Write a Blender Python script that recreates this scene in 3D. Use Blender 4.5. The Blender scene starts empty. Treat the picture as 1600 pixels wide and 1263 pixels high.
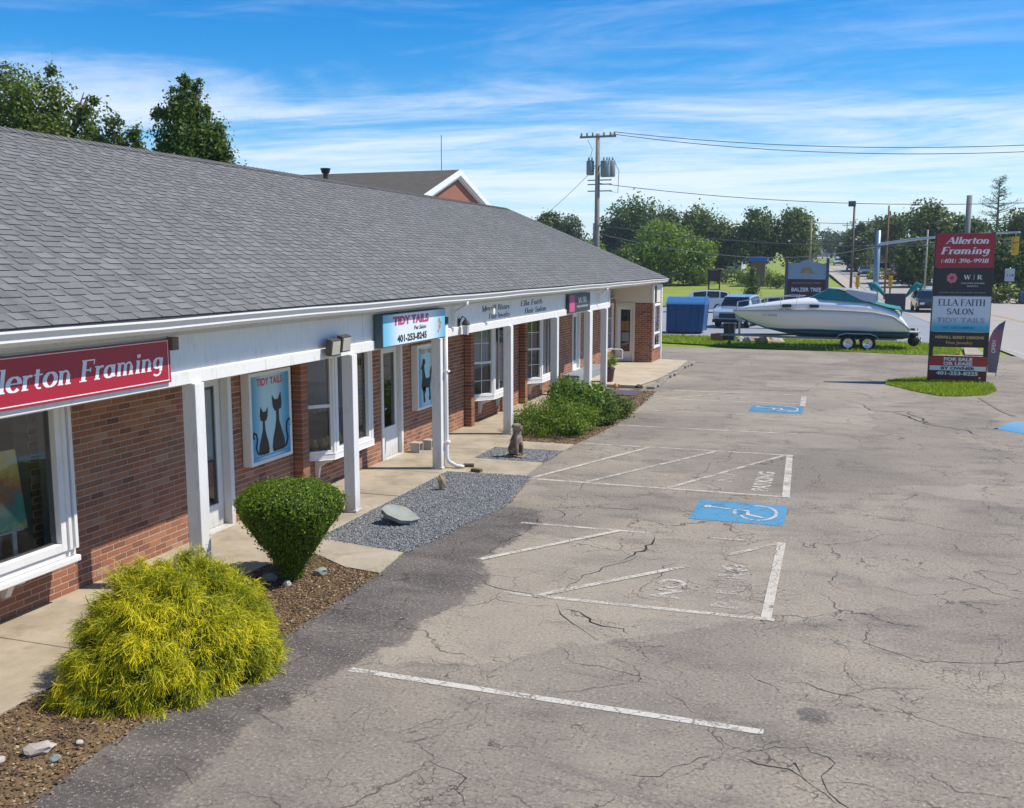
import bpy, math, random
import numpy as np
from mathutils import Vector, Matrix

rnd = random.Random(7)
rng = np.random.default_rng(7)
R = math.radians
S = bpy.context.scene
COL = S.collection

# ---------------------------------------------------------------- camera
cam = bpy.data.objects.new('camera', bpy.data.cameras.new('camera'))
COL.objects.link(cam)
cam.location = (0, 0, 3.75)
cam.rotation_euler = (R(90 - 8.101), 0, R(18.792))
cam.data.sensor_width = 36
cam.data.lens = 34.695
cam.data.clip_start = 0.1
cam.data.clip_end = 6000
S.camera = cam

# ---------------------------------------------------------------- sun, sky
SUN_DIR = Vector((1.0, 0.34, 1.5)).normalized()      # towards the sun
sl = bpy.data.lights.new('sun', 'SUN')
sl.energy = 4.4
sl.angle = R(0.55)
sl.color = (1.0, 0.935, 0.83)
sun = bpy.data.objects.new('sun', sl)
COL.objects.link(sun)
sun.rotation_euler = SUN_DIR.to_track_quat('Z', 'Y').to_euler()
sun.location = (30, 10, 45)

S.view_settings.view_transform = 'Standard'
S.view_settings.look = 'None'
S.view_settings.exposure = 0.36
S.view_settings.gamma = 1.0
S.view_settings.use_curve_mapping = False

world = bpy.data.worlds.new('World')
S.world = world
world.use_nodes = True
wn = world.node_tree
wn.nodes.clear()


class NT:
    """small helper to write node trees"""
    def __init__(s, tree):
        s.t = tree

    def n(s, typ, **kw):
        nd = s.t.nodes.new(typ)
        ins = kw.pop('ins', {})
        for k, v in kw.items():
            setattr(nd, k, v)
        for k, v in ins.items():
            s.put(nd, k, v)
        return nd

    def put(s, nd, k, v):
        sock = nd.inputs[k]
        if hasattr(v, 'is_output') or isinstance(v, bpy.types.NodeSocket):
            s.t.links.new(v, sock)
        elif isinstance(v, (tuple, list)) and sock.type == 'RGBA' and len(v) == 3:
            sock.default_value = (*v, 1)
        else:
            sock.default_value = v

    def math(s, op, a, b=None, c=None, clamp=False):
        nd = s.n('ShaderNodeMath', operation=op, use_clamp=clamp)
        s.put(nd, 0, a)
        if b is not None:
            s.put(nd, 1, b)
        if c is not None:
            s.put(nd, 2, c)
        return nd.outputs[0]

    def mix(s, f, a, b, mode='MIX'):
        nd = s.n('ShaderNodeMix', data_type='RGBA', blend_type=mode)
        s.put(nd, 'Factor', f)
        s.put(nd, 6, a)
        s.put(nd, 7, b)
        return nd.outputs[2]

    def ramp(s, f, stops):
        nd = s.n('ShaderNodeValToRGB')
        s.put(nd, 0, f)
        el = nd.color_ramp.elements
        while len(el) < len(stops):
            el.new(0.5)
        for e, (p, c) in zip(el, stops):
            e.position = p
            e.color = (*c, 1) if len(c) == 3 else c
        return nd.outputs[0]

    def sstep(s, v, a, b):
        nd = s.n('ShaderNodeMapRange', interpolation_type='SMOOTHSTEP')
        s.put(nd, 0, v)
        s.put(nd, 1, a)
        s.put(nd, 2, b)
        return nd.outputs[0]

    def noise(s, vec, scale, detail=4, rough=0.55, dist=0.0):
        nd = s.n('ShaderNodeTexNoise')
        s.put(nd, 'Vector', vec)
        nd.inputs['Scale'].default_value = scale
        nd.inputs['Detail'].default_value = detail
        nd.inputs['Roughness'].default_value = rough
        nd.inputs['Distortion'].default_value = dist
        return nd.outputs[0]

    def mapping(s, vec, scale=(1, 1, 1), rot=(0, 0, 0), loc=(0, 0, 0)):
        nd = s.n('ShaderNodeMapping')
        s.put(nd, 'Vector', vec)
        nd.inputs['Scale'].default_value = scale
        nd.inputs['Rotation'].default_value = rot
        nd.inputs['Location'].default_value = loc
        return nd.outputs[0]


W_ = NT(wn)
tc = W_.n('ShaderNodeTexCoord')
sky = W_.n('ShaderNodeTexSky', sky_type='NISHITA', sun_disc=False)
sky.sun_elevation = math.asin(SUN_DIR.z)
sky.sun_rotation = math.atan2(SUN_DIR.x, SUN_DIR.y)
sky.altitude = 0
sky.air_density = 1.0
sky.dust_density = 0.15
sky.ozone_density = 3.0
sep = W_.n('ShaderNodeSeparateXYZ', ins={0: tc.outputs['Generated']})
zc = W_.math('MAXIMUM', sep.outputs[2], 0.0)
den = W_.math('ADD', zc, 0.045)
px = W_.math('DIVIDE', sep.outputs[0], den)
py = W_.math('DIVIDE', sep.outputs[1], den)
cmb = W_.n('ShaderNodeCombineXYZ', ins={0: px, 1: py, 2: 0.0})
cv = cmb.outputs[0]
n1 = W_.noise(W_.mapping(cv, (0.26, 0.52, 1), (0, 0, R(-20)), (2.3, 0.7, 0)), 1.0, 8, 0.62, 1.1)
n2 = W_.noise(W_.mapping(cv, (0.8, 1.7, 1), (0, 0, R(24)), (5.3, 1.7, 0)), 1.0, 9, 0.70, 1.3)
n3 = W_.noise(W_.mapping(cv, (0.07, 0.10, 1), (0, 0, 0), (0.4, 3.1, 0)), 1.0, 3, 0.5)
base_c = W_.math('ADD', W_.math('MULTIPLY', n1, 0.62), W_.math('MULTIPLY', n2, 0.30))
base_c = W_.math('ADD', base_c, W_.math('MULTIPLY', n3, 0.28))
low = W_.sstep(zc, 0.215, 0.125)
cl = W_.sstep(base_c, W_.math('MULTIPLY_ADD', low, -0.15, 0.58), W_.math('MULTIPLY_ADD', low, -0.12, 0.82))
# thicker layer of high cloud low in the sky, thin above
thr = W_.math('MULTIPLY_ADD', low, 0.50, 0.35)
cl = W_.math('MULTIPLY', cl, thr, clamp=True)
veil = W_.math('MULTIPLY', W_.sstep(zc, 0.13, 0.0), 0.72)
cl = W_.math('MAXIMUM', cl, W_.math('MULTIPLY', veil, W_.math('MULTIPLY_ADD', n1, 0.9, 0.5)), clamp=True)
hsv = W_.n('ShaderNodeHueSaturation', ins={'Color': sky.outputs[0], 'Saturation': 1.55, 'Value': 1.0})
skyc = W_.mix(1.0, hsv.outputs[0], (0.62, 0.80, 0.90), 'MULTIPLY')
mixc = W_.mix(W_.math('MULTIPLY', cl, 0.92), skyc, (5.7, 6.1, 6.9))
bg = W_.n('ShaderNodeBackground', ins={'Color': mixc, 'Strength': 0.135})
wo = W_.n('ShaderNodeOutputWorld', ins={'Surface': bg.outputs[0]})

# ---------------------------------------------------------------- materials
MATS = {}


def mat(name, build):
    if name in MATS:
        return MATS[name]
    m = bpy.data.materials.new(name)
    m.use_nodes = True
    m.node_tree.nodes.clear()
    nt = NT(m.node_tree)
    out = nt.n('ShaderNodeOutputMaterial')
    sh = build(nt)
    m.node_tree.links.new(sh, out.inputs['Surface'])
    MATS[name] = m
    return m


def principled(nt, color, rough=0.7, bump=None, bstr=0.3, bdist=0.01, **kw):
    p = nt.n('ShaderNodeBsdfPrincipled')
    nt.put(p, 'Base Color', color)
    nt.put(p, 'Roughness', rough)
    for k, v in kw.items():
        nt.put(p, k.replace('_', ' '), v)
    if bump is not None:
        b = nt.n('ShaderNodeBump', ins={'Height': bump, 'Strength': bstr, 'Distance': bdist})
        nt.put(p, 'Normal', b.outputs[0])
    return p.outputs[0]


def obj_co(nt):
    return nt.n('ShaderNodeTexCoord').outputs['Object']


def world_co(nt):
    return nt.n('ShaderNodeNewGeometry').outputs['Position']


def tone(nt):
    return nt.n('ShaderNodeAttribute', attribute_name='tone').outputs['Fac']


def plain(name, c, rough=0.6, var=0.12, scale=6.0, metal=0.0, bstr=0.08, spec=0.5, coat=0.0, dirt=0.0):
    """painted / plastic / metal surface with gentle mottling and wear"""
    def b(nt):
        co = world_co(nt)
        n = nt.noise(co, scale, 5, 0.6)
        f = nt.noise(co, scale * 9, 3, 0.6)
        lo = tuple(max(0, x * (1 - var)) for x in c)
        hi = tuple(min(1, x * (1 + var)) for x in c)
        col = nt.mix(n, lo, hi)
        if dirt:
            d = nt.sstep(nt.noise(nt.mapping(co, (1, 1, 0.35)), scale * 1.7, 6, 0.68), 0.5, 0.75)
            col = nt.mix(nt.math('MULTIPLY', d, dirt), col, tuple(x * 0.35 + 0.02 for x in c))
        return principled(nt, col, rough, f, bstr, 0.004, Metallic=metal, Specular_IOR_Level=spec, Coat_Weight=coat)
    return mat(name, b)


def m_brick():
    def b(nt):
        oi = nt.n('ShaderNodeObjectInfo')
        sp = nt.n('ShaderNodeSeparateColor', ins={0: oi.outputs['Color']})
        t = nt.math('ADD', tone(nt), sp.outputs[0])
        co = world_co(nt)
        n = nt.noise(co, 45, 5, 0.7)
        big = nt.noise(co, 1.1, 4, 0.6)
        c = nt.ramp(t, [(0.0, (0.14, 0.055, 0.034)), (0.25, (0.225, 0.085, 0.045)), (0.55, (0.305, 0.112, 0.054)),
                        (0.8, (0.35, 0.145, 0.072)), (1.0, (0.37, 0.205, 0.12))])
        c = nt.mix(nt.math('MULTIPLY', nt.sstep(n, 0.45, 0.8), 0.35), c, (0.34, 0.21, 0.14))
        c = nt.mix(nt.math('MULTIPLY', nt.sstep(big, 0.52, 0.72), 0.28), c, (0.30, 0.20, 0.115))
        return principled(nt, c, 0.88, n, 0.5, 0.004)
    return mat('brick_clay', b)


def m_mortar():
    def b(nt):
        co = world_co(nt)
        n = nt.noise(co, 60, 4, 0.7)
        c = nt.mix(n, (0.38, 0.31, 0.25), (0.52, 0.43, 0.35))
        return principled(nt, c, 0.95, n, 0.5, 0.004)
    return mat('mortar', b)


def m_shingle():
    def b(nt):
        oi = nt.n('ShaderNodeObjectInfo')
        sp = nt.n('ShaderNodeSeparateColor', ins={0: oi.outputs['Color']})
        t = nt.math('ADD', tone(nt), sp.outputs[0])
        co = world_co(nt)
        g = nt.noise(co, 170, 2, 0.7)
        st = nt.noise(nt.mapping(co, (0.5, 1.6, 0.5)), 1.1, 5, 0.62)
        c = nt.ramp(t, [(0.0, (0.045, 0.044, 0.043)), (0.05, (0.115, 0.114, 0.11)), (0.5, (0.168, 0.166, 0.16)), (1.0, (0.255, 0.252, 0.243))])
        c = nt.mix(nt.math('MULTIPLY', nt.sstep(st, 0.42, 0.75), 0.55), c, (0.150, 0.148, 0.132))
        st2 = nt.noise(nt.mapping(co, (0.25, 2.4, 0.25), (0, 0, 0), (7, 3, 1)), 1.3, 5, 0.65)
        c = nt.mix(nt.math('MULTIPLY', nt.sstep(st2, 0.52, 0.72), 0.40), c, (0.085, 0.083, 0.078))
        c = nt.mix(nt.sstep(g, 0.35, 0.75), nt.mix(0.35, c, (0.04, 0.04, 0.042)), nt.mix(0.22, c, (0.45, 0.45, 0.45)))
        return principled(nt, c, 0.95, g, 0.6, 0.004, Specular_IOR_Level=0.2)
    return mat('asphalt_shingle', b)


def m_white(name='white_paint', dirt=0.5, base=(0.78, 0.765, 0.735)):
    def b(nt):
        co = world_co(nt)
        n = nt.noise(co, 5, 6, 0.65)
        f = nt.noise(nt.mapping(co, (1, 1, 0.25)), 16, 6, 0.7)
        sp = nt.noise(co, 9, 6, 0.75)
        c = nt.mix(n, tuple(x * 0.9 for x in base), base)
        c = nt.mix(nt.math('MULTIPLY', nt.sstep(f, 0.5, 0.8), dirt), c, (0.30, 0.30, 0.27))
        c = nt.mix(nt.math('MULTIPLY', nt.sstep(sp, 0.66, 0.72), dirt * 1.2), c, (0.24, 0.22, 0.18))
        zz = nt.n('ShaderNodeSeparateXYZ', ins={0: co}).outputs[2]
        gr = nt.math('MULTIPLY', nt.sstep(zz, 0.42, 0.02), nt.math('MULTIPLY_ADD', f, 1.4, -0.1), clamp=True)
        c = nt.mix(nt.math('MULTIPLY', gr, 0.75), c, (0.27, 0.235, 0.17))
        dr = nt.sstep(nt.noise(nt.mapping(co, (14, 14, 0.9)), 1.0, 3, 0.6), 0.60, 0.74)
        c = nt.mix(nt.math('MULTIPLY', dr, dirt * 0.45), c, (0.36, 0.34, 0.28))
        return principled(nt, c, 0.55, f, 0.16, 0.005)
    return mat(name, b)


def m_asphalt():
    def b(nt):
        co = world_co(nt)
        n1 = nt.noise(co, 0.30, 6, 0.62, 0.4)
        n2 = nt.noise(nt.mapping(co, (0.7, 1.7, 1)), 1.2, 7, 0.68, 0.3)
        g = nt.noise(co, 30, 4, 0.78)
        g2 = nt.noise(co, 110, 2, 0.7)
        c = nt.mix(nt.sstep(n1, 0.32, 0.68), (0.212, 0.180, 0.140), (0.325, 0.274, 0.205))
        c = nt.mix(nt.math('MULTIPLY', nt.sstep(n2, 0.48, 0.70), 0.75), c, (0.150, 0.130, 0.108))
        # newer sealed strip along the beds
        dk = tone(nt)
        dk = nt.math('ADD', dk, nt.math('MULTIPLY', nt.math('SUBTRACT', nt.noise(co, 1.9, 9, 0.78), 0.5), 1.1))
        dk = nt.math('MULTIPLY', nt.math('ADD', nt.math('MULTIPLY', nt.sstep(dk, 0.41, 0.53), 0.70), nt.math('MULTIPLY', nt.sstep(dk, 0.18, 0.85), 0.26)), 1.0)
        dcol = nt.mix(nt.sstep(n2, 0.35, 0.7), (0.070, 0.060, 0.055), (0.150, 0.130, 0.114))
        c = nt.mix(dk, c, dcol)
        c = nt.mix(nt.math('MULTIPLY', nt.sstep(g, 0.47, 0.38), 0.62), c, (0.055, 0.047, 0.04))
        c = nt.mix(nt.math('MULTIPLY', nt.sstep(g, 0.56, 0.64), 0.55), c, (0.52, 0.465, 0.39))
        c = nt.mix(nt.math('MULTIPLY', nt.sstep(g2, 0.58, 0.66), 0.3), c, (0.5, 0.46, 0.4))
        # hairline crazing
        wv = nt.n('ShaderNodeVectorMath', operation='ADD')
        nt.put(wv, 0, co)
        nz = nt.n('ShaderNodeTexNoise', ins={'Vector': co, 'Scale': 1.5, 'Detail': 5.0})
        sc = nt.n('ShaderNodeVectorMath', operation='SCALE')
        nt.put(sc, 0, nz.outputs['Color'])
        sc.inputs['Scale'].default_value = 0.9
        nt.put(wv, 1, sc.outputs[0])
        crk = None
        for scl, w, gate, lo, hi in ((0.55, 0.008, 0.7, 0.42, 0.58), (2.1, 0.014, 0.9, 0.47, 0.62), (5.5, 0.03, 0.6, 0.54, 0.64)):
            v = nt.n('ShaderNodeTexVoronoi', feature='DISTANCE_TO_EDGE')
            nt.put(v, 'Vector', wv.outputs[0])
            v.inputs['Scale'].default_value = scl
            e = nt.sstep(v.outputs['Distance'], w, w * 0.3)
            m = nt.sstep(nt.noise(co, gate, 5, 0.7), lo, hi)
            e = nt.math('MULTIPLY', e, m)
            crk = e if crk is None else nt.math('MAXIMUM', crk, e)
        pat = nt.n('ShaderNodeTexVoronoi', feature='F1', ins={'Vector': wv.outputs[0], 'Scale': 0.28})
        pv_ = nt.n('ShaderNodeSeparateColor', ins={0: pat.outputs['Color']}).outputs[0]
        c = nt.mix(nt.math('MULTIPLY', nt.sstep(pv_, 0.55, 0.6), nt.math('MULTIPLY_ADD', dk, -0.18, 0.18)), c, (0.13, 0.12, 0.108))
        c = nt.mix(nt.math('MULTIPLY', nt.sstep(pv_, 0.25, 0.2), nt.math('MULTIPLY_ADD', dk, -0.22, 0.22)), c, (0.40, 0.345, 0.265))
        oil = nt.sstep(nt.noise(nt.mapping(co, (1, 1, 1), (0, 0, 0), (31, 12, 0)), 0.55, 5, 0.65), 0.60, 0.72)
        c = nt.mix(nt.math('MULTIPLY', oil, 0.45), c, (0.10, 0.088, 0.075))
        c = nt.mix(nt.math('MULTIPLY', crk, 0.72), c, (0.035, 0.030, 0.026))
        h = nt.math('SUBTRACT', nt.math('MULTIPLY', g, 1.0), nt.math('MULTIPLY', crk, 0.8))
        return principled(nt, c, 0.92, h, 0.55, 0.010, Specular_IOR_Level=0.3)
    return mat('worn_asphalt', b)


def m_road(name, a, b2, g=0.3):
    def b(nt):
        co = world_co(nt)
        n1 = nt.noise(nt.mapping(co, (1.4, 0.3, 1)), 0.5, 6, 0.6)
        gg = nt.noise(co, 30, 3, 0.7)
        c = nt.mix(n1, a, b2)
        c = nt.mix(nt.math('MULTIPLY', gg, g), c, (0.1, 0.1, 0.1))
        return principled(nt, c, 0.9, gg, 0.3, 0.008)
    return mat(name, b)


def m_marking(name, c0, wear=0.5):
    def b(nt):
        co = world_co(nt)
        g = nt.noise(co, 38, 4, 0.75)
        n = nt.noise(co, 3.0, 6, 0.7)
        t = tone(nt)
        w = nt.math('ADD', nt.math('MULTIPLY', g, 0.75), nt.math('MULTIPLY', n, 0.55))
        w = nt.math('ADD', w, nt.math('MULTIPLY', t, 0.7))
        f = nt.sstep(w, 0.60 + wear * 0.35, 0.42 + wear * 0.35)
        c = nt.mix(nt.noise(co, 8, 4, 0.6), tuple(x * 0.85 for x in c0), c0)
        v = nt.n('ShaderNodeTexVoronoi', feature='DISTANCE_TO_EDGE', ins={'Vector': co, 'Scale': 3.1})
        cr = nt.sstep(v.outputs['Distance'], 0.02, 0.006)
        c = nt.mix(nt.math('MULTIPLY', cr, 0.6), c, (0.06, 0.05, 0.045))
        p = principled(nt, c, 0.8, g, 0.35, 0.006)
        tr = nt.n('ShaderNodeBsdfTransparent')
        mx = nt.n('ShaderNodeMixShader')
        nt.put(mx, 0, f)
        nt.put(mx, 1, tr.outputs[0])
        nt.put(mx, 2, p)
        return mx.outputs[0]
    return mat(name, b)


def m_concrete(name='concrete', a=(0.29, 0.24, 0.17), c2=(0.42, 0.355, 0.26), stain=0.65):
    def b(nt):
        co = world_co(nt)
        n = nt.noise(co, 1.3, 7, 0.65)
        g = nt.noise(co, 55, 4, 0.7)
        c = nt.mix(nt.sstep(n, 0.3, 0.7), a, c2)
        st = nt.noise(nt.mapping(co, (1, 1, 1), (0, 0, 0), (4, 2, 0)), 2.2, 7, 0.72)
        c = nt.mix(nt.math('MULTIPLY', nt.sstep(st, 0.5, 0.72), stain), c, (0.19, 0.17, 0.12))
        ms = nt.noise(nt.mapping(co, (1, 1, 1), (0, 0, 0), (9, 7, 0)), 0.9, 6, 0.7)
        c = nt.mix(nt.math('MULTIPLY', nt.sstep(ms, 0.60, 0.75), 0.35), c, (0.27, 0.27, 0.09))
        c = nt.mix(nt.math('MULTIPLY', nt.sstep(g, 0.55, 0.75), 0.3), c, (0.55, 0.5, 0.44))
        return principled(nt, c, 0.9, g, 0.4, 0.006)
    return mat(name, b)


def m_leaf(name, stops, rough=0.5, trans=0.25):
    def b(nt):
        t = tone(nt)
        co = world_co(nt)
        t2 = nt.math('ADD', t, nt.math('MULTIPLY', nt.math('SUBTRACT', nt.noise(co, 1.7, 3, 0.6), 0.5), 0.5))
        c = nt.ramp(t2, stops)
        p = principled(nt, c, rough, Specular_IOR_Level=0.3)
        tl = nt.n('ShaderNodeBsdfTranslucent')
        nt.put(tl, 'Color', nt.mix(0.5, c, tuple(min(1, x * 1.8) for x in stops[-1][1])))
        mx = nt.n('ShaderNodeMixShader', ins={0: trans})
        nt.put(mx, 1, p)
        nt.put(mx, 2, tl.outputs[0])
        return mx.outputs[0]
    return mat(name, b)


def m_ground(name, stops, scale=2.0, fine=35, bstr=0.6):
    def b(nt):
        co = world_co(nt)
        n = nt.noise(co, scale, 7, 0.7)
        g = nt.noise(co, fine, 4, 0.75)
        f = nt.math('ADD', nt.math('MULTIPLY', n, 0.6), nt.math('MULTIPLY', g, 0.4))
        c = nt.ramp(f, stops)
        return principled(nt, c, 0.95, g, bstr, 0.02)
    return mat(name, b)


def m_tone(name, stops, rough=0.9):
    def b(nt):
        co = world_co(nt)
        g = nt.noise(co, 80, 3, 0.7)
        c = nt.ramp(tone(nt), stops)
        c = nt.mix(nt.math('MULTIPLY', g, 0.3), c, tuple(x * 0.6 for x in stops[0][1]))
        return principled(nt, c, rough, g, 0.4, 0.003)
    return mat(name, b)


def m_glass(name='window_glass', tint=(0.02, 0.03, 0.035), refl=0.9, trans=0.82):
    def b(nt):
        fr = nt.n('ShaderNodeFresnel', ins={'IOR': 1.5})
        f = nt.math('MULTIPLY_ADD', fr.outputs[0], 1.3 * refl, 0.04, clamp=True)
        gl = nt.n('ShaderNodeBsdfGlossy', ins={'Roughness': 0.02, 'Color': (0.95, 0.98, 1.0)})
        tr = nt.n('ShaderNodeBsdfTransparent', ins={'Color': (trans, trans * 1.03, trans * 1.03)})
        mx = nt.n('ShaderNodeMixShader', ins={0: f})
        nt.put(mx, 1, tr.outputs[0])
        nt.put(mx, 2, gl.outputs[0])
        return mx.outputs[0]
    return mat(name, b)


BRICK, MORTAR, SHINGLE = m_brick(), m_mortar(), m_shingle()
WHITE = m_white()
WHITE2 = m_white('white_vinyl', 0.22, (0.82, 0.805, 0.78))
GREYPAINT = m_white('weathered_eave_paint', 0.95, (0.60, 0.59, 0.57))
ASPH = m_asphalt()
CONC = m_concrete()
GLASS = m_glass()
MARK = m_marking('worn_white_marking', (0.56, 0.51, 0.42), 0.66)
MARKF = m_marking('faded_white_marking', (0.62, 0.58, 0.51), 0.20)
MARKW = m_marking('fresh_white_marking', (0.58, 0.54, 0.46), 0.60)
BLUEM = m_marking('blue_marking', (0.080, 0.27, 0.43), 0.74)
BLACK = plain('black_paint', (0.02, 0.02, 0.022), 0.45)
DARK = plain('dark_interior', (0.045, 0.042, 0.04), 0.9)
RUBBER = plain('rubber', (0.018, 0.018, 0.018), 0.85)
STEEL = plain('galvanised_steel', (0.33, 0.35, 0.37), 0.45, metal=0.6)
WOODP = plain('weathered_pole_wood', (0.25, 0.225, 0.20), 0.9, 0.3, 3, bstr=0.4)
RED = plain('red_sign_paint', (0.36, 0.012, 0.035), 0.4, 0.08)
CREAM = plain('cream_paint', (0.66, 0.60, 0.50), 0.6, 0.08)


# ---------------------------------------------------------------- mesh builder
class MB:
    def __init__(s):
        s.v, s.f, s.t = [], [], []

    def add(s, vs, fs, t=0.0):
        o = len(s.v)
        s.v.extend(vs)
        for f in fs:
            s.f.append(tuple(i + o for i in f))
            s.t.append(t)
        return s

    def box(s, x0, y0, z0, x1, y1, z1, t=0.0):
        vs = [(x, y, z) for x in (x0, x1) for y in (y0, y1) for z in (z0, z1)]
        return s.add(vs, [(0, 1, 3, 2), (4, 6, 7, 5), (0, 4, 5, 1), (2, 3, 7, 6), (0, 2, 6, 4), (1, 5, 7, 3)], t)

    def obox(s, c, ax, ay, az, t=0.0):
        """oriented box: centre and three half-axis vectors"""
        c, ax, ay, az = Vector(c), Vector(ax), Vector(ay), Vector(az)
        vs = [tuple(c + ax * i + ay * j + az * k) for i in (-1, 1) for j in (-1, 1) for k in (-1, 1)]
        return s.add(vs, [(0, 1, 3, 2), (4, 6, 7, 5), (0, 4, 5, 1), (2, 3, 7, 6), (0, 2, 6, 4), (1, 5, 7, 3)], t)

    def quad(s, a, b, c, d, t=0.0):
        return s.add([a, b, c, d], [(0, 1, 2, 3)], t)

    def cyl(s, p0, p1, r0, r1=None, n=8, cap=True, t=0.0):
        r1 = r0 if r1 is None else r1
        p0, p1 = Vector(p0), Vector(p1)
        d = (p1 - p0)
        if d.length < 1e-6:
            return s
        d.normalize()
        u = d.orthogonal().normalized()
        w = d.cross(u)
        vs = []
        for p, r in ((p0, r0), (p1, r1)):
            for i in range(n):
                a = 2 * math.pi * i / n
                vs.append(tuple(p + (u * math.cos(a) + w * math.sin(a)) * r))
        fs = [(i, (i + 1) % n, n + (i + 1) % n, n + i) for i in range(n)]
        if cap:
            fs += [tuple(range(n))[::-1], tuple(range(n, 2 * n))]
        return s.add(vs, fs, t)

    def tube(s, pts, r, n=6, t=0.0):
        pts = [Vector(p) for p in pts]
        rs = r if isinstance(r, (list, tuple)) else [r] * len(pts)
        up = None
        rings = []
        for i, p in enumerate(pts):
            d = (pts[min(i + 1, len(pts) - 1)] - pts[max(i - 1, 0)]).normalized()
            if up is None:
                up = d.orthogonal().normalized()
            u = (up - d * up.dot(d)).normalized()
            up = u
            w = d.cross(u)
            rings.append([tuple(p + (u * math.cos(2 * math.pi * k / n) + w * math.sin(2 * math.pi * k / n)) * rs[i]) for k in range(n)])
        return s.loft(rings, t)

    def loft(s, rings, t=0.0, cap=True, closed=True):
        n = len(rings[0])
        vs = [tuple(v) for r in rings for v in r]
        fs = []
        for i in range(len(rings) - 1):
            for k in range(n if closed else n - 1):
                k2 = (k + 1) % n
                fs.append((i * n + k, i * n + k2, (i + 1) * n + k2, (i + 1) * n + k))
        if cap and closed:
            fs += [tuple(range(n))[::-1], tuple(range((len(rings) - 1) * n, len(rings) * n))]
        return s.add(vs, fs, t)

    def lathe(s, prof, c=(0, 0, 0), axis='Z', n=16, t=0.0, cap=True):
        rings = []
        for r, h in prof:
            ring = []
            for k in range(n):
                a = 2 * math.pi * k / n
                x, y = r * math.cos(a), r * math.sin(a)
                if axis == 'Z':
                    ring.append((c[0] + x, c[1] + y, c[2] + h))
                elif axis == 'Y':
                    ring.append((c[0] + x, c[1] + h, c[2] + y))
                else:
                    ring.append((c[0] + h, c[1] + x, c[2] + y))
            rings.append(ring)
        return s.loft(rings, t, cap)

    def prism(s, poly, o, u, w, n, depth, t=0.0):
        """polygon in plane (o,u,w), extruded along n by depth"""
        o, u, w, n = Vector(o), Vector(u), Vector(w), Vector(n)
        a = [tuple(o + u * x + w * y) for x, y in poly]
        b = [tuple(o + u * x + w * y + n * depth) for x, y in poly]
        k = len(poly)
        fs = [tuple(range(k)), tuple(range(k, 2 * k))[::-1]]
        fs += [(i, (i + 1) % k, k + (i + 1) % k, k + i) for i in range(k)]
        return s.add(a + b, fs, t)

    def build(s, name, m, parent=None, smooth=False, bevel=0, kind=None, offset=(0, 0, 0)):
        if parent is not None and parent.type == 'EMPTY':
            offset = tuple(parent.location)
        elif parent is not None:
            offset = tuple(parent.get('_o', (0, 0, 0)))
        ox, oy, oz = offset
        me = bpy.data.meshes.new(name)
        me.from_pydata([(x - ox, y - oy, z - oz) for x, y, z in s.v], [], s.f)
        if any(s.t):
            at = me.attributes.new('tone', 'FLOAT', 'FACE')
            at.data.foreach_set('value', s.t)
        me.materials.append(m)
        if smooth:
            me.polygons.foreach_set('use_smooth', [True] * len(me.polygons))
        me.update()
        o = bpy.data.objects.new(name, me)
        COL.objects.link(o)
        o.color = (0, 0, 0, 1)
        if parent is not None:
            o.parent = parent
            o['_o'] = offset
        else:
            o.location = offset
            o['_o'] = (0.0, 0.0, 0.0) if offset == (0, 0, 0) else offset
        if kind:
            o['kind'] = kind
        if bevel:
            b = o.modifiers.new('bevel', 'BEVEL')
            b.width = bevel
            b.segments = 2
            b.limit_method = 'ANGLE'
        return o


def thing(name, label, cat, loc=(0, 0, 0), group=None, rz=0):
    o = bpy.data.objects.new(name, None)
    COL.objects.link(o)
    o.location = loc
    o.rotation_euler = (0, 0, rz)
    o.empty_display_size = 0.2
    o['label'] = label
    o['category'] = cat
    if group:
        o['group'] = group
    return o


def tag(o, label, cat, group=None):
    o['label'] = label
    o['category'] = cat
    if group:
        o['group'] = group
    return o


def struct(o):
    o['kind'] = 'structure'
    return o


def copy_tree(o, parent=None):
    c = o.copy()
    COL.objects.link(c)
    c.parent = parent
    for ch in list(o.children):
        copy_tree(ch, c)
    return c


def mesh_np(name, verts, nper, tones, m, parent=None, kind=None):
    """verts (N*nper,3): N separate polygons of nper corners"""
    n = len(verts) // nper
    me = bpy.data.meshes.new(name)
    me.vertices.add(len(verts))
    off = np.array(parent.location if parent is not None else (0, 0, 0), dtype=np.float64)
    me.vertices.foreach_set('co', (verts - off).astype(np.float32).ravel())
    me.loops.add(n * nper)
    me.loops.foreach_set('vertex_index', np.arange(n * nper, dtype=np.int32))
    me.polygons.add(n)
    me.polygons.foreach_set('loop_start', np.arange(0, n * nper, nper, dtype=np.int32))
    me.update(calc_edges=True)
    at = me.attributes.new('tone', 'FLOAT', 'FACE')
    at.data.foreach_set('value', tones.astype(np.float32))
    me.materials.append(m)
    o = bpy.data.objects.new(name, me)
    COL.objects.link(o)
    if parent is not None:
        o.parent = parent
    if kind:
        o['kind'] = kind
    return o


def leaf_cards(cent, normal, size, aspect=0.5, jitter=0.9):
    """rhombic leaves at cent, facing roughly normal"""
    n = len(cent)
    nr = normal + rng.normal(0, jitter, (n, 3))
    nr /= np.linalg.norm(nr, axis=1)[:, None] + 1e-9
    a = rng.normal(0, 1, (n, 3))
    u = np.cross(nr, a)
    u /= np.linalg.norm(u, axis=1)[:, None] + 1e-9
    w = np.cross(nr, u)
    s = (size * rng.uniform(0.6, 1.35, n))[:, None]
    v = np.stack([cent - u * s * 0.5, cent + w * s * 0.5 * aspect + u * s * 0.05, cent + u * s * 0.5, cent - w * s * 0.5 * aspect + u * s * 0.05], 1)
    return v.reshape(-1, 3)


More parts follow.
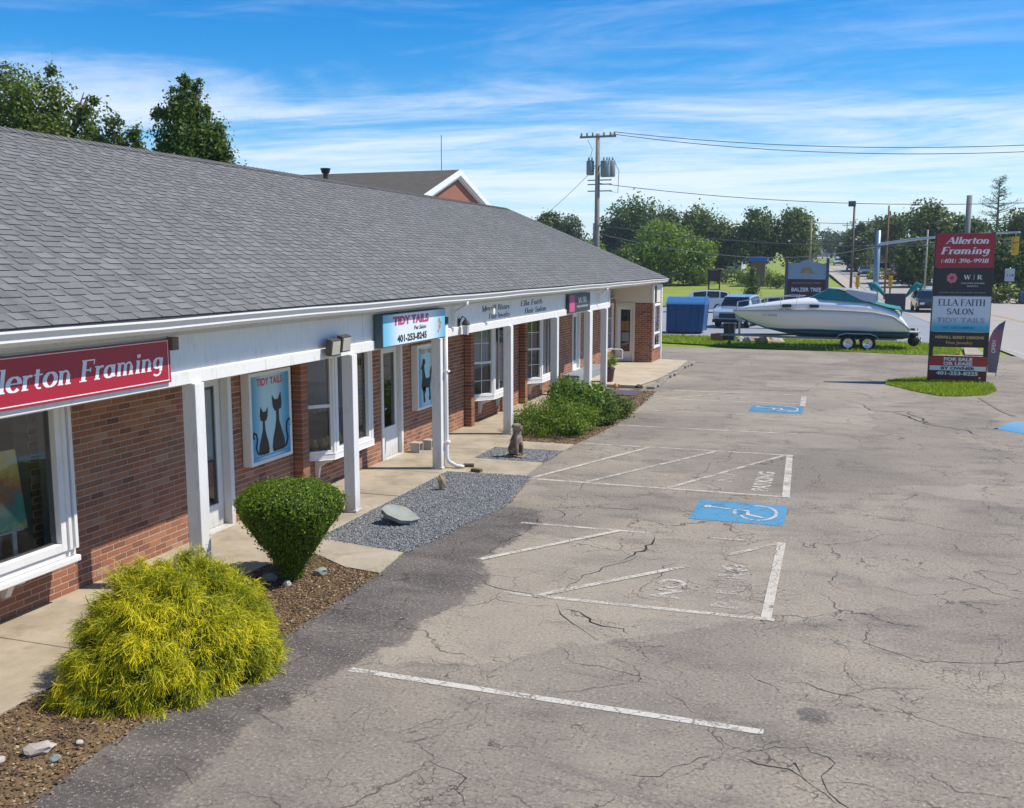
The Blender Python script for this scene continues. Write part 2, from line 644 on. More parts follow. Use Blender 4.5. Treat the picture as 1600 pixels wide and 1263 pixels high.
def crown_points(blobs, n, clumps_per=26, cl=0.16, inner=0.5):
    """clumpy points in a set of ellipsoids (cx,cy,cz,rx,ry,rz)"""
    B = np.array(blobs, float)
    vol = (B[:, 3] * B[:, 4] * B[:, 5]) ** (2 / 3)
    k = rng.choice(len(B), size=clumps_per * len(B), p=vol / vol.sum())
    d = rng.normal(0, 1, (len(k), 3))
    d /= np.linalg.norm(d, axis=1)[:, None]
    r = inner + (1 - inner) * rng.uniform(0, 1, len(k)) ** 0.6
    cc = B[k, :3] + d * r[:, None] * B[k, 3:]
    ct = rng.uniform(0, 1, len(k))
    w = rng.uniform(0.4, 1.3, len(k))
    q = rng.choice(len(k), size=n, p=w / w.sum())
    sp = cl * (B[k[q], 3:].mean(1))[:, None] * 1.6
    p = cc[q] + rng.normal(0, 1, (n, 3)) * sp
    nrm = p - B[k[q], :3]
    nrm /= np.linalg.norm(nrm, axis=1)[:, None] + 1e-9
    nrm[:, 2] += 0.4
    t = np.clip(0.5 * ct[q] + 0.5 * rng.uniform(0, 1, n), 0, 1)
    return p, nrm, t


LEAF_DK = m_leaf('dark_foliage', [(0.0, (0.018, 0.045, 0.006)), (0.45, (0.050, 0.100, 0.012)), (0.8, (0.10, 0.165, 0.018)), (1.0, (0.18, 0.24, 0.03))])
LEAF_MD = m_leaf('mid_foliage', [(0.0, (0.03, 0.06, 0.008)), (0.45, (0.07, 0.125, 0.014)), (0.8, (0.13, 0.185, 0.02)), (1.0, (0.21, 0.22, 0.03))])
LEAF_LT = m_leaf('light_foliage', [(0.0, (0.06, 0.11, 0.008)), (0.5, (0.14, 0.235, 0.014)), (1.0, (0.27, 0.36, 0.025))])
LEAF_BL = m_leaf('bluish_foliage', [(0.0, (0.020, 0.045, 0.018)), (0.5, (0.055, 0.10, 0.034)), (1.0, (0.12, 0.17, 0.055))])
LEAF_BOX = m_leaf('clipped_foliage', [(0.0, (0.035, 0.075, 0.005)), (0.5, (0.10, 0.175, 0.008)), (1.0, (0.22, 0.31, 0.015))])
LEAF_GOLD = m_leaf('golden_foliage', [(0.0, (0.06, 0.10, 0.008)), (0.35, (0.24, 0.27, 0.010)), (0.7, (0.58, 0.52, 0.012)), (1.0, (0.80, 0.69, 0.02))], 0.6, 0.3)
BARK = plain('bark', (0.13, 0.10, 0.075), 0.95, 0.3, 4, bstr=0.5)


def tree(label, base, blobs, n, size, lm, group=None, trunk_r=0.25, name='broadleaf_tree', cl=0.16, cpb=26, limbs=True, aspect=0.6, cat='tree', inner=0.5):
    root = thing(name, label, cat, base, group)
    p, nr, t = crown_points(blobs, n, cpb, cl, inner)
    ok = p[:, 2] > base[2] + 0.05
    p, nr, t = p[ok], nr[ok], t[ok]
    mesh_np('crown', leaf_cards(p, nr, size, aspect), 4, t, lm, root)
    m = MB()
    top = max(blobs, key=lambda b: b[2])
    mid = Vector((np.mean([b[0] for b in blobs]), np.mean([b[1] for b in blobs]), np.mean([b[2] for b in blobs])))
    b0 = Vector(base)
    pts = [b0, b0.lerp(mid, 0.35) + Vector((rnd.uniform(-.1, .1), 0, 0)), b0.lerp(mid, 0.7), mid, mid.lerp(Vector(top[:3]), .7)]
    m.tube([tuple(q) for q in pts], [trunk_r * 1.25, trunk_r, trunk_r * 0.8, trunk_r * 0.55, trunk_r * 0.2], 8)
    m.build('trunk', BARK, root, True)
    if limbs:
        m = MB()
        for b in blobs:
            s = b0.lerp(mid, rnd.uniform(0.5, 0.95))
            e = Vector(b[:3])
            mm = s.lerp(e, 0.5) + Vector((rnd.uniform(-.2, .2), rnd.uniform(-.2, .2), 0.1))
            m.tube([tuple(s), tuple(mm), tuple(e)], [trunk_r * 0.5, trunk_r * 0.33, trunk_r * 0.12], 6)
            for _ in range(3):
                q = e + Vector((rnd.uniform(-.7, .7) * b[3], rnd.uniform(-.7, .7) * b[4], rnd.uniform(-.3, .4) * b[5]))
                m.tube([tuple(mm), tuple(mm.lerp(q, .5)), tuple(q)], [trunk_r * 0.25, trunk_r * 0.16, trunk_r * 0.05], 5)
        m.build('limbs', BARK, root, True)
    return root


# ---------------------------------------------------------------- lettering
def arc(cx, cy, rx, ry, a0, a1, n=12):
    return [(cx + rx * math.cos(R(a0 + (a1 - a0) * i / n)), cy + ry * math.sin(R(a0 + (a1 - a0) * i / n))) for i in range(n + 1)]


K, T_ = 0.18, 0.065      # thick and thin strokes
SER = lambda x, y, w=0.17: ([(x - w, y), (x + w, y)], 0.06)
GL = {
    'A': (.84, [([(.06, .02), (.42, 1)], T_), ([(.40, 1), (.76, .02)], K), ([(.17, .34), (.62, .34)], T_), SER(.06, .03, .12), SER(.77, .03, .14)]),
    'B': (.74, [([(.17, 0), (.17, 1)], K), (arc(.34, .75, .24, .22, 90, -90), None), (arc(.36, .27, .28, .25, 90, -90), None), ([(.1, .97), (.36, .97)], T_), ([(.1, .51), (.36, .51)], T_), ([(.1, .03), (.36, .03)], T_)]),
    'E': (.70, [([(.17, 0), (.17, 1)], K), ([(.04, .97), (.60, .97)], T_), ([(.04, .03), (.63, .03)], T_), ([(.17, .52), (.48, .52)], T_), ([(.60, 1), (.60, .78)], .05), ([(.63, 0), (.63, .24)], .05)]),
    'F': (.68, [([(.17, 0), (.17, 1)], K), ([(.04, .97), (.63, .97)], T_), ([(.17, .52), (.48, .52)], T_), ([(.48, .62), (.48, .42)], .05), ([(.63, 1), (.63, .76)], .05), SER(.17, .03)]),
    'H': (.84, [([(.17, 0), (.17, 1)], K), ([(.66, 0), (.66, 1)], K), ([(.17, .51), (.66, .51)], T_), SER(.17, .03), SER(.66, .03), SER(.17, .97), SER(.66, .97)]),
    'I': (.38, [([(.19, 0), (.19, 1)], K), SER(.19, .03), SER(.19, .97)]),
    'J': (.48, [([(.28, 1), (.28, .2)], K), (arc(.12, .18, .16, .16, 0, -110), T_), SER(.28, .97)]),
    'L': (.66, [([(.17, 0), (.17, 1)], K), ([(.04, .03), (.60, .03)], T_), ([(.60, 0), (.60, .26)], .05), SER(.17, .97)]),
    'M': (.98, [([(.14, 0), (.14, 1)], T_), ([(.14, 1), (.47, .05)], K), ([(.47, .05), (.80, 1)], T_), ([(.81, 0), (.81, 1)], K), SER(.14, .03, .12), SER(.81, .03, .14), SER(.14, .97, .12), SER(.81, .97, .14)]),
    'N': (.84, [([(.13, 0), (.13, 1)], T_), ([(.13, 1), (.69, .02)], K), ([(.70, 0), (.70, 1)], T_), SER(.13, .03, .12), SER(.70, .97, .12), SER(.1, .97, .1)]),
    'O': (.82, [(arc(.41, .5, .31, .47, 0, 360, 24), None)]),
    'R': (.78, [([(.17, 0), (.17, 1)], K), (arc(.34, .74, .25, .23, 90, -90), None), ([(.1, .97), (.36, .97)], T_), ([(.1, .50), (.36, .50)], T_), ([(.36, .50), (.68, .02)], K), SER(.17, .03, .14), SER(.7, .03, .1)]),
    'S': (.64, [(arc(.32, .74, .22, .23, 20, 270, 14) + arc(.32, .26, .23, .24, 90, -160, 14), None), ([(.53, .96), (.53, .76)], .05), ([(.09, .04), (.09, .26)], .05)]),
    'T': (.74, [([(.37, 0), (.37, 1)], K), ([(.04, .97), (.70, .97)], T_), ([(.05, 1), (.05, .76)], .05), ([(.69, 1), (.69, .76)], .05), SER(.37, .03)]),
    'W': (1.1, [([(.08, 1), (.32, .02)], K), ([(.32, .02), (.54, .98)], T_), ([(.52, 1), (.76, .02)], K), ([(.76, .02), (1.0, 1)], T_), SER(.1, .97, .12), SER(.98, .97, .12)]),
    'a': (.62, [(arc(.27, .31, .20, .28, 0, 360, 18), None), ([(.47, .62), (.47, .06)], .16), ([(.47, .05), (.60, .08)], .06)]),
    'b': (.62, [([(.13, 0), (.13, 1.02)], .16), (arc(.33, .31, .20, .29, 0, 360, 18), None)]),
    'c': (.54, [(arc(.31, .33, .24, .31, 50, 320, 16), None)]),
    'e': (.60, [(arc(.31, .33, .24, .31, 0, 320, 18), None), ([(.08, .36), (.55, .36)], .06)]),
    'g': (.62, [(arc(.27, .38, .19, .25, 0, 360, 18), None), ([(.47, .64), (.47, -.05)], .15), (arc(.27, -.08, .20, .17, 0, -150, 10), .09)]),
    'i': (.32, [([(.15, .02), (.15, .64)], .16), ([(.15, .78), (.15, .95)], .17), SER(.16, .03, .13), SER(.10, .62, .08)]),
    'l': (.32, [([(.15, .02), (.15, 1.03)], .16), SER(.16, .03, .13), SER(.10, 1.0, .08)]),
    'm': (1.0, [([(.15, .02), (.15, .64)], .16), (arc(.31, .40, .15, .22, 170, 0, 10), .09), ([(.47, .45), (.47, .02)], .16), (arc(.63, .40, .15, .22, 170, 0, 10), .09), ([(.79, .45), (.79, .02)], .16), SER(.16, .03, .11), SER(.47, .03, .11), SER(.80, .03, .13), SER(.10, .62, .08)]),
    'n': (.68, [([(.15, .02), (.15, .64)], .16), (arc(.32, .40, .16, .22, 170, 0, 10), .09), ([(.48, .45), (.48, .02)], .16), SER(.16, .03, .12), SER(.49, .03, .13), SER(.10, .62, .08)]),
    'o': (.64, [(arc(.32, .33, .24, .31, 0, 360, 20), None)]),
    'r': (.48, [([(.15, .02), (.15, .64)], .16), (arc(.34, .36, .18, .25, 160, 60, 8), .10), SER(.17, .03, .14), SER(.10, .62, .08)]),
    's': (.50, [(arc(.25, .48, .15, .15, 20, 270, 10) + arc(.25, .18, .16, .16, 90, -160, 10), None)]),
    't': (.42, [([(.17, .14), (.17, .86)], .15), (arc(.30, .14, .13, .12, 180, 300, 6), .08), ([(.02, .62), (.38, .62)], .07)]),
    'u': (.68, [([(.15, .64), (.15, .2)], .16), (arc(.31, .22, .16, .2, 180, 350, 10), .09), ([(.48, .64), (.48, .02)], .16)]),
    'y': (.58, [([(.06, .62), (.28, .04)], .15), ([(.52, .62), (.16, -.28)], .07)]),
    'h': (.68, [([(.15, .02), (.15, 1.03)], .16), (arc(.32, .40, .16, .22, 170, 0, 10), .09), ([(.48, .45), (.48, .02)], .16)]),
    'w': (.86, [([(.06, .62), (.24, .03)], .14), ([(.24, .03), (.42, .6)], .06), ([(.42, .6), (.60, .03)], .14), ([(.60, .03), (.78, .62)], .06)]),
    '0': (.62, [(arc(.31, .5, .23, .47, 0, 360, 20), None)]),
    '1': (.46, [([(.25, 0), (.25, .98)], .16), ([(.08, .78), (.25, .96)], .06), SER(.25, .03, .15)]),
    '2': (.62, [(arc(.30, .72, .21, .25, 160, -40, 12) + [(.08, .05)], None), ([(.06, .05), (.56, .05)], .12)]),
    '3': (.62, [(arc(.29, .74, .20, .23, 150, -90, 12), None), (arc(.29, .27, .23, .25, 90, -150, 12), None)]),
    '4': (.64, [([(.44, 0), (.44, .98)], .15), ([(.44, .96), (.06, .30)], .06), ([(.04, .28), (.60, .28)], .08)]),
    '5': (.62, [([(.14, .95), (.52, .95)], .09), ([(.14, .97), (.12, .55)], .06), (arc(.29, .31, .23, .29, 120, -150, 14), None)]),
    '6': (.64, [(arc(.32, .30, .22, .28, 0, 360, 18), None), (arc(.55, .35, .45, .62, 180, 110, 8), .10)]),
    '8': (.64, [(arc(.32, .74, .19, .22, 0, 360, 16), None), (arc(.32, .27, .23, .25, 0, 360, 16), None)]),
    '9': (.64, [(arc(.31, .68, .22, .28, 0, 360, 18), None), (arc(.08, .65, .45, .62, 0, -70, 8), .10)]),
    '-': (.42, [([(.06, .35), (.36, .35)], .10)]),
    '|': (.30, [([(.15, -.1), (.15, 1.05)], .06)]),
    '(': (.36, [(arc(.40, .45, .28, .62, 130, 230, 10), .08)]),
    ')': (.36, [(arc(-.04, .45, .28, .62, 50, -50, 10), .08)]),
    '.': (.3, [([(.15, .0), (.15, .14)], .15)]),
    ' ': (.34, []),
}


def serif(text, o, u, w, n, size, m, parent, name='lettering', slant=0.0, bold=1.0, align='C', width=None, gap=0.0):
    """lettering drawn with a broad nib, one sheet per stroke, lying on plane o,u,w with normal n"""
    o, u, w, n = Vector(o), Vector(u), Vector(w), Vector(n)
    adv = sum(GL.get(c, GL[' '])[0] + gap for c in text)
    sx = size if width is None else width / adv
    x = {'C': -adv / 2, 'L': 0, 'R': -adv}[align]
    mb = MB()
    k = 0
    for c in text:
        a, strokes = GL.get(c, GL[' '])
        for pts, th in strokes:
            k += 1
            P = [Vector(p) for p in pts]
            L, Rr = [], []
            for i, p in enumerate(P):
                d = P[min(i + 1, len(P) - 1)] - P[max(i - 1, 0)]
                if d.length < 1e-9:
                    d = Vector((1, 0))
                d.normalize()
                t = th if th is not None else (0.06 + 0.12 * abs(d.y))
                t *= bold
                nn = Vector((-d.y, d.x)) * t * 0.5
                L.append(p + nn)
                Rr.append(p - nn)
            off = 0.0005 + 0.00035 * (k % 6)
            f = lambda q: tuple(o + u * ((x + q.x + slant * q.y) * sx) + w * (q.y * size) + n * off)
            vs = [f(q) for q in L] + [f(q) for q in Rr]
            m_ = len(P)
            mb.add(vs, [(m_ + i, m_ + i + 1, i + 1, i) for i in range(m_ - 1)])
        x += a + gap
    return mb.build(name, m, parent)


_dg = None


def sans(text, o, u, w, n, size, m, parent, name='lettering', align='CENTER', shear=0.0, bold=0.0, sx=1.0, tone_v=0.0, kind=None):
    cu = bpy.data.curves.new('text', 'FONT')
    cu.body = text
    cu.size = size / 0.72
    cu.align_x = align
    cu.shear = shear
    cu.offset = bold
    cu.resolution_u = 3
    ob = bpy.data.objects.new('text', cu)
    COL.objects.link(ob)
    dg = bpy.context.evaluated_depsgraph_get()
    me = bpy.data.meshes.new_from_object(ob.evaluated_get(dg))
    bpy.data.objects.remove(ob)
    o, u, w, n = Vector(o), Vector(u), Vector(w), Vector(n)
    off = Vector((0, 0, 0))
    if parent is not None:
        off = Vector(parent.location) if parent.type == 'EMPTY' else Vector(parent.get('_o', (0, 0, 0)))
    for v in me.vertices:
        v.co = o + u * (v.co.x * sx) + w * v.co.y + n * 0.001 - off
    if tone_v:
        at = me.attributes.new('tone', 'FLOAT', 'FACE')
        at.data.foreach_set('value', [tone_v] * len(me.polygons))
    me.materials.clear()
    me.materials.append(m)
    me.name = name
    r = bpy.data.objects.new(name, me)
    COL.objects.link(r)
    r.color = (0, 0, 0, 1)
    if parent is not None:
        r.parent = parent
    if kind:
        r['kind'] = kind
    return r


X_, Y_, Z_ = Vector((1, 0, 0)), Vector((0, 1, 0)), Vector((0, 0, 1))


# ================================================================ TERRAIN
def tz(y, x=0):
    """height of the land: flat near the lot, rising gently beyond the field"""
    pts = [(-2000, 0), (88, 0), (150, 2.0), (400, 7.4), (800, 12.8), (3000, 16)]
    for (a, za), (b, zb) in zip(pts, pts[1:]):
        if y <= b:
            s = (y - a) / (b - a)
            s = max(0, min(1, s))
            return za + (zb - za) * s
    return 16


GRASS_FAR = m_ground('field_grass', [(0.3, (0.13, 0.19, 0.018)), (0.5, (0.21, 0.265, 0.025)), (0.62, (0.28, 0.30, 0.04)), (0.75, (0.36, 0.33, 0.07))], 0.16, 3.0, 0.3)
m = MB()
ys = [-400, -60, 0, 40, 60, 88] + [88 + 6 * i for i in range(1, 53)] + [450, 500, 600, 700, 800, 1200, 3000]
xs = [-1500, -600, -300] + list(range(-200, 201, 20)) + [300, 600, 1500]
vs = []
for y in ys:
    for x in xs:
        z = tz(y)
        if 92 < y < 900:
            z += 0.35 * math.sin(x * 0.05 + 1) * math.sin(y * 0.03) * min(1, (y - 92) / 60)
        vs.append((x, y, z - 0.06))
nx = len(xs)
m.add(vs, [(j * nx + i, j * nx + i + 1, (j + 1) * nx + i + 1, (j + 1) * nx + i) for j in range(len(ys) - 1) for i in range(nx - 1)])
struct(m.build('ground', GRASS_FAR, smooth=True))

# parking lot sheet with the dark sealed strip stored as an attribute
darkpoly = [(-5.26, 4.6), (-5.33, 5.79), (-5.42, 6.42), (-5.5, 8.33), (-5.5, 10.49), (-5.5, 11.4), (-5.3, 13.27), (-4.9, 14.15), (-4.35, 14.1),
            (-4.15, 13.37), (-4.35, 11.43), (-4.0, 10.74), (-4.05, 9.65), (-4.15, 8.66), (-4.38, 7.83), (-4.5, 6.63), (-4.48, 5.85), (-4.45, 4.6), (-4.4, 2), (-5.2, 2)]


def poly_sd(px_, py_, poly):
    """signed distance, positive inside"""
    dmin = np.full(px_.shape, 1e9)
    inside = np.zeros(px_.shape, bool)
    k = len(poly)
    for i in range(k):
        x0, y0 = poly[i]
        x1, y1 = poly[(i + 1) % k]
        dx, dy = x1 - x0, y1 - y0
        t = np.clip(((px_ - x0) * dx + (py_ - y0) * dy) / (dx * dx + dy * dy + 1e-12), 0, 1)
        d = np.hypot(px_ - x0 - t * dx, py_ - y0 - t * dy)
        dmin = np.minimum(dmin, d)
        c = ((y0 > py_) != (y1 > py_)) & (px_ < (x1 - x0) * (py_ - y0) / (y1 - y0 + 1e-12) + x0)
        inside ^= c
    return np.where(inside, dmin, -dmin)


gx = np.arange(-9, 6.61, 0.13)
gy = np.concatenate([np.arange(-4, 20, 0.13), np.arange(20, 44.61, 0.3)])
GX, GY = np.meshgrid(gx, gy)
sd = poly_sd(GX, GY, darkpoly)
dark = np.clip(0.54 + sd / 0.8, 0, 1)
patch = [(-4.0, 10.75), (-3.5, 10.35), (-3.05, 10.3), (-2.9, 11.1), (-2.45, 12.3), (-2.5, 13.3), (-4.0, 13.35), (-4.3, 11.5)]
dark = np.maximum(dark, np.clip(0.5 + poly_sd(GX, GY, patch) / 0.2, 0, 1) * 0.26)
for (cx, cy, rx, ry, s) in ((-0.1, 8.2, 0.45, 0.35, 0.45), (0.9, 6.3, 1.2, 0.7, 0.36), (1.6, 9.0, 1.4, 0.5, 0.22), (-2.6, 6.0, 1.2, 0.5, 0.25), (3.5, 33.4, 1.5, 2.5, 0.2)):
    e = 1.3 - np.hypot((GX - cx) / rx, (GY - cy) / ry)
    dark = np.maximum(dark, np.clip(e, 0, 1) * s)
nyy, nxx = GX.shape
me = bpy.data.meshes.new('parking_lot')
V = np.stack([GX, GY, np.zeros_like(GX)], -1).reshape(-1, 3)
idx = np.arange(nyy * nxx).reshape(nyy, nxx)
F = np.stack([idx[:-1, :-1], idx[:-1, 1:], idx[1:, 1:], idx[1:, :-1]], -1).reshape(-1, 4)
me.from_pydata(V.tolist(), [], F.tolist())
at = me.attributes.new('tone', 'FLOAT', 'POINT')
at.data.foreach_set('value', dark.astype(np.float32).ravel())
me.materials.append(ASPH)
lot = bpy.data.objects.new('parking_lot', me)
COL.objects.link(lot)
struct(lot)

# roads
ROAD = m_road('road_asphalt', (0.33, 0.30, 0.265), (0.42, 0.375, 0.32), 0.15)
ROADN = m_road('side_road_asphalt', (0.24, 0.255, 0.275), (0.31, 0.32, 0.335), 0.15)


def strip(name, left, right, m, dz, sub=4):
    mb = MB()
    L, Rr = [], []
    for a, b in ((left, L), (right, Rr)):
        for (x0, y0), (x1, y1) in zip(a, a[1:]):
            for i in range(sub):
                s = i / sub
                b.append((x0 + (x1 - x0) * s, y0 + (y1 - y0) * s))
        b.append(a[-1])
    vs = [(x, y, tz(y) + dz) for x, y in L] + [(x, y, tz(y) + dz) for x, y in Rr]
    n = len(L)
    mb.add(vs, [(i, n + i, n + i + 1, i + 1) for i in range(n - 1)])
    return struct(mb.build(name, m, smooth=True))


redge = [(6.6, -60), (6.6, 44), (6.2, 50), (3.9, 84), (0.6, 130), (-4, 200), (-9, 290), (-17, 420), (-30, 600)]
redgeR = [(19, -60), (19, 44), (18.5, 50), (15.6, 84), (11.0, 130), (5.5, 200), (0, 290), (-8, 420), (-20, 600)]
strip('main_road', redge, redgeR, ROAD, 0.004, 6)
strip('main_road_sidewalk', [(x - 1.8, y) for x, y in redge[3:]], [(x - 0.1, y) for x, y in redge[3:]], m_road('far_sidewalk', (0.42, 0.36, 0.28), (0.5, 0.44, 0.35)), 0.03)
strip('main_road_sidewalk', [(x + 0.1, y) for x, y in redgeR[3:]], [(x + 2.0, y) for x, y in redgeR[3:]], MATS['far_sidewalk'], 0.03)
strip('side_street', [(-70, 49.7), (-70, 86)], [(6.8, 49.7), (5.2, 86)], ROADN, -0.012, 8)
strip('crossing_street', [(15.5, 55), (15.5, 82)], [(80, 60), (80, 88)], ROADN, -0.008, 4)
# edge lines
mb = MB()


def ribbon(mb, pts, w, z, t=0.0, taper=False, zf=None):
    pts = [Vector((p[0], p[1])) for p in pts]
    n = len(pts)
    L, Rr = [], []
    for i, p in enumerate(pts):
        d = (pts[min(i + 1, n - 1)] - pts[max(i - 1, 0)]).normalized()
        ww = w[i] if isinstance(w, (list, tuple)) else w
        q = Vector((-d.y, d.x)) * ww * 0.5
        L.append(p + q)
        Rr.append(p - q)
    zz = lambda p: (tz(p.y) + z) if zf else z
    vs = [(p.x, p.y, zz(p)) for p in L] + [(p.x, p.y, zz(p)) for p in Rr]
    mb.add(vs, [(n + i, n + i + 1, i + 1, i) for i in range(n - 1)], t)


def rsub(pts, k=4):
    out = []
    for (x0, y0), (x1, y1) in zip(pts, pts[1:]):
        for i in range(k):
            out.append((x0 + (x1 - x0) * i / k, y0 + (y1 - y0) * i / k))
    return out + [pts[-1]]


def marking(name, pts, w, m, t=0.0, z=0.005):
    mb = MB()
    ribbon(mb, pts, w, z, t)
    return struct(mb.build(name, m))


mb = MB()
ribbon(mb, [(8.2, -20), (8.2, 38), (7.2, 44), (6.45, 50)], 0.13, 0.012)
struct(mb.build('road_edge_line', MARKW))
for dx in (-0.12, 0.12):
    mb = MB()
    ribbon(mb, rsub([((a[0] + b[0]) / 2 + dx, a[1]) for a, b in zip(redge[1:], redgeR[1:])], 5), 0.1, 0.014, zf=True)
    struct(mb.build('road_centre_line', plain('yellow_marking', (0.55, 0.33, 0.05), 0.8)))
for yy in (66, 73):
    mb = MB()
    ribbon(mb, [(6.6, yy), (16.5, yy - 1)], 0.35, 0.016)
    struct(mb.build('crosswalk_line', MARKW))
mb = MB()
for i in range(3):
    ribbon(mb, [(9.5 + i * 0.9, 55 + i * 2), (10.2 + i * 0.9, 56 + i * 2)], 0.25, 0.018, 0.3)
struct(mb.build('utility_paint_mark', m_marking('orange_marking', (0.75, 0.3, 0.12), 0.5)))
# kerb between street and field
mb = MB()
mb.box(-70, 86.1, -0.05, 0.8, 86.4, 0.14)
struct(mb.build('field_kerb', plain('kerb_concrete', (0.50, 0.42, 0.28), 0.9)))

# ---------------------------------------------------------------- parking markings
for nm, pts, w, mm, t in [
    ('parking_line', [(-4.25, 7.81), (-0.50, 7.77)], 0.105, MARKW, 0.0),
    ('parking_line', [(-3.62, 10.32), (-0.60, 10.41)], 0.10, MARK, 0.10),
    ('parking_line', [(-4.39, 13.33), (-2.5, 13.38)], 0.09, MARK, 0.12),
    ('parking_line', [(-2.2, 13.39), (-0.64, 13.45)], 0.09, MARK, 0.30),
    ('parking_line', [(-5.19, 16.21), (-0.78, 16.22)], 0.10, MARK, 0.06),
    ('parking_line', [(-5.33, 19.86), (-0.9, 19.88)], 0.10, MARK, 0.12),
    ('parking_line', [(-5.0, 22.4), (-0.95, 22.5)], 0.10, MARK, 0.12),
    ('parking_line', [(-5.2, 25.0), (-1.0, 25.1)], 0.10, MARK, 0.16),
    ('parking_line', [(-5.3, 27.2), (-1.1, 27.5)], 0.10, MARK, 0.10),
    ('parking_line', [(-5.2, 29.2), (-1.1, 29.3)], 0.10, MARK, 0.10),
    ('parking_end_line', [(-0.69, 10.37), (-0.72, 13.46)], 0.125, MARK, 0.02),
    ('parking_end_line', [(-0.83, 16.18), (-0.98, 19.92)], 0.14, MARK, 0.02),
    ('parking_end_line', [(-1.05, 27.0), (-1.1, 29.0)], 0.16, MARK, 0.06),
    ('hatch_line', [(-4.32, 11.43), (-2.93, 13.35)], 0.10, MARK, 0.04),
    ('hatch_line', [(-3.25, 10.30), (-1.76, 12.01)], 0.10, MARK, 0.10),
    ('hatch_line', [(-1.34, 12.65), (-0.75, 13.40)], 0.09, MARK, 0.20),
    ('hatch_line', [(-5.16, 16.26), (-3.77, 19.78)], 0.10, MARK, 0.06),
    ('hatch_line', [(-4.17, 16.25), (-2.41, 19.80)], 0.10, MARK, 0.16),
    ('hatch_line', [(-2.75, 16.25), (-1.08, 19.80)], 0.10, MARK, 0.16),
    ('hatch_line', [(-4.6, 27.3), (-3.3, 29.1)], 0.10, MARK, 0.1),
    ('hatch_line', [(-3.4, 27.35), (-1.9, 29.2)], 0.10, MARK, 0.2),
]:
    z = 0.0045 if nm == 'parking_line' else (0.0070 if nm == 'parking_end_line' else 0.0095)
    t *= 0.62
    w *= 0.88
    marking(nm, rsub(pts, 6), w, mm, t, z)
for word, x, y, sz, t in (('NO', -1.68, 10.72, 0.34, 0.34), ('PARKING', -1.02, 10.6, 0.30, 0.62), ('NO', -1.12, 11.72, 0.25, 0.5)):
    struct(sans(word, (x, y, 0.005), Y_, -X_, Z_, sz * 0.95, MARK, None, 'painted_word', 'LEFT', sx=1.0, bold=0.012, tone_v=t * 0.28))
struct(sans('NO', (-1.80, 17.05, 0.005), Y_, -X_, Z_, 0.28, MARK, None, 'painted_word', 'LEFT', sx=1.1, bold=0.01, tone_v=0.14))
struct(sans('PARKING', (-1.14, 16.5, 0.005), Y_, -X_, Z_, 0.28, MARK, None, 'painted_word', 'LEFT', sx=1.0, bold=0.012, tone_v=0.02))


def accessible(x0, x1, y0, y1, t):
    """blue square with the white wheelchair symbol lying towards the building"""
    mb = MB()
    mb.quad((x0, y0, 0.0045), (x1, y0, 0.0045), (x1, y1, 0.0045), (x0, y1, 0.0045), t)
    struct(mb.build('accessible_bay_square', BLUEM))
    mb = MB()
    w, h = x1 - x0, y1 - y0
    # symbol's up direction points along -x (towards the shops)
    P = lambda a, b: (x1 - w * a, y0 + h * b)
    z = 0.0085
    ribbon(mb, [P(*q) for q in arc(0.30, 0.52, 0.20, 0.36, 70, 330, 18)], 0.05, z, 0)
    ribbon(mb, [P(0.62, 0.60), P(0.42, 0.58), P(0.40, 0.40), P(0.22, 0.30)], 0.065, z + 0.0006, 0)
    ribbon(mb, [P(0.56, 0.58), P(0.54, 0.36)], 0.055, z + 0.0012, 0)
    ribbon(mb, [P(0.86, 0.66), P(0.70, 0.62), P(0.60, 0.60)], [0.05, 0.05, 0.06], z + 0.0018, 0)
    ribbon(mb, [P(*q) for q in arc(0.87, 0.66, 0.025, 0.045, 0, 360, 10)], 0.06, z + 0.0024, 0)
    struct(mb.build('wheelchair_symbol', MARKW))


accessible(-2.12, -0.76, 14.35, 15.6, 0.0)
accessible(-2.32, -1.0, 25.6, 26.9, 0.08)

# ---------------------------------------------------------------- larger cracks
CRK = plain('crack_fill', (0.022, 0.019, 0.016), 0.95)


def crack(pts, w, jit=0.05):
    P = []
    for (x0, y0), (x1, y1) in zip(pts, pts[1:]):
        d = math.hypot(x1 - x0, y1 - y0)
        k = max(2, int(d / (0.07 + 0.004 * abs(y0))))
        for i in range(k):
            P.append((x0 + (x1 - x0) * i / k, y0 + (y1 - y0) * i / k, d / k))
    P.append((*pts[-1], 0.05))
    ox = oy = 0.0
    Q = []
    for x, y, d in P:
        ox = ox * 0.75 + rnd.gauss(0, 0.28 * d)
        oy = oy * 0.75 + rnd.gauss(0, 0.28 * d)
        Q.append((x + ox, y + oy))
    n = len(Q)
    w *= 0.62
    ws = [max(0.002, w * rnd.uniform(0.3, 1.5) * min(1, (i + 0.3) / 3, (n - i - 0.7) / 3)) for i in range(n)]
    mb = MB()
    ribbon(mb, Q, ws, 0.0022)
    struct(mb.build('pavement_crack', CRK))


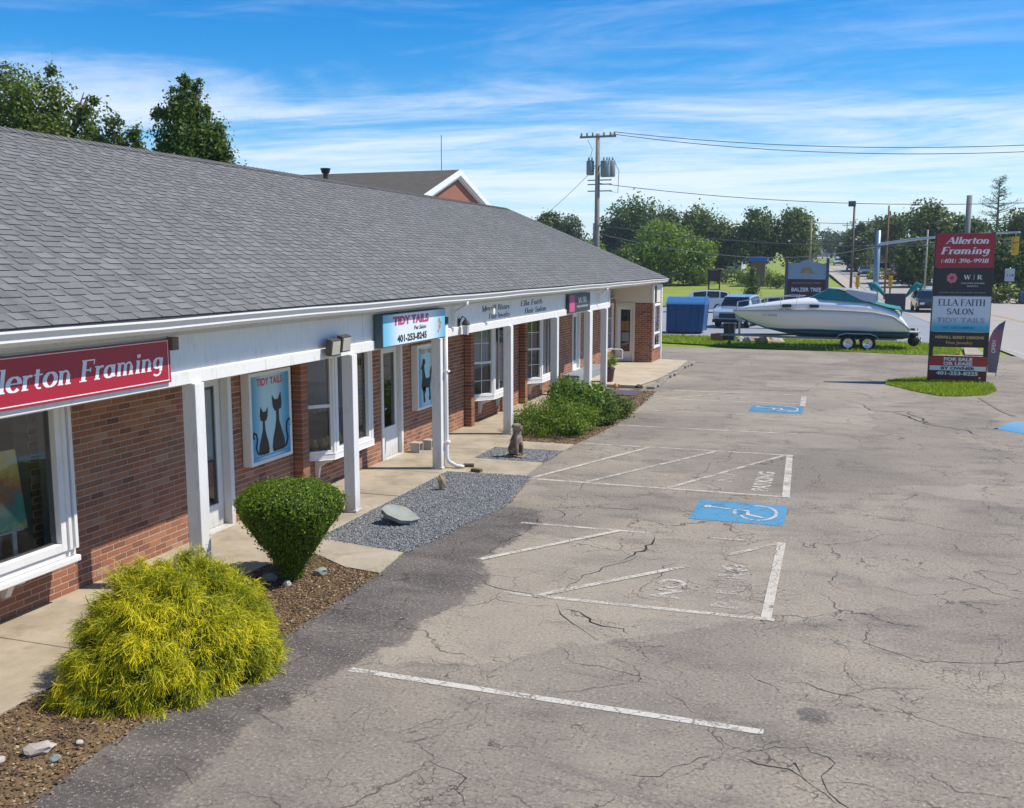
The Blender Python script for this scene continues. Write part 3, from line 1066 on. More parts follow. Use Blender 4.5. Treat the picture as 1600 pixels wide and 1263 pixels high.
for pts, w in [
    ([(-4.05, 10.7), (-3.75, 10.45), (-3.53, 10.38), (-3.08, 10.3), (-2.97, 10.57)], 0.024),
    ([(-2.97, 10.57), (-2.88, 11.1), (-2.63, 11.72), (-2.44, 12.36)], 0.020), ([(-2.62, 11.9), (-2.44, 12.5), (-2.45, 13.3)], 0.050),
    ([(-2.95, 10.23), (-2.69, 9.69), (-2.27, 9.26)], 0.02), ([(-2.83, 10.06), (-2.38, 9.75), (-2.07, 9.62), (-1.95, 9.5)], 0.035),
    ([(-0.08, 28.67), (0.64, 26.99), (0.87, 26.83), (1.49, 26.92), (1.82, 24.98), (2.27, 24.55), (3.02, 23.46)], 0.06),
    ([(1.3, 26.7), (1.5, 25.6), (1.85, 24.9)], 0.13),
    ([(-0.67, 7.32), (-0.47, 7.20), (-0.30, 7.22), (-0.10, 7.03), (0.02, 6.84)], 0.02),
    ([(-0.24, 7.65), (-0.05, 7.5), (0.0, 7.1), (0.12, 6.85), (0.2, 6.75)], 0.022),
    ([(-0.76, 7.29), (-0.97, 7.06), (-1.18, 6.85), (-1.4, 6.8)], 0.014), ([(-0.67, 7.32), (-0.3, 7.48), (0, 7.5)], 0.014),
    ([(-0.3, 7.22), (-0.2, 7.35), (-0.12, 7.15)], 0.025),
    ([(0.33, 10.6), (0.32, 10.14), (0.81, 9.8), (1.3, 9.95), (1.74, 10.11), (3, 10.2)], 0.015),
    ([(0.0, 12.6), (-0.1, 11.7), (0.2, 11.55)], 0.013), ([(1.1, 12.6), (2.0, 12.0), (2.6, 11.7)], 0.013),
    ([(-0.1, 15.5), (0.8, 15.3), (1.8, 14.8), (3, 15.2)], 0.011),
    ([(-4.1, 13.4), (-3.95, 13.9), (-4.2, 14.3), (-3.7, 14.6), (-2.8, 14.7)], 0.02), ([(-4.45, 13.9), (-4.2, 13.4), (-4.25, 12.6), (-4.4, 11.6)], 0.025),
    ([(0.4, 8.6), (-0.2, 8.9), (-0.6, 8.8)], 0.012), ([(-0.4, 8.6), (-0.7, 9.0)], 0.018),
    ([(-3.0, 6.5), (-2.6, 6.35), (-2.4, 6.0)], 0.012), ([(-2.6, 9.0), (-2.3, 8.6), (-1.4, 8.5)], 0.010),
    ([(-3, 36), (-1, 35), (1, 33.5), (2.4, 32.9)], 0.05), ([(-6, 41), (-3, 39.5), (-0.5, 38.6), (1.5, 38.2)], 0.05),
    ([(-2, 31.5), (0.5, 30.5), (0.8, 29)], 0.04), ([(-4.9, 16.0), (-5.3, 15.4)], 0.02), ([(0.6, 5.4), (1.2, 5.9), (2.0, 5.7), (2.8, 6.1)], 0.02),
]:
    crack(pts, w)

# puddle at the kerb
mb = MB()
pl = [(3.25, 24.7), (3.45, 24.95), (3.62, 25.5), (3.85, 26.0), (4.5, 26.2), (5.2, 25.8), (5.0, 24.7), (4.5, 24.1), (3.9, 24.1), (3.55, 24.35)]
mb.add([(x, y, 0.0045) for x, y in pl], [tuple(range(len(pl)))])
struct(mb.build('puddle', mat('standing_water', lambda nt: principled(nt, (0.02, 0.035, 0.05), 0.03, nt.noise(world_co(nt), 3, 2), 0.05, 0.01, Specular_IOR_Level=1.0, Coat_Weight=1.0))))
m_concrete('old_kerb', (0.2, 0.18, 0.15), (0.32, 0.28, 0.23))
mb = MB()
ribbon(mb, rsub([(3.6, 30.4), (3.72, 29.0), (3.85, 27.6), (4.0, 26.9)], 3), 0.12, 0.012)
struct(mb.build('sunken_kerb', m_concrete('sand_kerb', (0.17, 0.145, 0.11), (0.27, 0.23, 0.18))))

# ---------------------------------------------------------------- sidewalk slabs, pads, beds
slabs = []
yj = [-2, 0.4, 2.6, 4.9, 7.35, 9.8, 12.1, 14.2, 16.05, 18.4, 20.2, 22.6, 25.0, 27.3, 28.9]
sw = MB()
root_sw = struct(bpy.data.objects.new('sidewalk', None))
COL.objects.link(root_sw)
for a, b in zip(yj, yj[1:]):
    mb = MB()
    xr = -6.78 if a > 9 else -6.58
    mb.box(-8.6, a + 0.008, -0.04, xr, b - 0.008, 0.02 + rnd.uniform(-.003, .003))
    o = mb.build('concrete_slab', CONC, root_sw, bevel=0.006)
for nm, poly in (('pad', [(-6.77, 11.62), (-5.37, 11.36), (-5.28, 10.49), (-5.8, 10.58), (-6.41, 10.95), (-6.77, 10.85)]),
                 ('pad', [(-6.77, 16.25), (-6.76, 17.57), (-5.37, 17.58), (-5.30, 16.36)]),
                 ('pad', [(-6.77, 18.80), (-5.32, 18.84), (-5.3, 19.6), (-6.77, 19.6)])):
    mb = MB()
    mb.prism([(x, y) for x, y in poly], (0, 0, -0.03), X_, Y_, Z_, 0.046)
    mb.build('concrete_slab', CONC, root_sw, bevel=0.005)
# far raised landing
mb = MB()
mb.prism([(-8.6, 29.3), (-5.95, 29.3), (-5.72, 31.0), (-5.62, 34.5), (-5.75, 37.6), (-6.9, 37.9), (-8.6, 37.9)], (0, 0, -0.02), X_, Y_, Z_, 0.115)
mb.build('concrete_landing', m_concrete('landing_concrete', (0.40, 0.33, 0.23), (0.50, 0.42, 0.31), 0.35), root_sw, bevel=0.02)
mb = MB()
mb.box(-8.3, 29.2, 0.1, -7.75, 32.8, 0.34)
mb.build('concrete_ramp_wall', plain('blue_grey_concrete', (0.22, 0.25, 0.27), 0.9, 0.2), root_sw, bevel=0.01)
mb = MB()
for i in range(16):
    y = 29.5 + i * 0.52
    mb.obox((-5.55 + 0.05 * math.sin(i), y, 0.04), (0.10 + rnd.uniform(-.02, .02), 0.02, 0), (0, 0.22, 0), (0, 0, 0.04 + rnd.uniform(0, .02)), 0.5)
o = mb.build('old_kerb_stone', MATS['old_kerb'], root_sw, bevel=0.015, kind='stuff')


def bed(name, poly, z, m):
    mb = MB()
    mb.add([(x, y, z) for x, y in poly], [tuple(range(len(poly)))])
    return struct(mb.build(name, m))


grav1 = [(-6.77, 11.65), (-6.77, 16.2), (-6.48, 16.23), (-5.88, 16.34), (-5.23, 16.37), (-5.06, 14.88), (-4.92, 14.05), (-5.12, 13.27), (-5.22, 12.29), (-5.37, 11.4)]
grav2 = [(-6.76, 17.6), (-6.76, 18.78), (-6.36, 18.78), (-5.32, 18.80), (-5.4, 17.6)]
mulch1 = [(-6.77, 8.2), (-6.77, 10.85), (-6.41, 10.93), (-5.8, 10.56), (-5.28, 10.47), (-5.28, 9.33), (-5.27, 8.33), (-5.2, 7.2), (-5.35, 6.4)]
mulch0 = [(-6.57, -2), (-6.57, 8.2), (-5.35, 8.2), (-5.36, 6.4), (-5.36, 5.83), (-5.26, 4.97), (-5.2, -2)]
mulch2 = [(-6.77, 19.62), (-6.77, 28.8), (-5.3, 28.8), (-5.05, 24), (-5.15, 21), (-5.3, 19.62)]
GRAVG = m_ground('gravel_ground', [(0.3, (0.10, 0.105, 0.11)), (0.7, (0.26, 0.265, 0.27))], 5, 50)
MULCHG = m_ground('mulch_ground', [(0.3, (0.05, 0.032, 0.02)), (0.5, (0.14, 0.088, 0.042)), (0.7, (0.30, 0.185, 0.075))], 3, 40)
bed('gravel_bed', grav1, 0.004, GRAVG)
bed('gravel_bed', grav2, 0.004, GRAVG)
bed('mulch_bed', mulch1, 0.004, MULCHG)
bed('mulch_bed', mulch0, 0.0045, MULCHG)
bed('mulch_bed', mulch2, 0.004, MULCHG)


def scatter_in(poly, n, inset=0.0):
    P = np.array(poly)
    lo, hi = P.min(0), P.max(0)
    out = np.zeros((0, 2))
    while len(out) < n:
        q = rng.uniform(lo, hi, (n * 2, 2))
        s = poly_sd(q[:, 0], q[:, 1], poly)
        q = q[(s > inset) | ((s > -0.07) & (rng.uniform(0, 1, len(s)) < 0.25))]
        out = np.concatenate([out, q])
    return out[:n]


def stones(name, pts, smin, smax, flat, m, z0=0.006, stack=0.012, label=None, cat=None):
    """pile of irregular octahedral stones; one counted-by-nobody object"""
    n = len(pts)
    base = np.array([(1, 0, 0), (0, 1, 0), (-1, 0, 0), (0, -1, 0), (0, 0, 1), (0, 0, -1)], float)
    fc = np.array([(0, 1, 4), (1, 2, 4), (2, 3, 4), (3, 0, 4), (1, 0, 5), (2, 1, 5), (3, 2, 5), (0, 3, 5)])
    s = rng.uniform(smin, smax, n)
    v = base[None] * (1 + rng.uniform(-.35, .35, (n, 6, 1))) * s[:, None, None]
    v[:, :, 2] *= flat
    a = rng.uniform(0, 6.28, n)
    b = rng.uniform(-.7, .7, n)
    ca, sa, cb, sb = np.cos(a)[:, None], np.sin(a)[:, None], np.cos(b)[:, None], np.sin(b)[:, None]
    x, y, z = v[..., 0], v[..., 1], v[..., 2]
    y, z = y * cb - z * sb, y * sb + z * cb
    x, y = x * ca - y * sa, x * sa + y * ca
    P = np.stack([x + pts[:, 0:1], y + pts[:, 1:2], z + z0 + rng.uniform(0, stack, (n, 1))], -1)
    tri = P[:, fc, :].reshape(-1, 3)
    t = np.repeat(rng.uniform(0.01, 1, n), 8)
    o = mesh_np(name, tri, 3, t, m, kind='stuff')
    if label:
        o['label'] = label
        o['category'] = cat
    return o


GRAVM = m_tone('gravel_stone', [(0.0, (0.11, 0.115, 0.12)), (0.5, (0.23, 0.235, 0.235)), (0.85, (0.33, 0.33, 0.32)), (1.0, (0.46, 0.45, 0.43))])
MULM = m_tone('mulch_chip', [(0.0, (0.035, 0.024, 0.016)), (0.4, (0.12, 0.072, 0.036)), (0.8, (0.29, 0.175, 0.072)), (1.0, (0.48, 0.38, 0.25))])
stones('gravel', scatter_in(grav1, 30000), 0.006, 0.017, 0.7, GRAVM, label='blue-grey crushed gravel in the bed before the second and third posts', cat='gravel')
stones('gravel', scatter_in(grav2, 5200), 0.008, 0.020, 0.7, GRAVM, label='small patch of grey gravel around the dog statue', cat='gravel')
stones('mulch', scatter_in(mulch0, 16000), 0.005, 0.019, 0.35, MULM, label='brown mulch and grit by the golden shrub near the corner', cat='mulch')
stones('mulch', scatter_in(mulch1, 12000), 0.005, 0.017, 0.35, MULM, label='tan mulch and dead needles around the clipped shrub', cat='mulch')
stones('mulch', scatter_in(mulch2, 4000), 0.010, 0.03, 0.35, MULM, label='brown mulch under the spreading green bushes', cat='mulch')
loose = np.stack([rng.normal(-5.15, 0.22, 500), rng.uniform(4.5, 14, 500)], 1)
stones('loose_grit', loose, 0.004, 0.012, 0.6, GRAVM, 0.002, 0.001, label='loose grit spilled along the edge of the asphalt', cat='grit')

# ================================================================ SHOPPING PLAZA
W = -8.3          # main wall plane
FX = -7.0         # fascia face
BROOT = thing('shopping_plaza', 'long single-storey brick shop row with grey shingle hip roof and white posts', 'building', (-8.3, 6, 0))
Y0, Y1 = -2.0, 36.4
openings = [(1.0, 4.2, .62, 2.42), (4.9, 8.22, .62, 2.42), (10.9, 11.9, 0, 2.26), (13.98, 15.82, .66, 2.42), (16.68, 17.62, 0, 2.26), (19.1, 19.86, 0, 2.26),
            (21.48, 23.6, .66, 2.42), (25.28, 27.3, .62, 2.42), (30.3, 31.25, .34, 2.26), (34.1, 36.1, .6, 2.3)]


def wall_cells(y0, y1, z0, z1, ops):
    """rectangles of wall around openings"""
    ycut = sorted({y0, y1, *[o[0] for o in ops], *[o[1] for o in ops]})
    ycut = [y for y in ycut if y0 <= y <= y1]
    out = []
    for a, b in zip(ycut, ycut[1:]):
        mid = (a + b) / 2
        blk = sorted([(o[2], o[3]) for o in ops if o[0] < mid < o[1]])
        z = z0
        for (c, d) in blk:
            if c > z:
                out.append((a, b, z, c))
            z = max(z, d)
        if z < z1:
            out.append((a, b, z, z1))
    return out


BW, BH, BJ = 0.201, 0.062, 0.0145


def brick_layout(y0, y1, z0, z1, ops):
    res = []
    row = 0
    z = z0
    while z + BH <= z1 + 0.03:
        y = y0 - (0.5 * (BW + BJ) if row % 2 else 0)
        while y < y1:
            a, b = max(y, y0), min(y + BW, y1)
            if b - a > 0.03:
                segs = [(a, b)]
                for o in ops:
                    if z < o[3] - 0.01 and z + BH > o[2] + 0.01:
                        ns = []
                        for (c, d) in segs:
                            if d <= o[0] or c >= o[1]:
                                ns.append((c, d))
                            else:
                                if o[0] - c > 0.03:
                                    ns.append((c, o[0]))
                                if d - o[1] > 0.03:
                                    ns.append((o[1], d))
                        segs = ns
                for c, d in segs:
                    res.append((c, d, z, min(z + BH, z1)))
            y += BW + BJ
        z += BH + BJ
        row += 1
    return res


wallp = MB()
for a, b, c, d in wall_cells(Y0, Y1, 0, 2.45, openings):
    wallp.box(W - 0.2, a, c, W, b, d)
wallo = wallp.build('brick_wall', MORTAR, BROOT)
bricks = brick_layout(Y0, Y1, 0.015, 2.44, openings)


def brick_visible(bk):
    """size in view, 0 when outside the picture or behind the fascia"""
    y, z = (bk[0] + bk[1]) / 2, (bk[2] + bk[3]) / 2
    if y < 7.3 or bk[1] - bk[0] < 0.12:
        return 0
    if z > 2.12 - 0.02 * (y - 9):
        return 0
    if y < 9.3 and z < 0.25:
        return 0
    return 1.0 / y ** 2


bsort = sorted(bricks, key=lambda k: -brick_visible(k))
ind = bsort[:296]
unit = MB()
unit.box(-0.5, -0.5, -0.5, 0.5, 0.5, 0.5)
ume = None
for a, b, c, d in ind:
    if ume is None:
        o = unit.build('brick', BRICK, None)
        ume = o.data
    else:
        o = bpy.data.objects.new('brick', ume)
        COL.objects.link(o)
    pr = rnd.uniform(0.003, 0.006)
    o.parent = wallo
    o.location = (W - 0.01 + pr / 2 + 8.3, (a + b) / 2 - 6, (c + d) / 2)
    o.scale = (0.02 + pr, b - a, d - c)
    tv = min(1, max(0, rnd.gauss(0.5, 0.22)))
    o.color = (tv, 0, 0, 1)
mb = MB()
for a, b, c, d in bsort[296:]:
    mb.box(W - 0.01, a, c, W + rnd.uniform(0.003, 0.006), b, d, min(1, max(0.01, rnd.gauss(0.5, 0.22))))
mb.build('brickwork', BRICK, wallo, kind='stuff')
# small flank piers beside the bays
mb, bm = MB(), MB()
for y in (13.55, 20.98, 24.98):
    bm.box(W + 0.015, y, 0.0, W + 0.17, y + 0.19, 2.44)
    r = 0
    z = 0.015
    while z < 2.4:
        t = min(1, max(0.01, rnd.gauss(0.5, 0.2)))
        mb.box(W + 0.02, y - 0.008, z, W + 0.178, y + 0.198, z + BH, t)
        z += BH + BJ
    bm.build('pier_core', MORTAR, wallo)
    bm = MB()
mb.build('pier_brickwork', BRICK, wallo, kind='stuff')

# interior shell seen through the glass
mb = MB()
mb.box(-11.6, Y0, 0.0, -11.5, Y1, 2.46)
mb.box(-11.5, Y0, -0.02, W - 0.2, Y1, 0.03)
mb.box(-11.5, Y0, 2.46, W, Y1, 2.50)
for y in (4.55, 12.3, 18.3, 24.4, 28.6, 33.2):
    mb.box(-11.5, y, 0.03, W - 0.2, y + 0.12, 2.46)
mb.build('interior_wall', plain('interior_plaster', (0.60, 0.57, 0.52), 0.9, 0.15, 1.2), BROOT)
# outer walls at the back
mb = MB()
mb.box(-16.3, Y0, 0, -16.1, 37.7, 3.1)
mb.box(-16.1, Y0, 0, W - 0.2, Y0 + 0.2, 3.1)
mb.box(-16.1, 37.5, 0, -7.1, 37.7, 3.1)
mb.build('rear_wall', plain('rear_brick_red', (0.22, 0.09, 0.06), 0.9, 0.25, 8), BROOT)

# fascia, ceiling, gutter
seams = [-2.0, 1.6, 5.2, 8.95, 13.52, 17.15, 20.5, 24.1, 28.07, 29.8]
for a, b in zip(seams, seams[1:]):
    mb = MB()
    mb.box(FX - 0.1, a + 0.006, 2.42, FX, b - 0.006, 2.97)
    mb.build('fascia_panel', WHITE, BROOT, bevel=0.006)
mb = MB()
mb.box(FX - 0.03, Y0, 2.412, FX + 0.035, 29.8, 2.56)
mb.box(FX - 0.10, 29.803, 2.412, FX + 0.035, 29.85, 2.97)
mb.build('fascia_trim', WHITE, BROOT, bevel=0.006)
mb = MB()
mb.box(W - 0.2, Y0, 2.463, FX - 0.1, 29.8, 2.50)
mb.build('porch_ceiling', WHITE, BROOT)
mb = MB()
mb.box(FX - 0.12, Y0, 2.972, FX + 0.06, 38.1, 3.02)
mb.box(FX - 0.12, Y0, 3.022, FX + 0.24, 38.1, 3.09)
mb.box(W - 0.2, 29.86, 3.0, FX - 0.12, 37.5, 3.03)
mb.build('eave_board', GREYPAINT, BROOT, bevel=0.005)
mb = MB()
ring = lambda y: [(FX + 0.245, y, 3.175), (FX + 0.245, y, 3.05), (FX + 0.30, y, 3.045), (FX + 0.345, y, 3.085), (FX + 0.345, y, 3.115), (FX + 0.385, y, 3.165), (FX + 0.385, y, 3.185), (FX + 0.365, y, 3.185), (FX + 0.36, y, 3.16), (FX + 0.33, y, 3.08), (FX + 0.265, y, 3.075), (FX + 0.26, y, 3.175)]
gy_ = list(np.linspace(Y0, 38.25, 28))
mb.loft([[(x, y, z + 0.006 * math.sin(y * 1.3)) for x, y, z in ring(y)] for y in gy_])
mb.build('gutter', WHITE2, BROOT)
for y in (17.1, 28.3):
    mb = MB()
    mb.tube([(FX + 0.30, y, 3.06), (FX + 0.30, y, 2.99), (FX + 0.08, y - .02, 2.86), (FX + 0.08, y - .03, 2.60)], 0.035, 8)
    mb.build('gutter_elbow', WHITE2, BROOT, True)

# posts
for i, (y, wx) in enumerate([(-1.6, .15), (2.0, .15), (5.6, .15), (9.36, .17), (13.08, .16), (16.42, .16), (20.35, .16), (23.95, .16), (27.35, .30), (29.3, .16)]):
    mb = MB()
    mb.box(-7.08 - 0.02, y - wx / 2, 0.02, -7.08 + 0.16, y + wx / 2, 2.412)
    mb.box(-7.08 - 0.04, y - wx / 2 - 0.015, 0.02, -7.08 + 0.18, y + wx / 2 + 0.015, 0.06)
    mb.build('porch_post', WHITE, BROOT, bevel=0.008)
# downspout on the third post in view
mb = MB()
dx, dy = -6.88, 16.50
mb.tube([(dx, dy, 2.72), (dx, dy, 1.5), (dx, dy, 0.22), (dx + 0.03, dy + 0.02, 0.14), (dx + 0.16, dy + 0.06, 0.06), (dx + 0.30, dy + 0.1, 0.04)], 0.038, 8)
ds = mb.build('downspout', WHITE2, BROOT, True)
mb = MB()
mb.cyl((dx, dy, 2.68), (dx, dy, 2.80), 0.055, n=10)
mb.build('connector', BLACK, ds)
mb = MB()
mb.box(dx - 0.06, dy - 0.05, 0.50, dx + 0.06, dy + 0.05, 0.53)
mb.box(dx - 0.06, dy - 0.05, 1.8, dx + 0.06, dy + 0.05, 1.83)
mb.build('bracket', WHITE2, ds)

# ---- roof
RX0, RZ0 = -6.715, 3.20       # eave line
RXR, SL = -11.6, 0.505       # ridge x, slope
RZR = RZ0 + (RX0 - RXR) * SL
YE = 38.35                   # hip eave
YR = YE - (RX0 - RXR)
bxx = 2 * RXR - RX0
mb = MB()
A, B_, C_, D_ = (RX0, Y0 - .3, RZ0 - .02), (RX0, YE, RZ0 - .02), (bxx, YE, RZ0 - .02), (bxx, Y0 - .3, RZ0 - .02)
E_, F_ = (RXR, Y0 - .3, RZR - .02), (RXR, YR, RZR - .02)
lowv = [(v[0], v[1], RZ0 - 0.10) for v in (A, B_, C_, D_)]
mb.add([A, B_, C_, D_, E_, F_] + lowv, [(0, 1, 5, 4), (1, 2, 5), (2, 3, 4, 5), (0, 4, 3), (0, 6, 7, 1), (1, 7, 8, 2), (2, 8, 9, 3), (3, 9, 6, 0), (6, 9, 8, 7)])
roof = mb.build('roof', SHINGLE, BROOT)
sl_len = math.hypot(RX0 - RXR, RZR - RZ0)
EXP = 0.132
ux, uz = -(RX0 - RXR) / sl_len, (RZR - RZ0) / sl_len    # up-slope
nxn, nzn = uz, -ux                                       # outward normal
tabs = []
ncourse = int(sl_len / EXP)
for k in range(ncourse + 1):
    s0 = k * EXP
    s1 = min(s0 + EXP + 0.03, sl_len)
    if s1 - s0 < 0.05:
        continue
    yend = YE - (RX0 - RXR) * (s0 / sl_len) - 0.02
    y = Y0 - 0.3 + rnd.uniform(0, 0.3)
    hi = False
    while y < yend:
        hi = not hi
        w = rnd.choice((0.14, 0.17, 0.20, 0.24)) if hi else rnd.choice((0.07, 0.10, 0.13, 0.16))
        y2 = min(y + w, yend)
        if y2 - y > 0.04:
            tabs.append((k, s0, s1, y, y2, rnd.uniform(.5, 1) if hi else rnd.uniform(0, .4)))
        y = y2 + 0.002


def sag(y, s):
    return 0.020 * (0.5 + 0.5 * math.sin(y * 0.62 + 1.2 * math.sin(y * 0.23))) * math.sin(math.pi * min(1, max(0, s / sl_len)))


def tab_geo(mb, k, s0, s1, ya, yb, r):
    th = 0.006 + (0.008 if r > 0.45 else 0.0) + r * 0.002
    sl0 = s0 - (0.008 if r > 0.45 else 0)
    p = lambda s, y, h: (RX0 + ux * s + nxn * (h + sag(y, s)), y, RZ0 + uz * s + nzn * (h + sag(y, s)))
    vs = [p(sl0, ya, 0), p(sl0, yb, 0), p(s1, yb, 0.0), p(s1, ya, 0.0), p(sl0, ya, th), p(sl0, yb, th), p(s1, yb, 0.004), p(s1, ya, 0.004)]
    mb.add(vs, [(0, 1, 2, 3), (4, 7, 6, 5), (0, 4, 5, 1), (1, 5, 6, 2), (3, 2, 6, 7), (0, 3, 7, 4)], max(0.08, min(1, 0.25 + 0.5 * rnd.random() + (0.12 if r > .45 else -.12))))
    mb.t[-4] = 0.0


def tab_key(t):
    ym = (t[3] + t[4]) / 2
    d = math.hypot(ym, 8)
    if ym < 6.6 + 0.45 * t[0] * 0.11:
        return 1e9
    return d / (t[4] - t[3]) ** 0.3


tabs.sort(key=tab_key)
# the 296 that show largest: separate shingles sharing a few meshes
slope_rot = Matrix(((nxn, 0, ux), (0, 1, 0), (nzn, 0, uz)))
proto = []
for th in (0.007, 0.0155):
    u_ = MB()
    # local: x = normal, y = along the eave, z = up-slope
    l0 = -0.008 if th > 0.01 else 0
    u_.add([(0, -.5, l0), (0, .5, l0), (0, .5, EXP + .03), (0, -.5, EXP + .03), (th, -.5, l0), (th, .5, l0), (.004, .5, EXP + .03), (.004, -.5, EXP + .03)],
           [(0, 1, 2, 3), (4, 7, 6, 5), (0, 4, 5, 1), (1, 5, 6, 2), (3, 2, 6, 7), (0, 3, 7, 4)])
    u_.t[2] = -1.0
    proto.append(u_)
pm = [None, None]
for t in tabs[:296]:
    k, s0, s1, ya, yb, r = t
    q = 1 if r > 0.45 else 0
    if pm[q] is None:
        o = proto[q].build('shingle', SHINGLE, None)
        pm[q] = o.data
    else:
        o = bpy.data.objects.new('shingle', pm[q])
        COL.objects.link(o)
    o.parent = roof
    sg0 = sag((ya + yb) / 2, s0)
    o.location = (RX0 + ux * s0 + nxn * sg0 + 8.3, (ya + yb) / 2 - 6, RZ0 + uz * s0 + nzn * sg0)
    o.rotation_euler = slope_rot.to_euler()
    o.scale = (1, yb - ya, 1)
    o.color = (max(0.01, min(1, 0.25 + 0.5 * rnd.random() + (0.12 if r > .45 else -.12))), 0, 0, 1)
mb = MB()
for t in tabs[296:]:
    tab_geo(mb, *t)
mb.build('shingle_courses', SHINGLE, roof, kind='stuff')
# ridge and hip caps
mb = MB()
y = Y0
while y < YR:
    for sgn in (1, -1):
        mb.add([(RXR, y, RZR + .028), (RXR, y + .17, RZR + .018), (RXR + sgn * .15, y + .17, RZR + .018 - .075), (RXR + sgn * .15, y, RZR + .028 - .075)], [(0, 1, 2, 3) if sgn < 0 else (3, 2, 1, 0)], rnd.uniform(.05, .5))
    y += 0.145
hv = Vector((RX0 - RXR, YE - YR, RZ0 - RZR))
nh = int(hv.length / 0.15)
for i in range(nh):
    p = Vector((RXR, YR, RZR)) + hv * (i / nh)
    q = Vector((RXR, YR, RZR)) + hv * ((i + 1.15) / nh)
    for sd_ in (Vector((-.02, -.14, 0)), Vector((-.14, -.02, 0))) if False else (Vector((.0, -.15, -.003)), Vector((-.15, .0, -.003))):
        mb.add([tuple(p + Vector((0, 0, .02))), tuple(q + Vector((0, 0, .03))), tuple(q + sd_ + Vector((0, 0, .012))), tuple(p + sd_ + Vector((0, 0, .004)))], [(0, 1, 2, 3)], rnd.uniform(.05, .5))
mb.build('ridge_cap', SHINGLE, roof, kind='stuff')
mb = MB()
mb.box(RX0 - 0.02, Y0 - .3, RZ0 - 0.035, RX0 + 0.02, YE, RZ0 - 0.008)
mb.build('drip_edge', plain('dark_drip', (0.06, 0.06, 0.065), 0.6), roof)
mb = MB()
mb.cyl((-12.1, 21.6, 5.2), (-12.1, 21.6, 5.92), 0.06, n=10)
mb.cyl((-12.1, 21.6, 5.90), (-12.1, 21.6, 6.02), 0.09, 0.13, n=10)
mb.build('vent_pipe', BLACK, roof)

# ---- far wing (door facing the camera, corner window)
mb = MB()
wx1 = -6.87
wing_ops = []
mb.box(-7.54, 36.4, 0.095, wx1 - 0.01, 36.6, 2.30)
mb.box(wx1 - 0.2, 36.6, 0.0, wx1 - 0.01, 36.62, 2.3)
mb.box(wx1 - 0.2, 36.62, 0.0, wx1 - 0.01, 37.9, 0.62)
mb.box(wx1 - 0.2, 37.72, 0.62, wx1 - 0.01, 37.9, 2.3)
wg = mb.build('wing_wall', MORTAR, BROOT)
mb = MB()
r = 0
z = 0.10
while z < 2.26:
    x = -7.54 - (0.1 if r % 2 else 0)
    while x < wx1 - 0.03:
        a, b = max(x, -7.54), min(x + BW, wx1)
        if b - a > .03:
            mb.box(a, 36.39, z, b, 36.41, z + BH, max(.01, min(1, rnd.gauss(.5, .22))))
        x += BW + BJ
    y = 36.395 + (0.1 if r % 2 else 0)
    while y < 37.9:
        a, b = max(y, 36.42), min(y + BW, 37.9)
        if b - a > .03 and (z < 0.56 or a < 36.5 or b > 37.75):
            mb.box(wx1 - 0.02, a, z, wx1, b, z + BH, max(.01, min(1, rnd.gauss(.6, .2))))
        y += BW + BJ
    z += BH + BJ
    r += 1
mb.build('wing_brickwork', BRICK, wg, kind='stuff')
mb = MB()
mb.box(W - 0.2, 36.4, 2.30, wx1, 36.6, 2.998)
mb.box(wx1 - 0.2, 36.6, 2.30, wx1, 38.0, 2.97)
mb.box(W - 0.2, 36.4, 0.095, -8.28, 36.6, 2.30)
mb.build('wing_frieze', CREAM, BROOT)
mb = MB()
mb.box(wx1 - 0.02, 36.7, 2.32, wx1 + 0.015, 37.05, 2.93)
mb.build('shutter_panel', BLACK, BROOT)
mb = MB()
mb.box(wx1 - 0.06, 37.9, 0.0, wx1 + 0.05, 38.05, 2.97)
mb.box(wx1 - 0.05, 36.36, 2.30, wx1 + 0.03, 36.46, 2.95)
mb.build('corner_board', WHITE2, BROOT, bevel=0.006)


def framed(name, a, b, frame_m, parent, w=0.07, d=0.08, glass=True, rails=(), munt=None, bot=None, gl_in=0.03):
    """flat window between floor points a,b = ((x,y,z0),(x,y,z1)): frame, pane, rails"""
    (ax, ay, z0), (bx, by, z1) = a, b
    L = Vector((bx - ax, by - ay, 0))
    ln = L.length
    u = L / ln
    n = Vector((u.y, -u.x, 0))          # outward (towards the lot)
    P = lambda s, z, o=0: tuple(Vector((ax, ay, 0)) + u * s + Vector((0, 0, z)) + n * o)

    def bar(mb, s0, s1, za, zb, dd=d, oo=0.0):
        c = Vector((ax, ay, 0)) + u * ((s0 + s1) / 2) + Vector((0, 0, (za + zb) / 2)) + n * oo
        mb.obox(c, u * ((s1 - s0) / 2), n * (dd / 2), Vector((0, 0, (zb - za) / 2)))
    mb = MB()
    bw = bot if bot else w
    bar(mb, 0, w, z0, z1)
    bar(mb, ln - w, ln, z0, z1)
    bar(mb, w, ln - w, z1 - w, z1)
    bar(mb, w, ln - w, z0, z0 + bw)
    for zr in rails:
        bar(mb, w, ln - w, zr - 0.028, zr + 0.028, d * 0.8)
    fr = mb.build(name, frame_m, parent, bevel=0.004)
    if glass:
        g = MB()
        g.quad(P(w, z0 + bw, -gl_in), P(ln - w, z0 + bw, -gl_in), P(ln - w, z1 - w, -gl_in), P(w, z1 - w, -gl_in))
        g.build('pane', GLASS, fr)
    if munt:
        g = MB()
        cols, zs = munt
        for i in range(1, cols):
            s = w + (ln - 2 * w) * i / cols
            bar(g, s - 0.008, s + 0.008, z0 + bw, z1 - w, 0.02, -gl_in + 0.012)
        for zz in zs:
            bar(g, w, ln - w, zz - 0.008, zz + 0.008, 0.021, -gl_in + 0.012)
        g.build('muntin', frame_m, fr)
    return fr


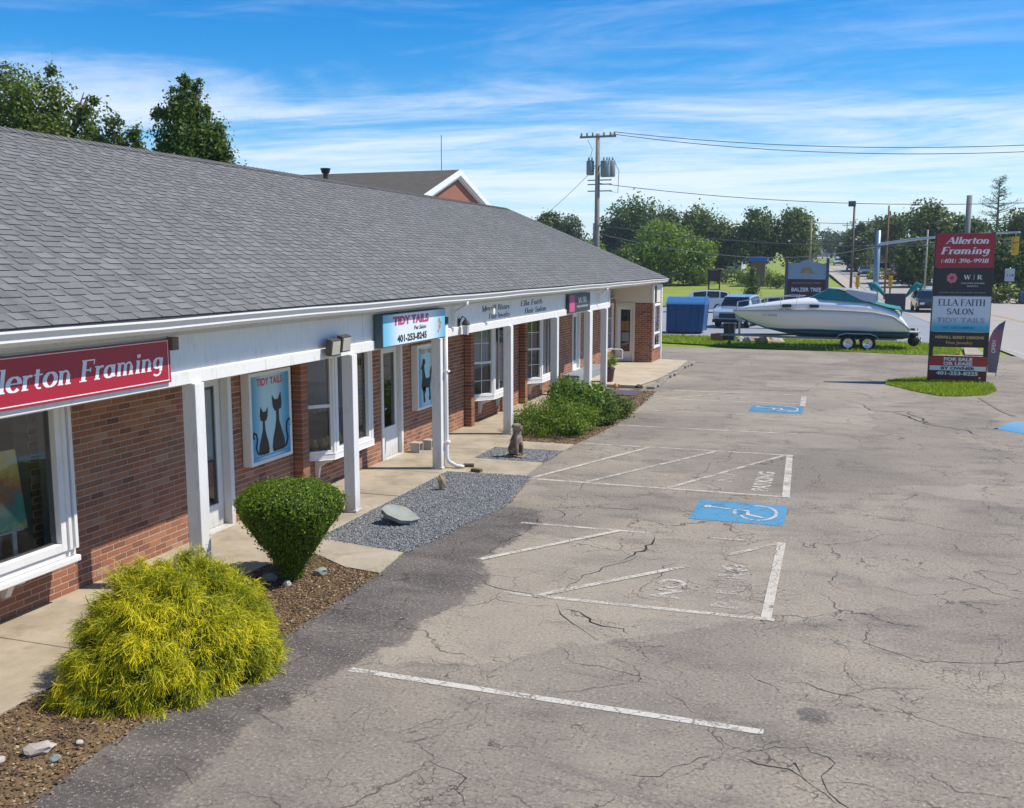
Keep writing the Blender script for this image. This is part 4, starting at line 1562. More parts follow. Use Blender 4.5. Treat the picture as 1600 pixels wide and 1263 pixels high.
# NB: outward is +x when going from small y to large y: u=(0,1) -> n=(1,0)
DOORW = m_white('white_door_paint', 0.15, (0.74, 0.74, 0.72))


def shopdoor(y0, y1, z0, x, zg=0.36, mid=None, dark=False):
    """recessed shop door with glass light and its casing"""
    mb = MB()
    mb.box(x - 0.05, y0, z0, W + 0.03, y0 + 0.09, 2.26)
    mb.box(x - 0.05, y1 - 0.09, z0, W + 0.03, y1, 2.26)
    mb.box(x - 0.05, y0 + 0.09, 2.17, W + 0.03, y1 - 0.09, 2.26)
    mb.box(x - 0.08, y0 + 0.09, z0, W + 0.06, y1 - 0.09, z0 + 0.035)
    fr = mb.build('door_frame', DOORW, BROOT, bevel=0.005)
    a, b = y0 + 0.10, y1 - 0.10
    mb = MB()
    mb.box(x - 0.04, a, z0 + 0.04, x, a + 0.11, 2.16)
    mb.box(x - 0.04, b - 0.11, z0 + 0.04, x, b, 2.16)
    mb.box(x - 0.04, a + 0.11, 2.05, x, b - 0.11, 2.16)
    mb.box(x - 0.04, a + 0.11, z0 + 0.04, x, b - 0.11, z0 + zg)
    dr = mb.build('door', DOORW, BROOT, bevel=0.004)
    mb = MB()
    mb.quad((x - 0.02, a + .11, z0 + zg), (x - 0.02, b - .11, z0 + zg), (x - 0.02, b - .11, 2.05), (x - 0.02, a + .11, 2.05))
    mb.build('pane', GLASS, dr)
    mb = MB()
    yh = a + 0.05
    mb.tube([(x + 0.005, yh, 1.0), (x + 0.05, yh, 1.0), (x + 0.055, yh + 0.10, 1.0)], 0.012, 6)
    mb.box(x, yh - 0.02, 0.93, x + 0.012, yh + 0.02, 1.10)
    mb.build('handle', STEEL, dr)
    return dr


d1 = shopdoor(10.9, 11.9, 0.0, W - 0.10)
mb = MB()
mb.box(W - 0.097, 11.05, 0.10, W - 0.092, 11.22, 0.27)
mb.build('pet_flap', BLACK, d1)
mb = MB()
mb.box(W - 0.135, 11.15, 0.62, W - 0.13, 11.62, 0.98)
mb.build('door_poster', plain('pink_poster', (0.45, 0.16, 0.15), 0.6, 0.4, 30), d1)
mb = MB()
mb.box(W - 0.145, 11.12, 1.0, W - 0.14, 11.66, 2.0)
mb.build('blind', plain('pale_blind', (0.40, 0.46, 0.46), 0.8), d1)
shopdoor(16.68, 17.62, 0.0, W - 0.05, 0.62)
shopdoor(19.1, 19.86, 0.0, W - 0.10)
shopdoor(30.3, 31.25, 0.34, W - 0.06, 0.3)
framed('window', (W - 0.02, 34.1, .6), (W - 0.02, 36.1, 2.3), WHITE2, BROOT, munt=(3, (1.2, 1.75)))
# wing door (faces the camera): u = +x -> n = -y
mb = MB()
mb.box(-8.28, 36.36, 0.095, -8.20, 36.45, 2.30)
mb.box(-7.62, 36.36, 0.095, -7.54, 36.45, 2.30)
mb.box(-8.20, 36.36, 2.18, -7.62, 36.45, 2.30)
mb.build('door_frame', CREAM, BROOT, bevel=0.005)
mb = MB()
mb.box(-8.20, 36.43, 0.11, -8.09, 36.47, 2.18)
mb.box(-7.73, 36.43, 0.11, -7.62, 36.47, 2.18)
mb.box(-8.09, 36.43, 2.05, -7.73, 36.47, 2.18)
mb.box(-8.09, 36.43, 0.11, -7.73, 36.47, 0.48)
dr = mb.build('door', DOORW, BROOT, bevel=0.004)
mb = MB()
mb.quad((-8.09, 36.45, .48), (-7.73, 36.45, .48), (-7.73, 36.45, 2.05), (-8.09, 36.45, 2.05))
mb.build('pane', GLASS, dr)
mb = MB()
mb.box(-8.07, 36.458, 1.25, -7.78, 36.462, 1.62)
mb.build('door_poster', plain('yellow_poster', (0.62, 0.38, 0.05), 0.6, 0.4, 20), dr)
mb = MB()
mb.box(-8.05, 36.458, 0.86, -7.78, 36.462, 1.2)
mb.build('door_notice', plain('white_notice', (0.6, 0.62, 0.6), 0.6, 0.2, 30), dr)
mb = MB()
mb.box(-8.30, 36.47, 0.1, -7.5, 36.62, 2.3)
mb.build('door_backing', DARK, dr)
framed('window', (wx1 + 0.005, 36.5, .60), (wx1 + 0.005, 37.74, 2.26), WHITE2, BROOT, w=0.08, rails=(1.15,))
mb = MB()
mb.box(wx1 - 0.6, 36.63, 0.1, wx1 - 0.55, 37.5, 2.3)
mb.build('interior_wall', MATS['interior_plaster'], BROOT)

# ---- bay windows
BAYM = m_white('bay_white', 0.28, (0.79, 0.775, 0.75))


def bay(y0, ya, yb, y1, zs, pr, munt=False, lowred=False, plain_front=False):
    """angled bay: wall points y0,y1, front corners ya,yb, projecting pr, seat height zs"""
    xf = W + pr
    zt = 2.42
    mb = MB()
    poly = [(W + .012, y0), (xf + .05, ya - .03), (xf + .05, yb + .03), (W + .012, y1)]
    mb.prism(poly, (0, 0, zs - 0.10), X_, Y_, Z_, 0.10)
    seat = mb.build('window_sill', BAYM, BROOT, bevel=0.008)
    mb = MB()
    mb.prism([(W + .012, y0 + .02), (xf + .02, ya), (xf + .02, yb), (W + .012, y1 - .02)], (0, 0, zt - 0.10), X_, Y_, Z_, 0.10)
    mb.build('window_head', BAYM, BROOT)
    z1 = zt - 0.10
    rail = (1.45,)
    mu = (2, (1.02, 1.9)) if munt else None
    framed('window', (W + .03, y0 + .03, zs), (xf, ya, z1), BAYM, BROOT, 0.055, 0.07, rails=rail, munt=mu)
    if plain_front:
        framed('window', (xf, ya + .05, zs), (xf, yb - .05, z1), BAYM, BROOT, 0.09, 0.07, bot=0.07)
    else:
        framed('window', (xf, ya + .05, zs), (xf, yb - .05, z1), BAYM, BROOT, 0.075, 0.07, munt=(3, ()) if munt else None)
    framed('window', (xf, yb, zs), (W + .03, y1 - .03, z1), BAYM, BROOT, 0.055, 0.07, rails=rail)
    mb = MB()
    for yc in (ya, yb):
        mb.cyl((xf, yc, zs), (xf, yc, z1), 0.048, n=8)
    mb.build('corner_mullion', BAYM, BROOT)
    for yc in (ya - .02, yb - .1):
        mb = MB()
        cv_ = [(0, 0), (pr * .85, 0), (pr * .85, -.05), (pr * .5, -.09), (pr * .25, -.16), (.07, -.28), (.06, -.34), (0, -.36)]
        mb.prism(cv_, (W + .012, yc, zs - 0.103), X_, Z_, Y_, 0.05)
        mb.build('sill_bracket', BAYM, BROOT)


bay(13.78, 14.2, 15.56, 15.98, 0.66, 0.36, plain_front=True)
bay(21.3, 21.85, 23.2, 23.75, 0.66, 0.38, munt=True)
bay(25.18, 25.72, 26.9, 27.4, 0.62, 0.38, munt=True)
# near picture window: shallow boxed bay
xf = W + 0.33
mb = MB()
mb.box(W + .012, 4.75, .50, xf + .06, 8.47, .57)
mb.box(W + .012, 4.78, .572, xf + .02, 8.44, .66)
mb.build('window_sill', BAYM, BROOT, bevel=0.012)
mb = MB()
mb.box(W + .012, 8.34, .66, xf - .045, 8.42, 2.42)
mb.box(W + .012, 4.80, .66, xf - .045, 4.88, 2.42)
mb.box(W - .02, 4.9, 2.20, xf - .05, 8.3, 2.42)
mb.build('window_side', BAYM, BROOT)
f1 = framed('window', (xf, 6.66, .66), (xf, 8.42, 2.42), BAYM, BROOT, 0.20, 0.09, bot=0.09)
f2 = framed('window', (xf, 4.80, .66), (xf, 6.60, 2.42), BAYM, BROOT, 0.20, 0.09, bot=0.09)
for q in ((xf - .045, 8.30, .665, xf + .075, 8.345, 2.41), (xf - .045, 6.60, .665, xf + .07, 6.66, 2.41), (xf + .045, 8.375, .665, xf + .085, 8.42, 2.41)):
    mb = MB()
    mb.box(*q)
    mb.build('window_casing', BAYM, BROOT, bevel=0.004)
mb = MB()
mb.prism([(0, 0), (.27, 0), (.27, -.05), (.12, -.1), (.06, -.22), (0, -.24)], (W + .012, 7.7, .497), X_, Z_, Y_, 0.08)
mb.build('sill_bracket', BAYM, BROOT)
# display behind it: painting on an easel
pt = thing('painting', 'unframed landscape painting in orange, yellow and green behind the nearest shop window', 'painting', (-8.3, 7.8, 0.66))


def paint_m(nt):
    co = world_co(nt)
    sx_ = nt.n('ShaderNodeSeparateXYZ', ins={0: co})
    n = nt.noise(co, 2.4, 5, 0.6, 1.5)
    f = nt.math('ADD', sx_.outputs[2], nt.math('MULTIPLY', nt.math('SUBTRACT', n, 0.5), 0.9))
    c = nt.ramp(nt.math('MULTIPLY_ADD', f, 0.9, -0.8), [(0.0, (0.80, 0.62, 0.16)), (0.2, (0.10, 0.48, 0.26)), (0.38, (0.14, 0.32, 0.24)), (0.5, (0.75, 0.20, 0.08)), (0.7, (0.95, 0.62, 0.14)), (0.95, (0.85, 0.75, 0.45))])
    return principled(nt, c, 0.5)


mb = MB()
mb.obox((-8.22, 7.62, 1.40), (0.012, 0, 0), (0.02, 0.36, 0), (-0.05, 0, 0.42))
mb.build('canvas', mat('landscape_painting', paint_m), pt)
mb = MB()
mb.obox((-8.15, 7.80, 0.84), (0.012, 0, 0), (0, 0.028, 0), (0, 0, 0.17))
mb.obox((-8.15, 7.45, 0.84), (0.012, 0, 0), (0, 0.028, 0), (0, 0, 0.17))
mb.obox((-8.16, 7.62, 0.99), (0.03, 0, 0), (0.0, 0.3, 0), (0, 0, 0.012))
mb.build('easel', plain('white_easel', (0.6, 0.58, 0.52), 0.6), pt)
tb = thing('display_table', 'white draped table standing behind the nearest shop window', 'table', (-9.0, 7.0, 0.03))
mb = MB()
mb.box(-9.35, 5.6, 0.03, -8.62, 8.1, 0.83)
mb.build('tablecloth', plain('grey_cloth', (0.42, 0.44, 0.45), 0.9, 0.2, 3), tb, bevel=0.03)
mb = MB()
mb.box(-9.38, 5.57, 0.832, -8.59, 8.13, 0.86)
mb.build('table_top', plain('table_white', (0.55, 0.55, 0.52), 0.6), tb)
# curtains and shelves behind the bays
cur = []
for y0, y1, c, lab in ((14.1, 15.7, (0.22, 0.24, 0.25), 'grey-blue gathered curtain hanging in the bay window beside the cat poster'),
                       (21.6, 23.5, (0.33, 0.36, 0.38), 'pale grey curtain hanging in the bay window behind the fourth post')):
    mb = MB()
    pts = []
    n = 60
    for i in range(n + 1):
        pts.append((W - 0.12 + 0.035 * math.sin(i * 1.1), y0 + (y1 - y0) * i / n))
    vs = [(x, y, 1.25) for x, y in pts] + [(x, y, 2.36) for x, y in pts]
    mb.add(vs, [(i, i + 1, n + 2 + i, n + 1 + i) for i in range(n)])
    o = mb.build('curtain', plain('curtain_' + str(int(y0)), c, 0.9), None, True)
    tag(o, lab, 'curtain')
mb = MB()
for i in range(7):
    yy = 14.15 + i * 0.2
    mb.lathe([(0.0, 0), (.05, 0), (.06, .08), (.03, .16), (.035, .2), (0, .2)], (W + 0.05 + 0.04 * (i % 2), yy, 0.665), n=10)
vases = mb.build('small_pots', plain('mustard_glaze', (0.55, 0.30, 0.06), 0.4, 0.5, 8))
tag(vases, 'row of small ochre pots along the sill of the bay window by the cat poster', 'pots')
vases['kind'] = 'stuff'

# ---------------------------------------------------------------- wall posters (light boxes)
BLUEP = mat('poster_blue', lambda nt: principled(nt, nt.mix(nt.sstep(nt.math('ABSOLUTE', nt.math('SUBTRACT', nt.n('ShaderNodeSeparateXYZ', ins={0: nt.n('ShaderNodeTexCoord').outputs['Generated']}).outputs[1], 0.48)), 0.12, 0.5), (0.42, 0.66, 0.74), (0.03, 0.30, 0.50)), 0.45))
INK = plain('black_ink', (0.012, 0.011, 0.012), 0.5)
REDI = plain('red_ink', (0.60, 0.06, 0.07), 0.5)


def poster(y0, y1, z0, z1, label, xf=0.15):
    t = thing('poster_box', label, 'poster', (W, (y0 + y1) / 2, z0), 'poster boxes on the brick wall')
    x = W + xf
    mb = MB()
    mb.box(W + 0.012, y0, z0, x - 0.012, y1, z1)
    mb.build('box', BAYM, t, bevel=0.006)
    mb = MB()
    b = 0.055
    mb.box(x - 0.012, y0, z0, x + 0.008, y0 + b, z1)
    mb.box(x - 0.012, y1 - b, z0, x + 0.008, y1, z1)
    mb.box(x - 0.012, y0 + b, z1 - b, x + 0.008, y1 - b, z1)
    mb.box(x - 0.012, y0 + b, z0, x + 0.008, y1 - b, z0 + b)
    mb.build('frame', BAYM, t, bevel=0.004)
    mb = MB()
    mb.quad((x - 0.008, y0 + b, z0 + b), (x - 0.008, y1 - b, z0 + b), (x - 0.008, y1 - b, z1 - b), (x - 0.008, y0 + b, z1 - b))
    mb.build('print', BLUEP, t)
    return t, x


def cat(mb, o, s, flip=1):
    """seated long-necked cat silhouette, base centre o=(y,z), height s"""
    def P(pts):
        return [(o[0] + flip * a * s, o[1] + b * s) for a, b in pts]
    body = [(-.16, 0), (.15, 0), (.17, .08), (.14, .22), (.08, .36), (.045, .48), (.035, .66), (-.035, .66), (-.04, .48), (-.10, .34), (-.17, .18), (-.19, .07)]
    head = [(-.10, .66), (.08, .64), (.13, .72), (.15, .90), (.075, .82), (-.02, .82), (-.10, .93), (-.125, .75)]
    return P(body), P(head)


def sil(polys, x, m, parent, name='silhouette'):
    mb = MB()
    for i, p in enumerate(polys):
        mb.prism(p, (x + i * 0.0006, 0, 0), Y_, Z_, X_, 0.0012)
    return mb.build(name, m, parent)


p1, x1 = poster(12.15, 13.28, 0.80, 2.17, 'lit poster box with two black long-necked cats on blue, beside the first door')
b1, h1 = cat(None, (12.52, 0.93), 0.78)
b2, h2 = cat(None, (12.90, 0.93), 0.96, -1)
sil([b1, h1, b2, h2], x1 - 0.005, INK, p1)
mb = MB()
for (cy, cz, s, f) in ((12.52, 0.93, 0.78, 1), (12.90, 0.93, 0.96, -1)):
    q = [(.14, .02), (-.02, .01), (-.22, .04), (-.28, .16), (-.24, .30), (-.26, .42), (-.33, .46), (-.38, .40), (-.34, .35)]
    mb.tube([(x1 - 0.004, cy + f * a * s, cz + b * s) for a, b in q], 0.014, 5)
mb.build('cat_tail', INK, p1)
sans('TIDY TAILS', (x1 - 0.006, 12.715, 1.965), Y_, Z_, X_, 0.11, REDI, p1, bold=0.004, sx=0.92)
mb = MB()
mb.box(x1 - .007, 12.25, 0.9, x1 - .0055, 13.18, 0.915)
mb.build('caption_line', plain('blue_ink', (0.05, 0.25, 0.5), 0.5), p1)

p2, x2 = poster(18.05, 19.02, 0.80, 2.12, 'poster box with a black poodle on pale blue, behind the post with the downspout')
dog = [(-.10, 0), (-.03, 0), (-.03, .22), (.02, .34), (.20, .34), (.24, .16), (.22, .02), (.30, .02), (.31, .18), (.28, .36), (.34, .52), (.36, .66), (.40, .72), (.36, .80), (.28, .74), (.28, .60),
       (.16, .56), (.02, .60), (-.04, .78), (-.06, .95), (-.14, 1.0), (-.18, .92), (-.26, .84), (-.18, .80), (-.17, .62), (-.2, .46), (-.14, .34), (-.12, .2)]
s = 0.85
sil([[(18.45 + a * s, 0.93 + b * s) for a, b in dog]], x2 - 0.005, INK, p2)
mb = MB()
for a, b, r in ((-.06, .06, .06), (.26, .08, .06), (-.08, .42, .15), (-.08, .98, .09), (.38, .78, .07), (-.06, .30, .1)):
    mb = MB()
    mb.cyl((x2 - .0045, 18.45 + a * s, 0.93 + b * s), (x2 - .002, 18.45 + a * s, 0.93 + b * s), r * s * .9, n=12)
    mb.build('poodle_pompom', INK, p2)
sans('TIDY TAILS', (x2 - 0.006, 18.535, 1.93), Y_, Z_, X_, 0.09, plain('orange_ink', (0.6, 0.2, 0.06), 0.5), p2, bold=0.003, sx=0.92)

# ---------------------------------------------------------------- fascia signs
WINK = plain('white_ink', (0.74, 0.74, 0.76), 0.5, 0.05)
sA = thing('shop_sign', 'long dark red sign with white slanted serif lettering over the nearest window', 'sign', (FX, 6.6, 2.47))
xs_ = FX + 0.068
mb = MB()
mb.box(FX + 0.036, 4.30, 2.475, xs_, 8.89, 2.945)
mb.build('board', RED, sA, bevel=0.003)
mb = MB()
for (a, b, c, d) in ((4.33, 8.86, 2.498, 2.508), (4.33, 8.86, 2.925, 2.932), (8.845, 8.852, 2.508, 2.925), (4.33, 4.34, 2.508, 2.925)):
    mb.box(xs_ + 0.001, a, c, xs_ + 0.003, b, d)
mb.build('border_line', WINK, sA)
serif('Allerton Framing', (xs_ + 0.001, 8.76, 2.625), Y_, Z_, X_, 0.205, WINK, sA, slant=0.16, bold=1.05, align='R', width=2.52)
mb = MB()
mb.box(FX + 0.04, 8.90, 2.82, FX + 0.10, 9.0, 2.96)
mb.build('bracket', plain('rusty_bracket', (0.20, 0.14, 0.10), 0.9, 0.4, 20), sA)

sB = thing('shop_sign', 'blue and white pet shop sign with phone number over the dark second door', 'sign', (FX, 15.1, 2.44))
xb = FX + 0.17
mb = MB()
mb.box(FX + 0.036, 13.84, 2.44, xb, 16.36, 2.965)
mb.build('box', plain('dark_teal_box', (0.06, 0.10, 0.11), 0.5), sB, bevel=0.004)
mb = MB()
mb.quad((xb + .002, 13.86, 2.46), (xb + .002, 16.34, 2.46), (xb + .002, 16.34, 2.95), (xb + .002, 13.86, 2.95))
mb.build('face', mat('sign_blue_fade', lambda nt: principled(nt, nt.mix(nt.sstep(nt.math('ABSOLUTE', nt.math('SUBTRACT', nt.n('ShaderNodeSeparateXYZ', ins={0: nt.n('ShaderNodeTexCoord').outputs['Generated']}).outputs[1], 0.5)), 0.22, 0.5), (0.66, 0.74, 0.80), (0.12, 0.46, 0.66)), 0.4)), sB)
sans('TIDY TAILS', (xb + 0.004, 14.92, 2.78), Y_, Z_, X_, 0.13, plain('magenta_ink', (0.50, 0.05, 0.16), 0.5), sB, bold=0.010, sx=1.55)
sans('Pet Salon', (xb + 0.004, 15.25, 2.665), Y_, Z_, X_, 0.065, INK, sB, shear=0.3, bold=0.002, sx=1.5)
sans('401-253-8245', (xb + 0.004, 14.95, 2.50), Y_, Z_, X_, 0.11, INK, sB, bold=0.006, sx=1.35)
mb = MB()
for (y, z, r, k) in ((16.08, 2.76, .045, 0), (16.1, 2.66, .05, 1), (16.04, 2.58, .03, 1)):
    mb.cyl((xb + .003, y, z), (xb + .006, y, z), r, n=12)
mb.build('emblem', plain('orange_red_ink', (0.62, 0.16, 0.08), 0.5), sB)
mb = MB()
mb.cyl((xb + .003, 16.14, 2.72), (xb + .0075, 16.14, 2.72), .022, n=10)
mb.build('emblem', plain('green_ink', (0.05, 0.35, 0.10), 0.5), sB)

sC = thing('shop_sign', 'dark sign with a pink band and pale lettering between the fifth and sixth posts', 'sign', (FX, 26, 2.46))
mb = MB()
mb.box(FX + 0.036, 24.9, 2.46, FX + 0.10, 27.1, 2.95)
mb.build('board', plain('charcoal_sign', (0.035, 0.05, 0.055), 0.45), sC, bevel=0.004)
mb = MB()
mb.quad((FX + .102, 24.94, 2.49), (FX + .102, 25.45, 2.49), (FX + .102, 25.45, 2.92), (FX + .102, 24.94, 2.92))
mb.build('pink_band', plain('pink_print', (0.55, 0.08, 0.20), 0.5, 0.3, 9), sC)
serif('WJR', (FX + .103, 26.25, 2.71), Y_, Z_, X_, 0.14, WINK, sC, width=0.9)
sans('WILDFLOWER JEWELRY', (FX + .103, 26.25, 2.58), Y_, Z_, X_, 0.05, WINK, sC, sx=1.6)
NAVY = plain('navy_ink', (0.035, 0.045, 0.085), 0.6)
for tx, y, z, sz, w_, lab in (('Merrill Bissey', 19.55, 2.785, 0.115, 1.75, 'small navy shop name lettering on the white fascia beside the lantern'), ('Fine Jewelry', 19.75, 2.615, 0.115, 1.35, None),
                         ('Ella Faith', 22.0, 2.80, 0.12, 1.7, 'navy salon lettering on the white fascia left of the dark sign'), ('Hair Salon', 22.3, 2.62, 0.12, 1.7, None)):
    if lab:
        cur_t = thing('fascia_lettering', lab, 'sign', (FX, y, z))
    serif(tx, (FX + 0.002 + (0.036 if z < 2.57 else 0), y, z), Y_, Z_, X_, sz, NAVY, cur_t, slant=0.1, width=w_)

# flood lights and lantern
fl = thing('flood_light', 'pair of square flood lights mounted on the white fascia over the second post', 'lamp', (FX, 12.5, 2.46))
for i, y in enumerate((12.33, 12.64)):
    mb = MB()
    mb.obox((FX + 0.14, y, 2.585 + 0.03 * i), (0.045, 0.0, -0.012), (0.0, 0.135, 0), (0.012, 0, 0.115))
    h = mb.build('lamp_head', plain('bronze_metal', (0.06, 0.05, 0.04), 0.5), fl, bevel=0.01)
    mb = MB()
    mb.obox((FX + 0.19, y, 2.572 + 0.03 * i), (0.004, 0.0, -0.001), (0.0, 0.11, 0), (0.012, 0, 0.092))
    mb.build('lens', plain('lamp_lens', (0.42, 0.40, 0.34), 0.2), h)
mb = MB()
mb.cyl((FX + 0.0, 12.48, 2.60), (FX + 0.10, 12.48, 2.60), 0.03, n=8)
mb.box(FX + 0.036, 12.40, 2.50, FX + 0.06, 12.56, 2.66)
mb.build('mount', MATS['bronze_metal'], fl)
ln = thing('wall_lantern', 'black carriage lantern hanging on the fascia right of the downspout post', 'lamp', (FX, 17.4, 2.35))
mb = MB()
mb.lathe([(0.02, 0), (.05, .03), (.055, .05), (.075, .25), (.09, .26), (.05, .32), (.015, .36), (0, .36)], (FX + 0.15, 17.42, 2.36), n=8)
mb.tube([(FX + .0, 17.42, 2.62), (FX + .08, 17.42, 2.76), (FX + .15, 17.42, 2.72)], 0.012, 6)
mb.box(FX + 0.001, 17.37, 2.57, FX + 0.02, 17.47, 2.72)
mb.build('housing', BLACK, ln)
mb = MB()
mb.lathe([(0.058, .06), (.078, .24)], (FX + 0.15, 17.42, 2.36), n=8)
mb.build('lantern_glass', plain('frosted_glass', (0.55, 0.56, 0.55), 0.2), ln)
mb = MB()
mb.cyl((FX + 0.12, 18.9, 2.80), (FX + 0.19, 18.9, 2.80), 0.05, 0.07, n=10)
mb.cyl((FX, 18.9, 2.80), (FX + 0.12, 18.9, 2.80), 0.02, n=6)
tag(mb.build('spot_light', plain('white_lamp', (0.75, 0.74, 0.7), 0.4)), 'small white spot lamp sticking out between the two fascia letterings', 'lamp')

# ---------------------------------------------------------------- things by the walk
CB = m_concrete('block_concrete', (0.36, 0.33, 0.28), (0.46, 0.42, 0.36), 0.3)
for y, x, lab in ((17.75, -8.05, 'hollow concrete block standing by the brick wall, nearer the second door'), (18.12, -7.95, 'hollow concrete block by the brick wall, nearer the downspout post')):
    mb = MB()
    mb.box(x - .1, y - .1, .02, x + .1, y - .075, .22)
    mb.box(x - .1, y + .075, .02, x + .1, y + .1, .22)
    mb.box(x - .1, y - .075, .195, x + .1, y + .075, .22)
    mb.box(x - .1, y - .075, .02, x + .1, y + .075, .045)
    mb.box(x - .01, y - .075, .045, x + .01, y + .075, .195)
    tag(mb.build('concrete_block', CB, None, bevel=0.006), lab, 'block', 'hollow concrete blocks by the wall')


def rock(loc, sx, sy, sz, lab, m, rz=0, tilt=(0, 0), cat_='rock', name='rock', sub=2, jag=0.25, group=None):
    import bmesh
    bm = bmesh.new()
    bmesh.ops.create_icosphere(bm, subdivisions=sub, radius=1)
    from mathutils import noise
    sd_ = rnd.uniform(0, 100)
    for v in bm.verts:
        n = noise.noise(v.co * 1.3 + Vector((sd_, 0, 0)))
        v.co *= 1 + jag * n * 1.8
        v.co.z = max(v.co.z, -0.5)
        v.co = Vector((v.co.x * sx, v.co.y * sy, v.co.z * sz))
    me = bpy.data.meshes.new(name)
    bm.to_mesh(me)
    bm.free()
    me.materials.append(m)
    o = bpy.data.objects.new(name, me)
    COL.objects.link(o)
    o.location = loc
    o.rotation_euler = (tilt[0], tilt[1], rz)
    tag(o, lab, cat_, group)
    return o


RKG = m_concrete('slate_rock', (0.17, 0.18, 0.16), (0.29, 0.31, 0.27), 0.6)
RKT = m_concrete('tan_rock', (0.34, 0.24, 0.14), (0.44, 0.33, 0.20), 0.4)
RKW = m_concrete('pale_rock', (0.34, 0.30, 0.26), (0.48, 0.43, 0.37), 0.5)
# flat slab propped up at one end
mb = MB()
poly = [(a * .62, b * .62) for a, b in [(-.42, -.12), (-.26, -.26), (.08, -.30), (.30, -.16), (.46, .06), (.24, .22), (.05, .31), (-.22, .24), (-.37, .10)]]
mb.prism(poly, (0, 0, 0), X_, Y_, Z_, 0.055)
o = mb.build('slab_rock', RKG, None, bevel=0.012)
o.location = (-6.05, 12.7, 0.12)
o.rotation_euler = (R(14), R(20), R(15))
tag(o, 'flat grey-green stone slab propped up on the gravel', 'rock')
rock((-6.25, 12.85, 0.06), .12, .1, .1, 'small stone wedged under the propped slab', RKG)
o = rock((-6.29, 14.87, 0.12), .075, .05, .17, 'upright tan pointed stone standing in the gravel', RKT, 0.4, (0.1, -0.25), sub=1, jag=.15)
for (x, y, a, b, c, lab, mm) in ((-5.78, 5.62, .13, .075, .05, 'largest pale flat stone on the mulch at the bottom left corner', RKW), (-5.93, 5.38, .05, .04, .035, 'small cream stone at the left edge of the mulch', RKW),
                              (-5.56, 5.55, .055, .04, .03, 'grey-green stone on the mulch nearest the asphalt', RKG), (-5.58, 5.83, .03, .022, .02, 'tiny white pebble on the mulch near the golden shrub', RKW),
                              (-6.35, 6.42, .06, .05, .03, 'small rock at the foot of the golden shrub by the sidewalk', RKG),
                              (-5.94, 10.22, .09, .07, .06, 'grey stone right of the clipped shrub stem', RKG), (-6.42, 9.85, .10, .08, .06, 'dark stone left of the clipped shrub stem', RKG), (-6.1, 9.72, .07, .05, .04, 'light stone in front of the clipped shrub stem', RKW)):
    rock((x, y, 0.01 + c * .5), a, b, c, lab, mm, rnd.uniform(0, 3))
# little bricks at the downspout foot
for (x, y, r, lab) in ((-6.55, 16.75, .3, 'dark brick lying at the foot of the downspout'), (-6.25, 16.38, -.2, 'mossy brick end at the far edge of the gravel bed')):
    mb = MB()
    mb.obox((0, 0, 0), (.1, 0, 0), (0, .05, 0), (0, 0, .03))
    o = mb.build('loose_brick', plain('mossy_brick', (0.12, 0.10, 0.06), 0.95, .4, 20), None, bevel=0.006)
    o.location = (x, y, 0.046)
    o.rotation_euler = (0, 0, r)
    tag(o, lab, 'brick')

# seated dog statue
st = thing('dog_statue', 'weathered brown concrete statue of a seated dog looking right on grey gravel', 'statue', (-6.02, 17.95, 0.0))
STM = mat('weathered_statue', lambda nt: principled(nt, nt.ramp(nt.math('ADD', nt.math('MULTIPLY', nt.noise(world_co(nt), 9, 6, 0.7), 0.8), nt.math('MULTIPLY', nt.noise(world_co(nt), 50, 3), 0.2)),
                                                           [(0.3, (0.07, 0.05, 0.035)), (0.48, (0.20, 0.145, 0.10)), (0.62, (0.36, 0.29, 0.21)), (0.75, (0.48, 0.43, 0.34))]), 0.95, nt.noise(world_co(nt), 40, 5, 0.7), 0.8, 0.02))


def skin(name, joints, edges, m, parent, lv=2, smooth=True):
    me = bpy.data.meshes.new(name)
    me.from_pydata([j[:3] for j in joints], edges, [])
    o = bpy.data.objects.new(name, me)
    COL.objects.link(o)
    sk = o.modifiers.new('skin', 'SKIN')
    for i, j in enumerate(joints):
        me.skin_vertices[0].data[i].radius = (j[3], j[3])
    me.skin_vertices[0].data[0].use_root = True
    sb = o.modifiers.new('sub', 'SUBSURF')
    sb.levels = sb.render_levels = lv
    me.materials.append(m)
    dg = bpy.context.evaluated_depsgraph_get()
    ev = o.evaluated_get(dg)
    nm = bpy.data.meshes.new_from_object(ev)
    bpy.data.objects.remove(o)
    nm.name = name
    if smooth:
        nm.polygons.foreach_set('use_smooth', [True] * len(nm.polygons))
    o = bpy.data.objects.new(name, nm)
    COL.objects.link(o)
    o.parent = parent
    return o


J = [(-.04, 0, .14, .12), (-.02, 0, .28, .105), (.02, 0, .40, .085), (.03, 0, .48, .07), (.02, 0, .555, .078), (.09, 0, .545, .055), (.145, 0, .525, .035),
     (.06, .06, .30, .045), (.085, .07, .15, .035), (.09, .07, .05, .032), (.13, .07, .035, .028),
     (.06, -.06, .30, .045), (.085, -.07, .15, .035), (.09, -.07, .05, .032), (.13, -.07, .035, .028),
     (-.02, .10, .12, .075), (.05, .12, .06, .04), (-.02, -.10, .12, .075), (.05, -.12, .06, .04),
     (-.16, 0, .05, .035), (-.17, .09, .035, .025), (-.01, .065, .60, .025), (-.03, .085, .54, .022), (-.01, -.065, .60, .025), (-.03, -.085, .54, .022)]
Ed = [(0, 1), (1, 2), (2, 3), (3, 4), (4, 5), (5, 6), (1, 7), (7, 8), (8, 9), (9, 10), (1, 11), (11, 12), (12, 13), (13, 14), (0, 15), (15, 16), (0, 17), (17, 18), (0, 19), (19, 20), (4, 21), (21, 22), (4, 23), (23, 24)]
bd = skin('body', J, Ed, STM, st)
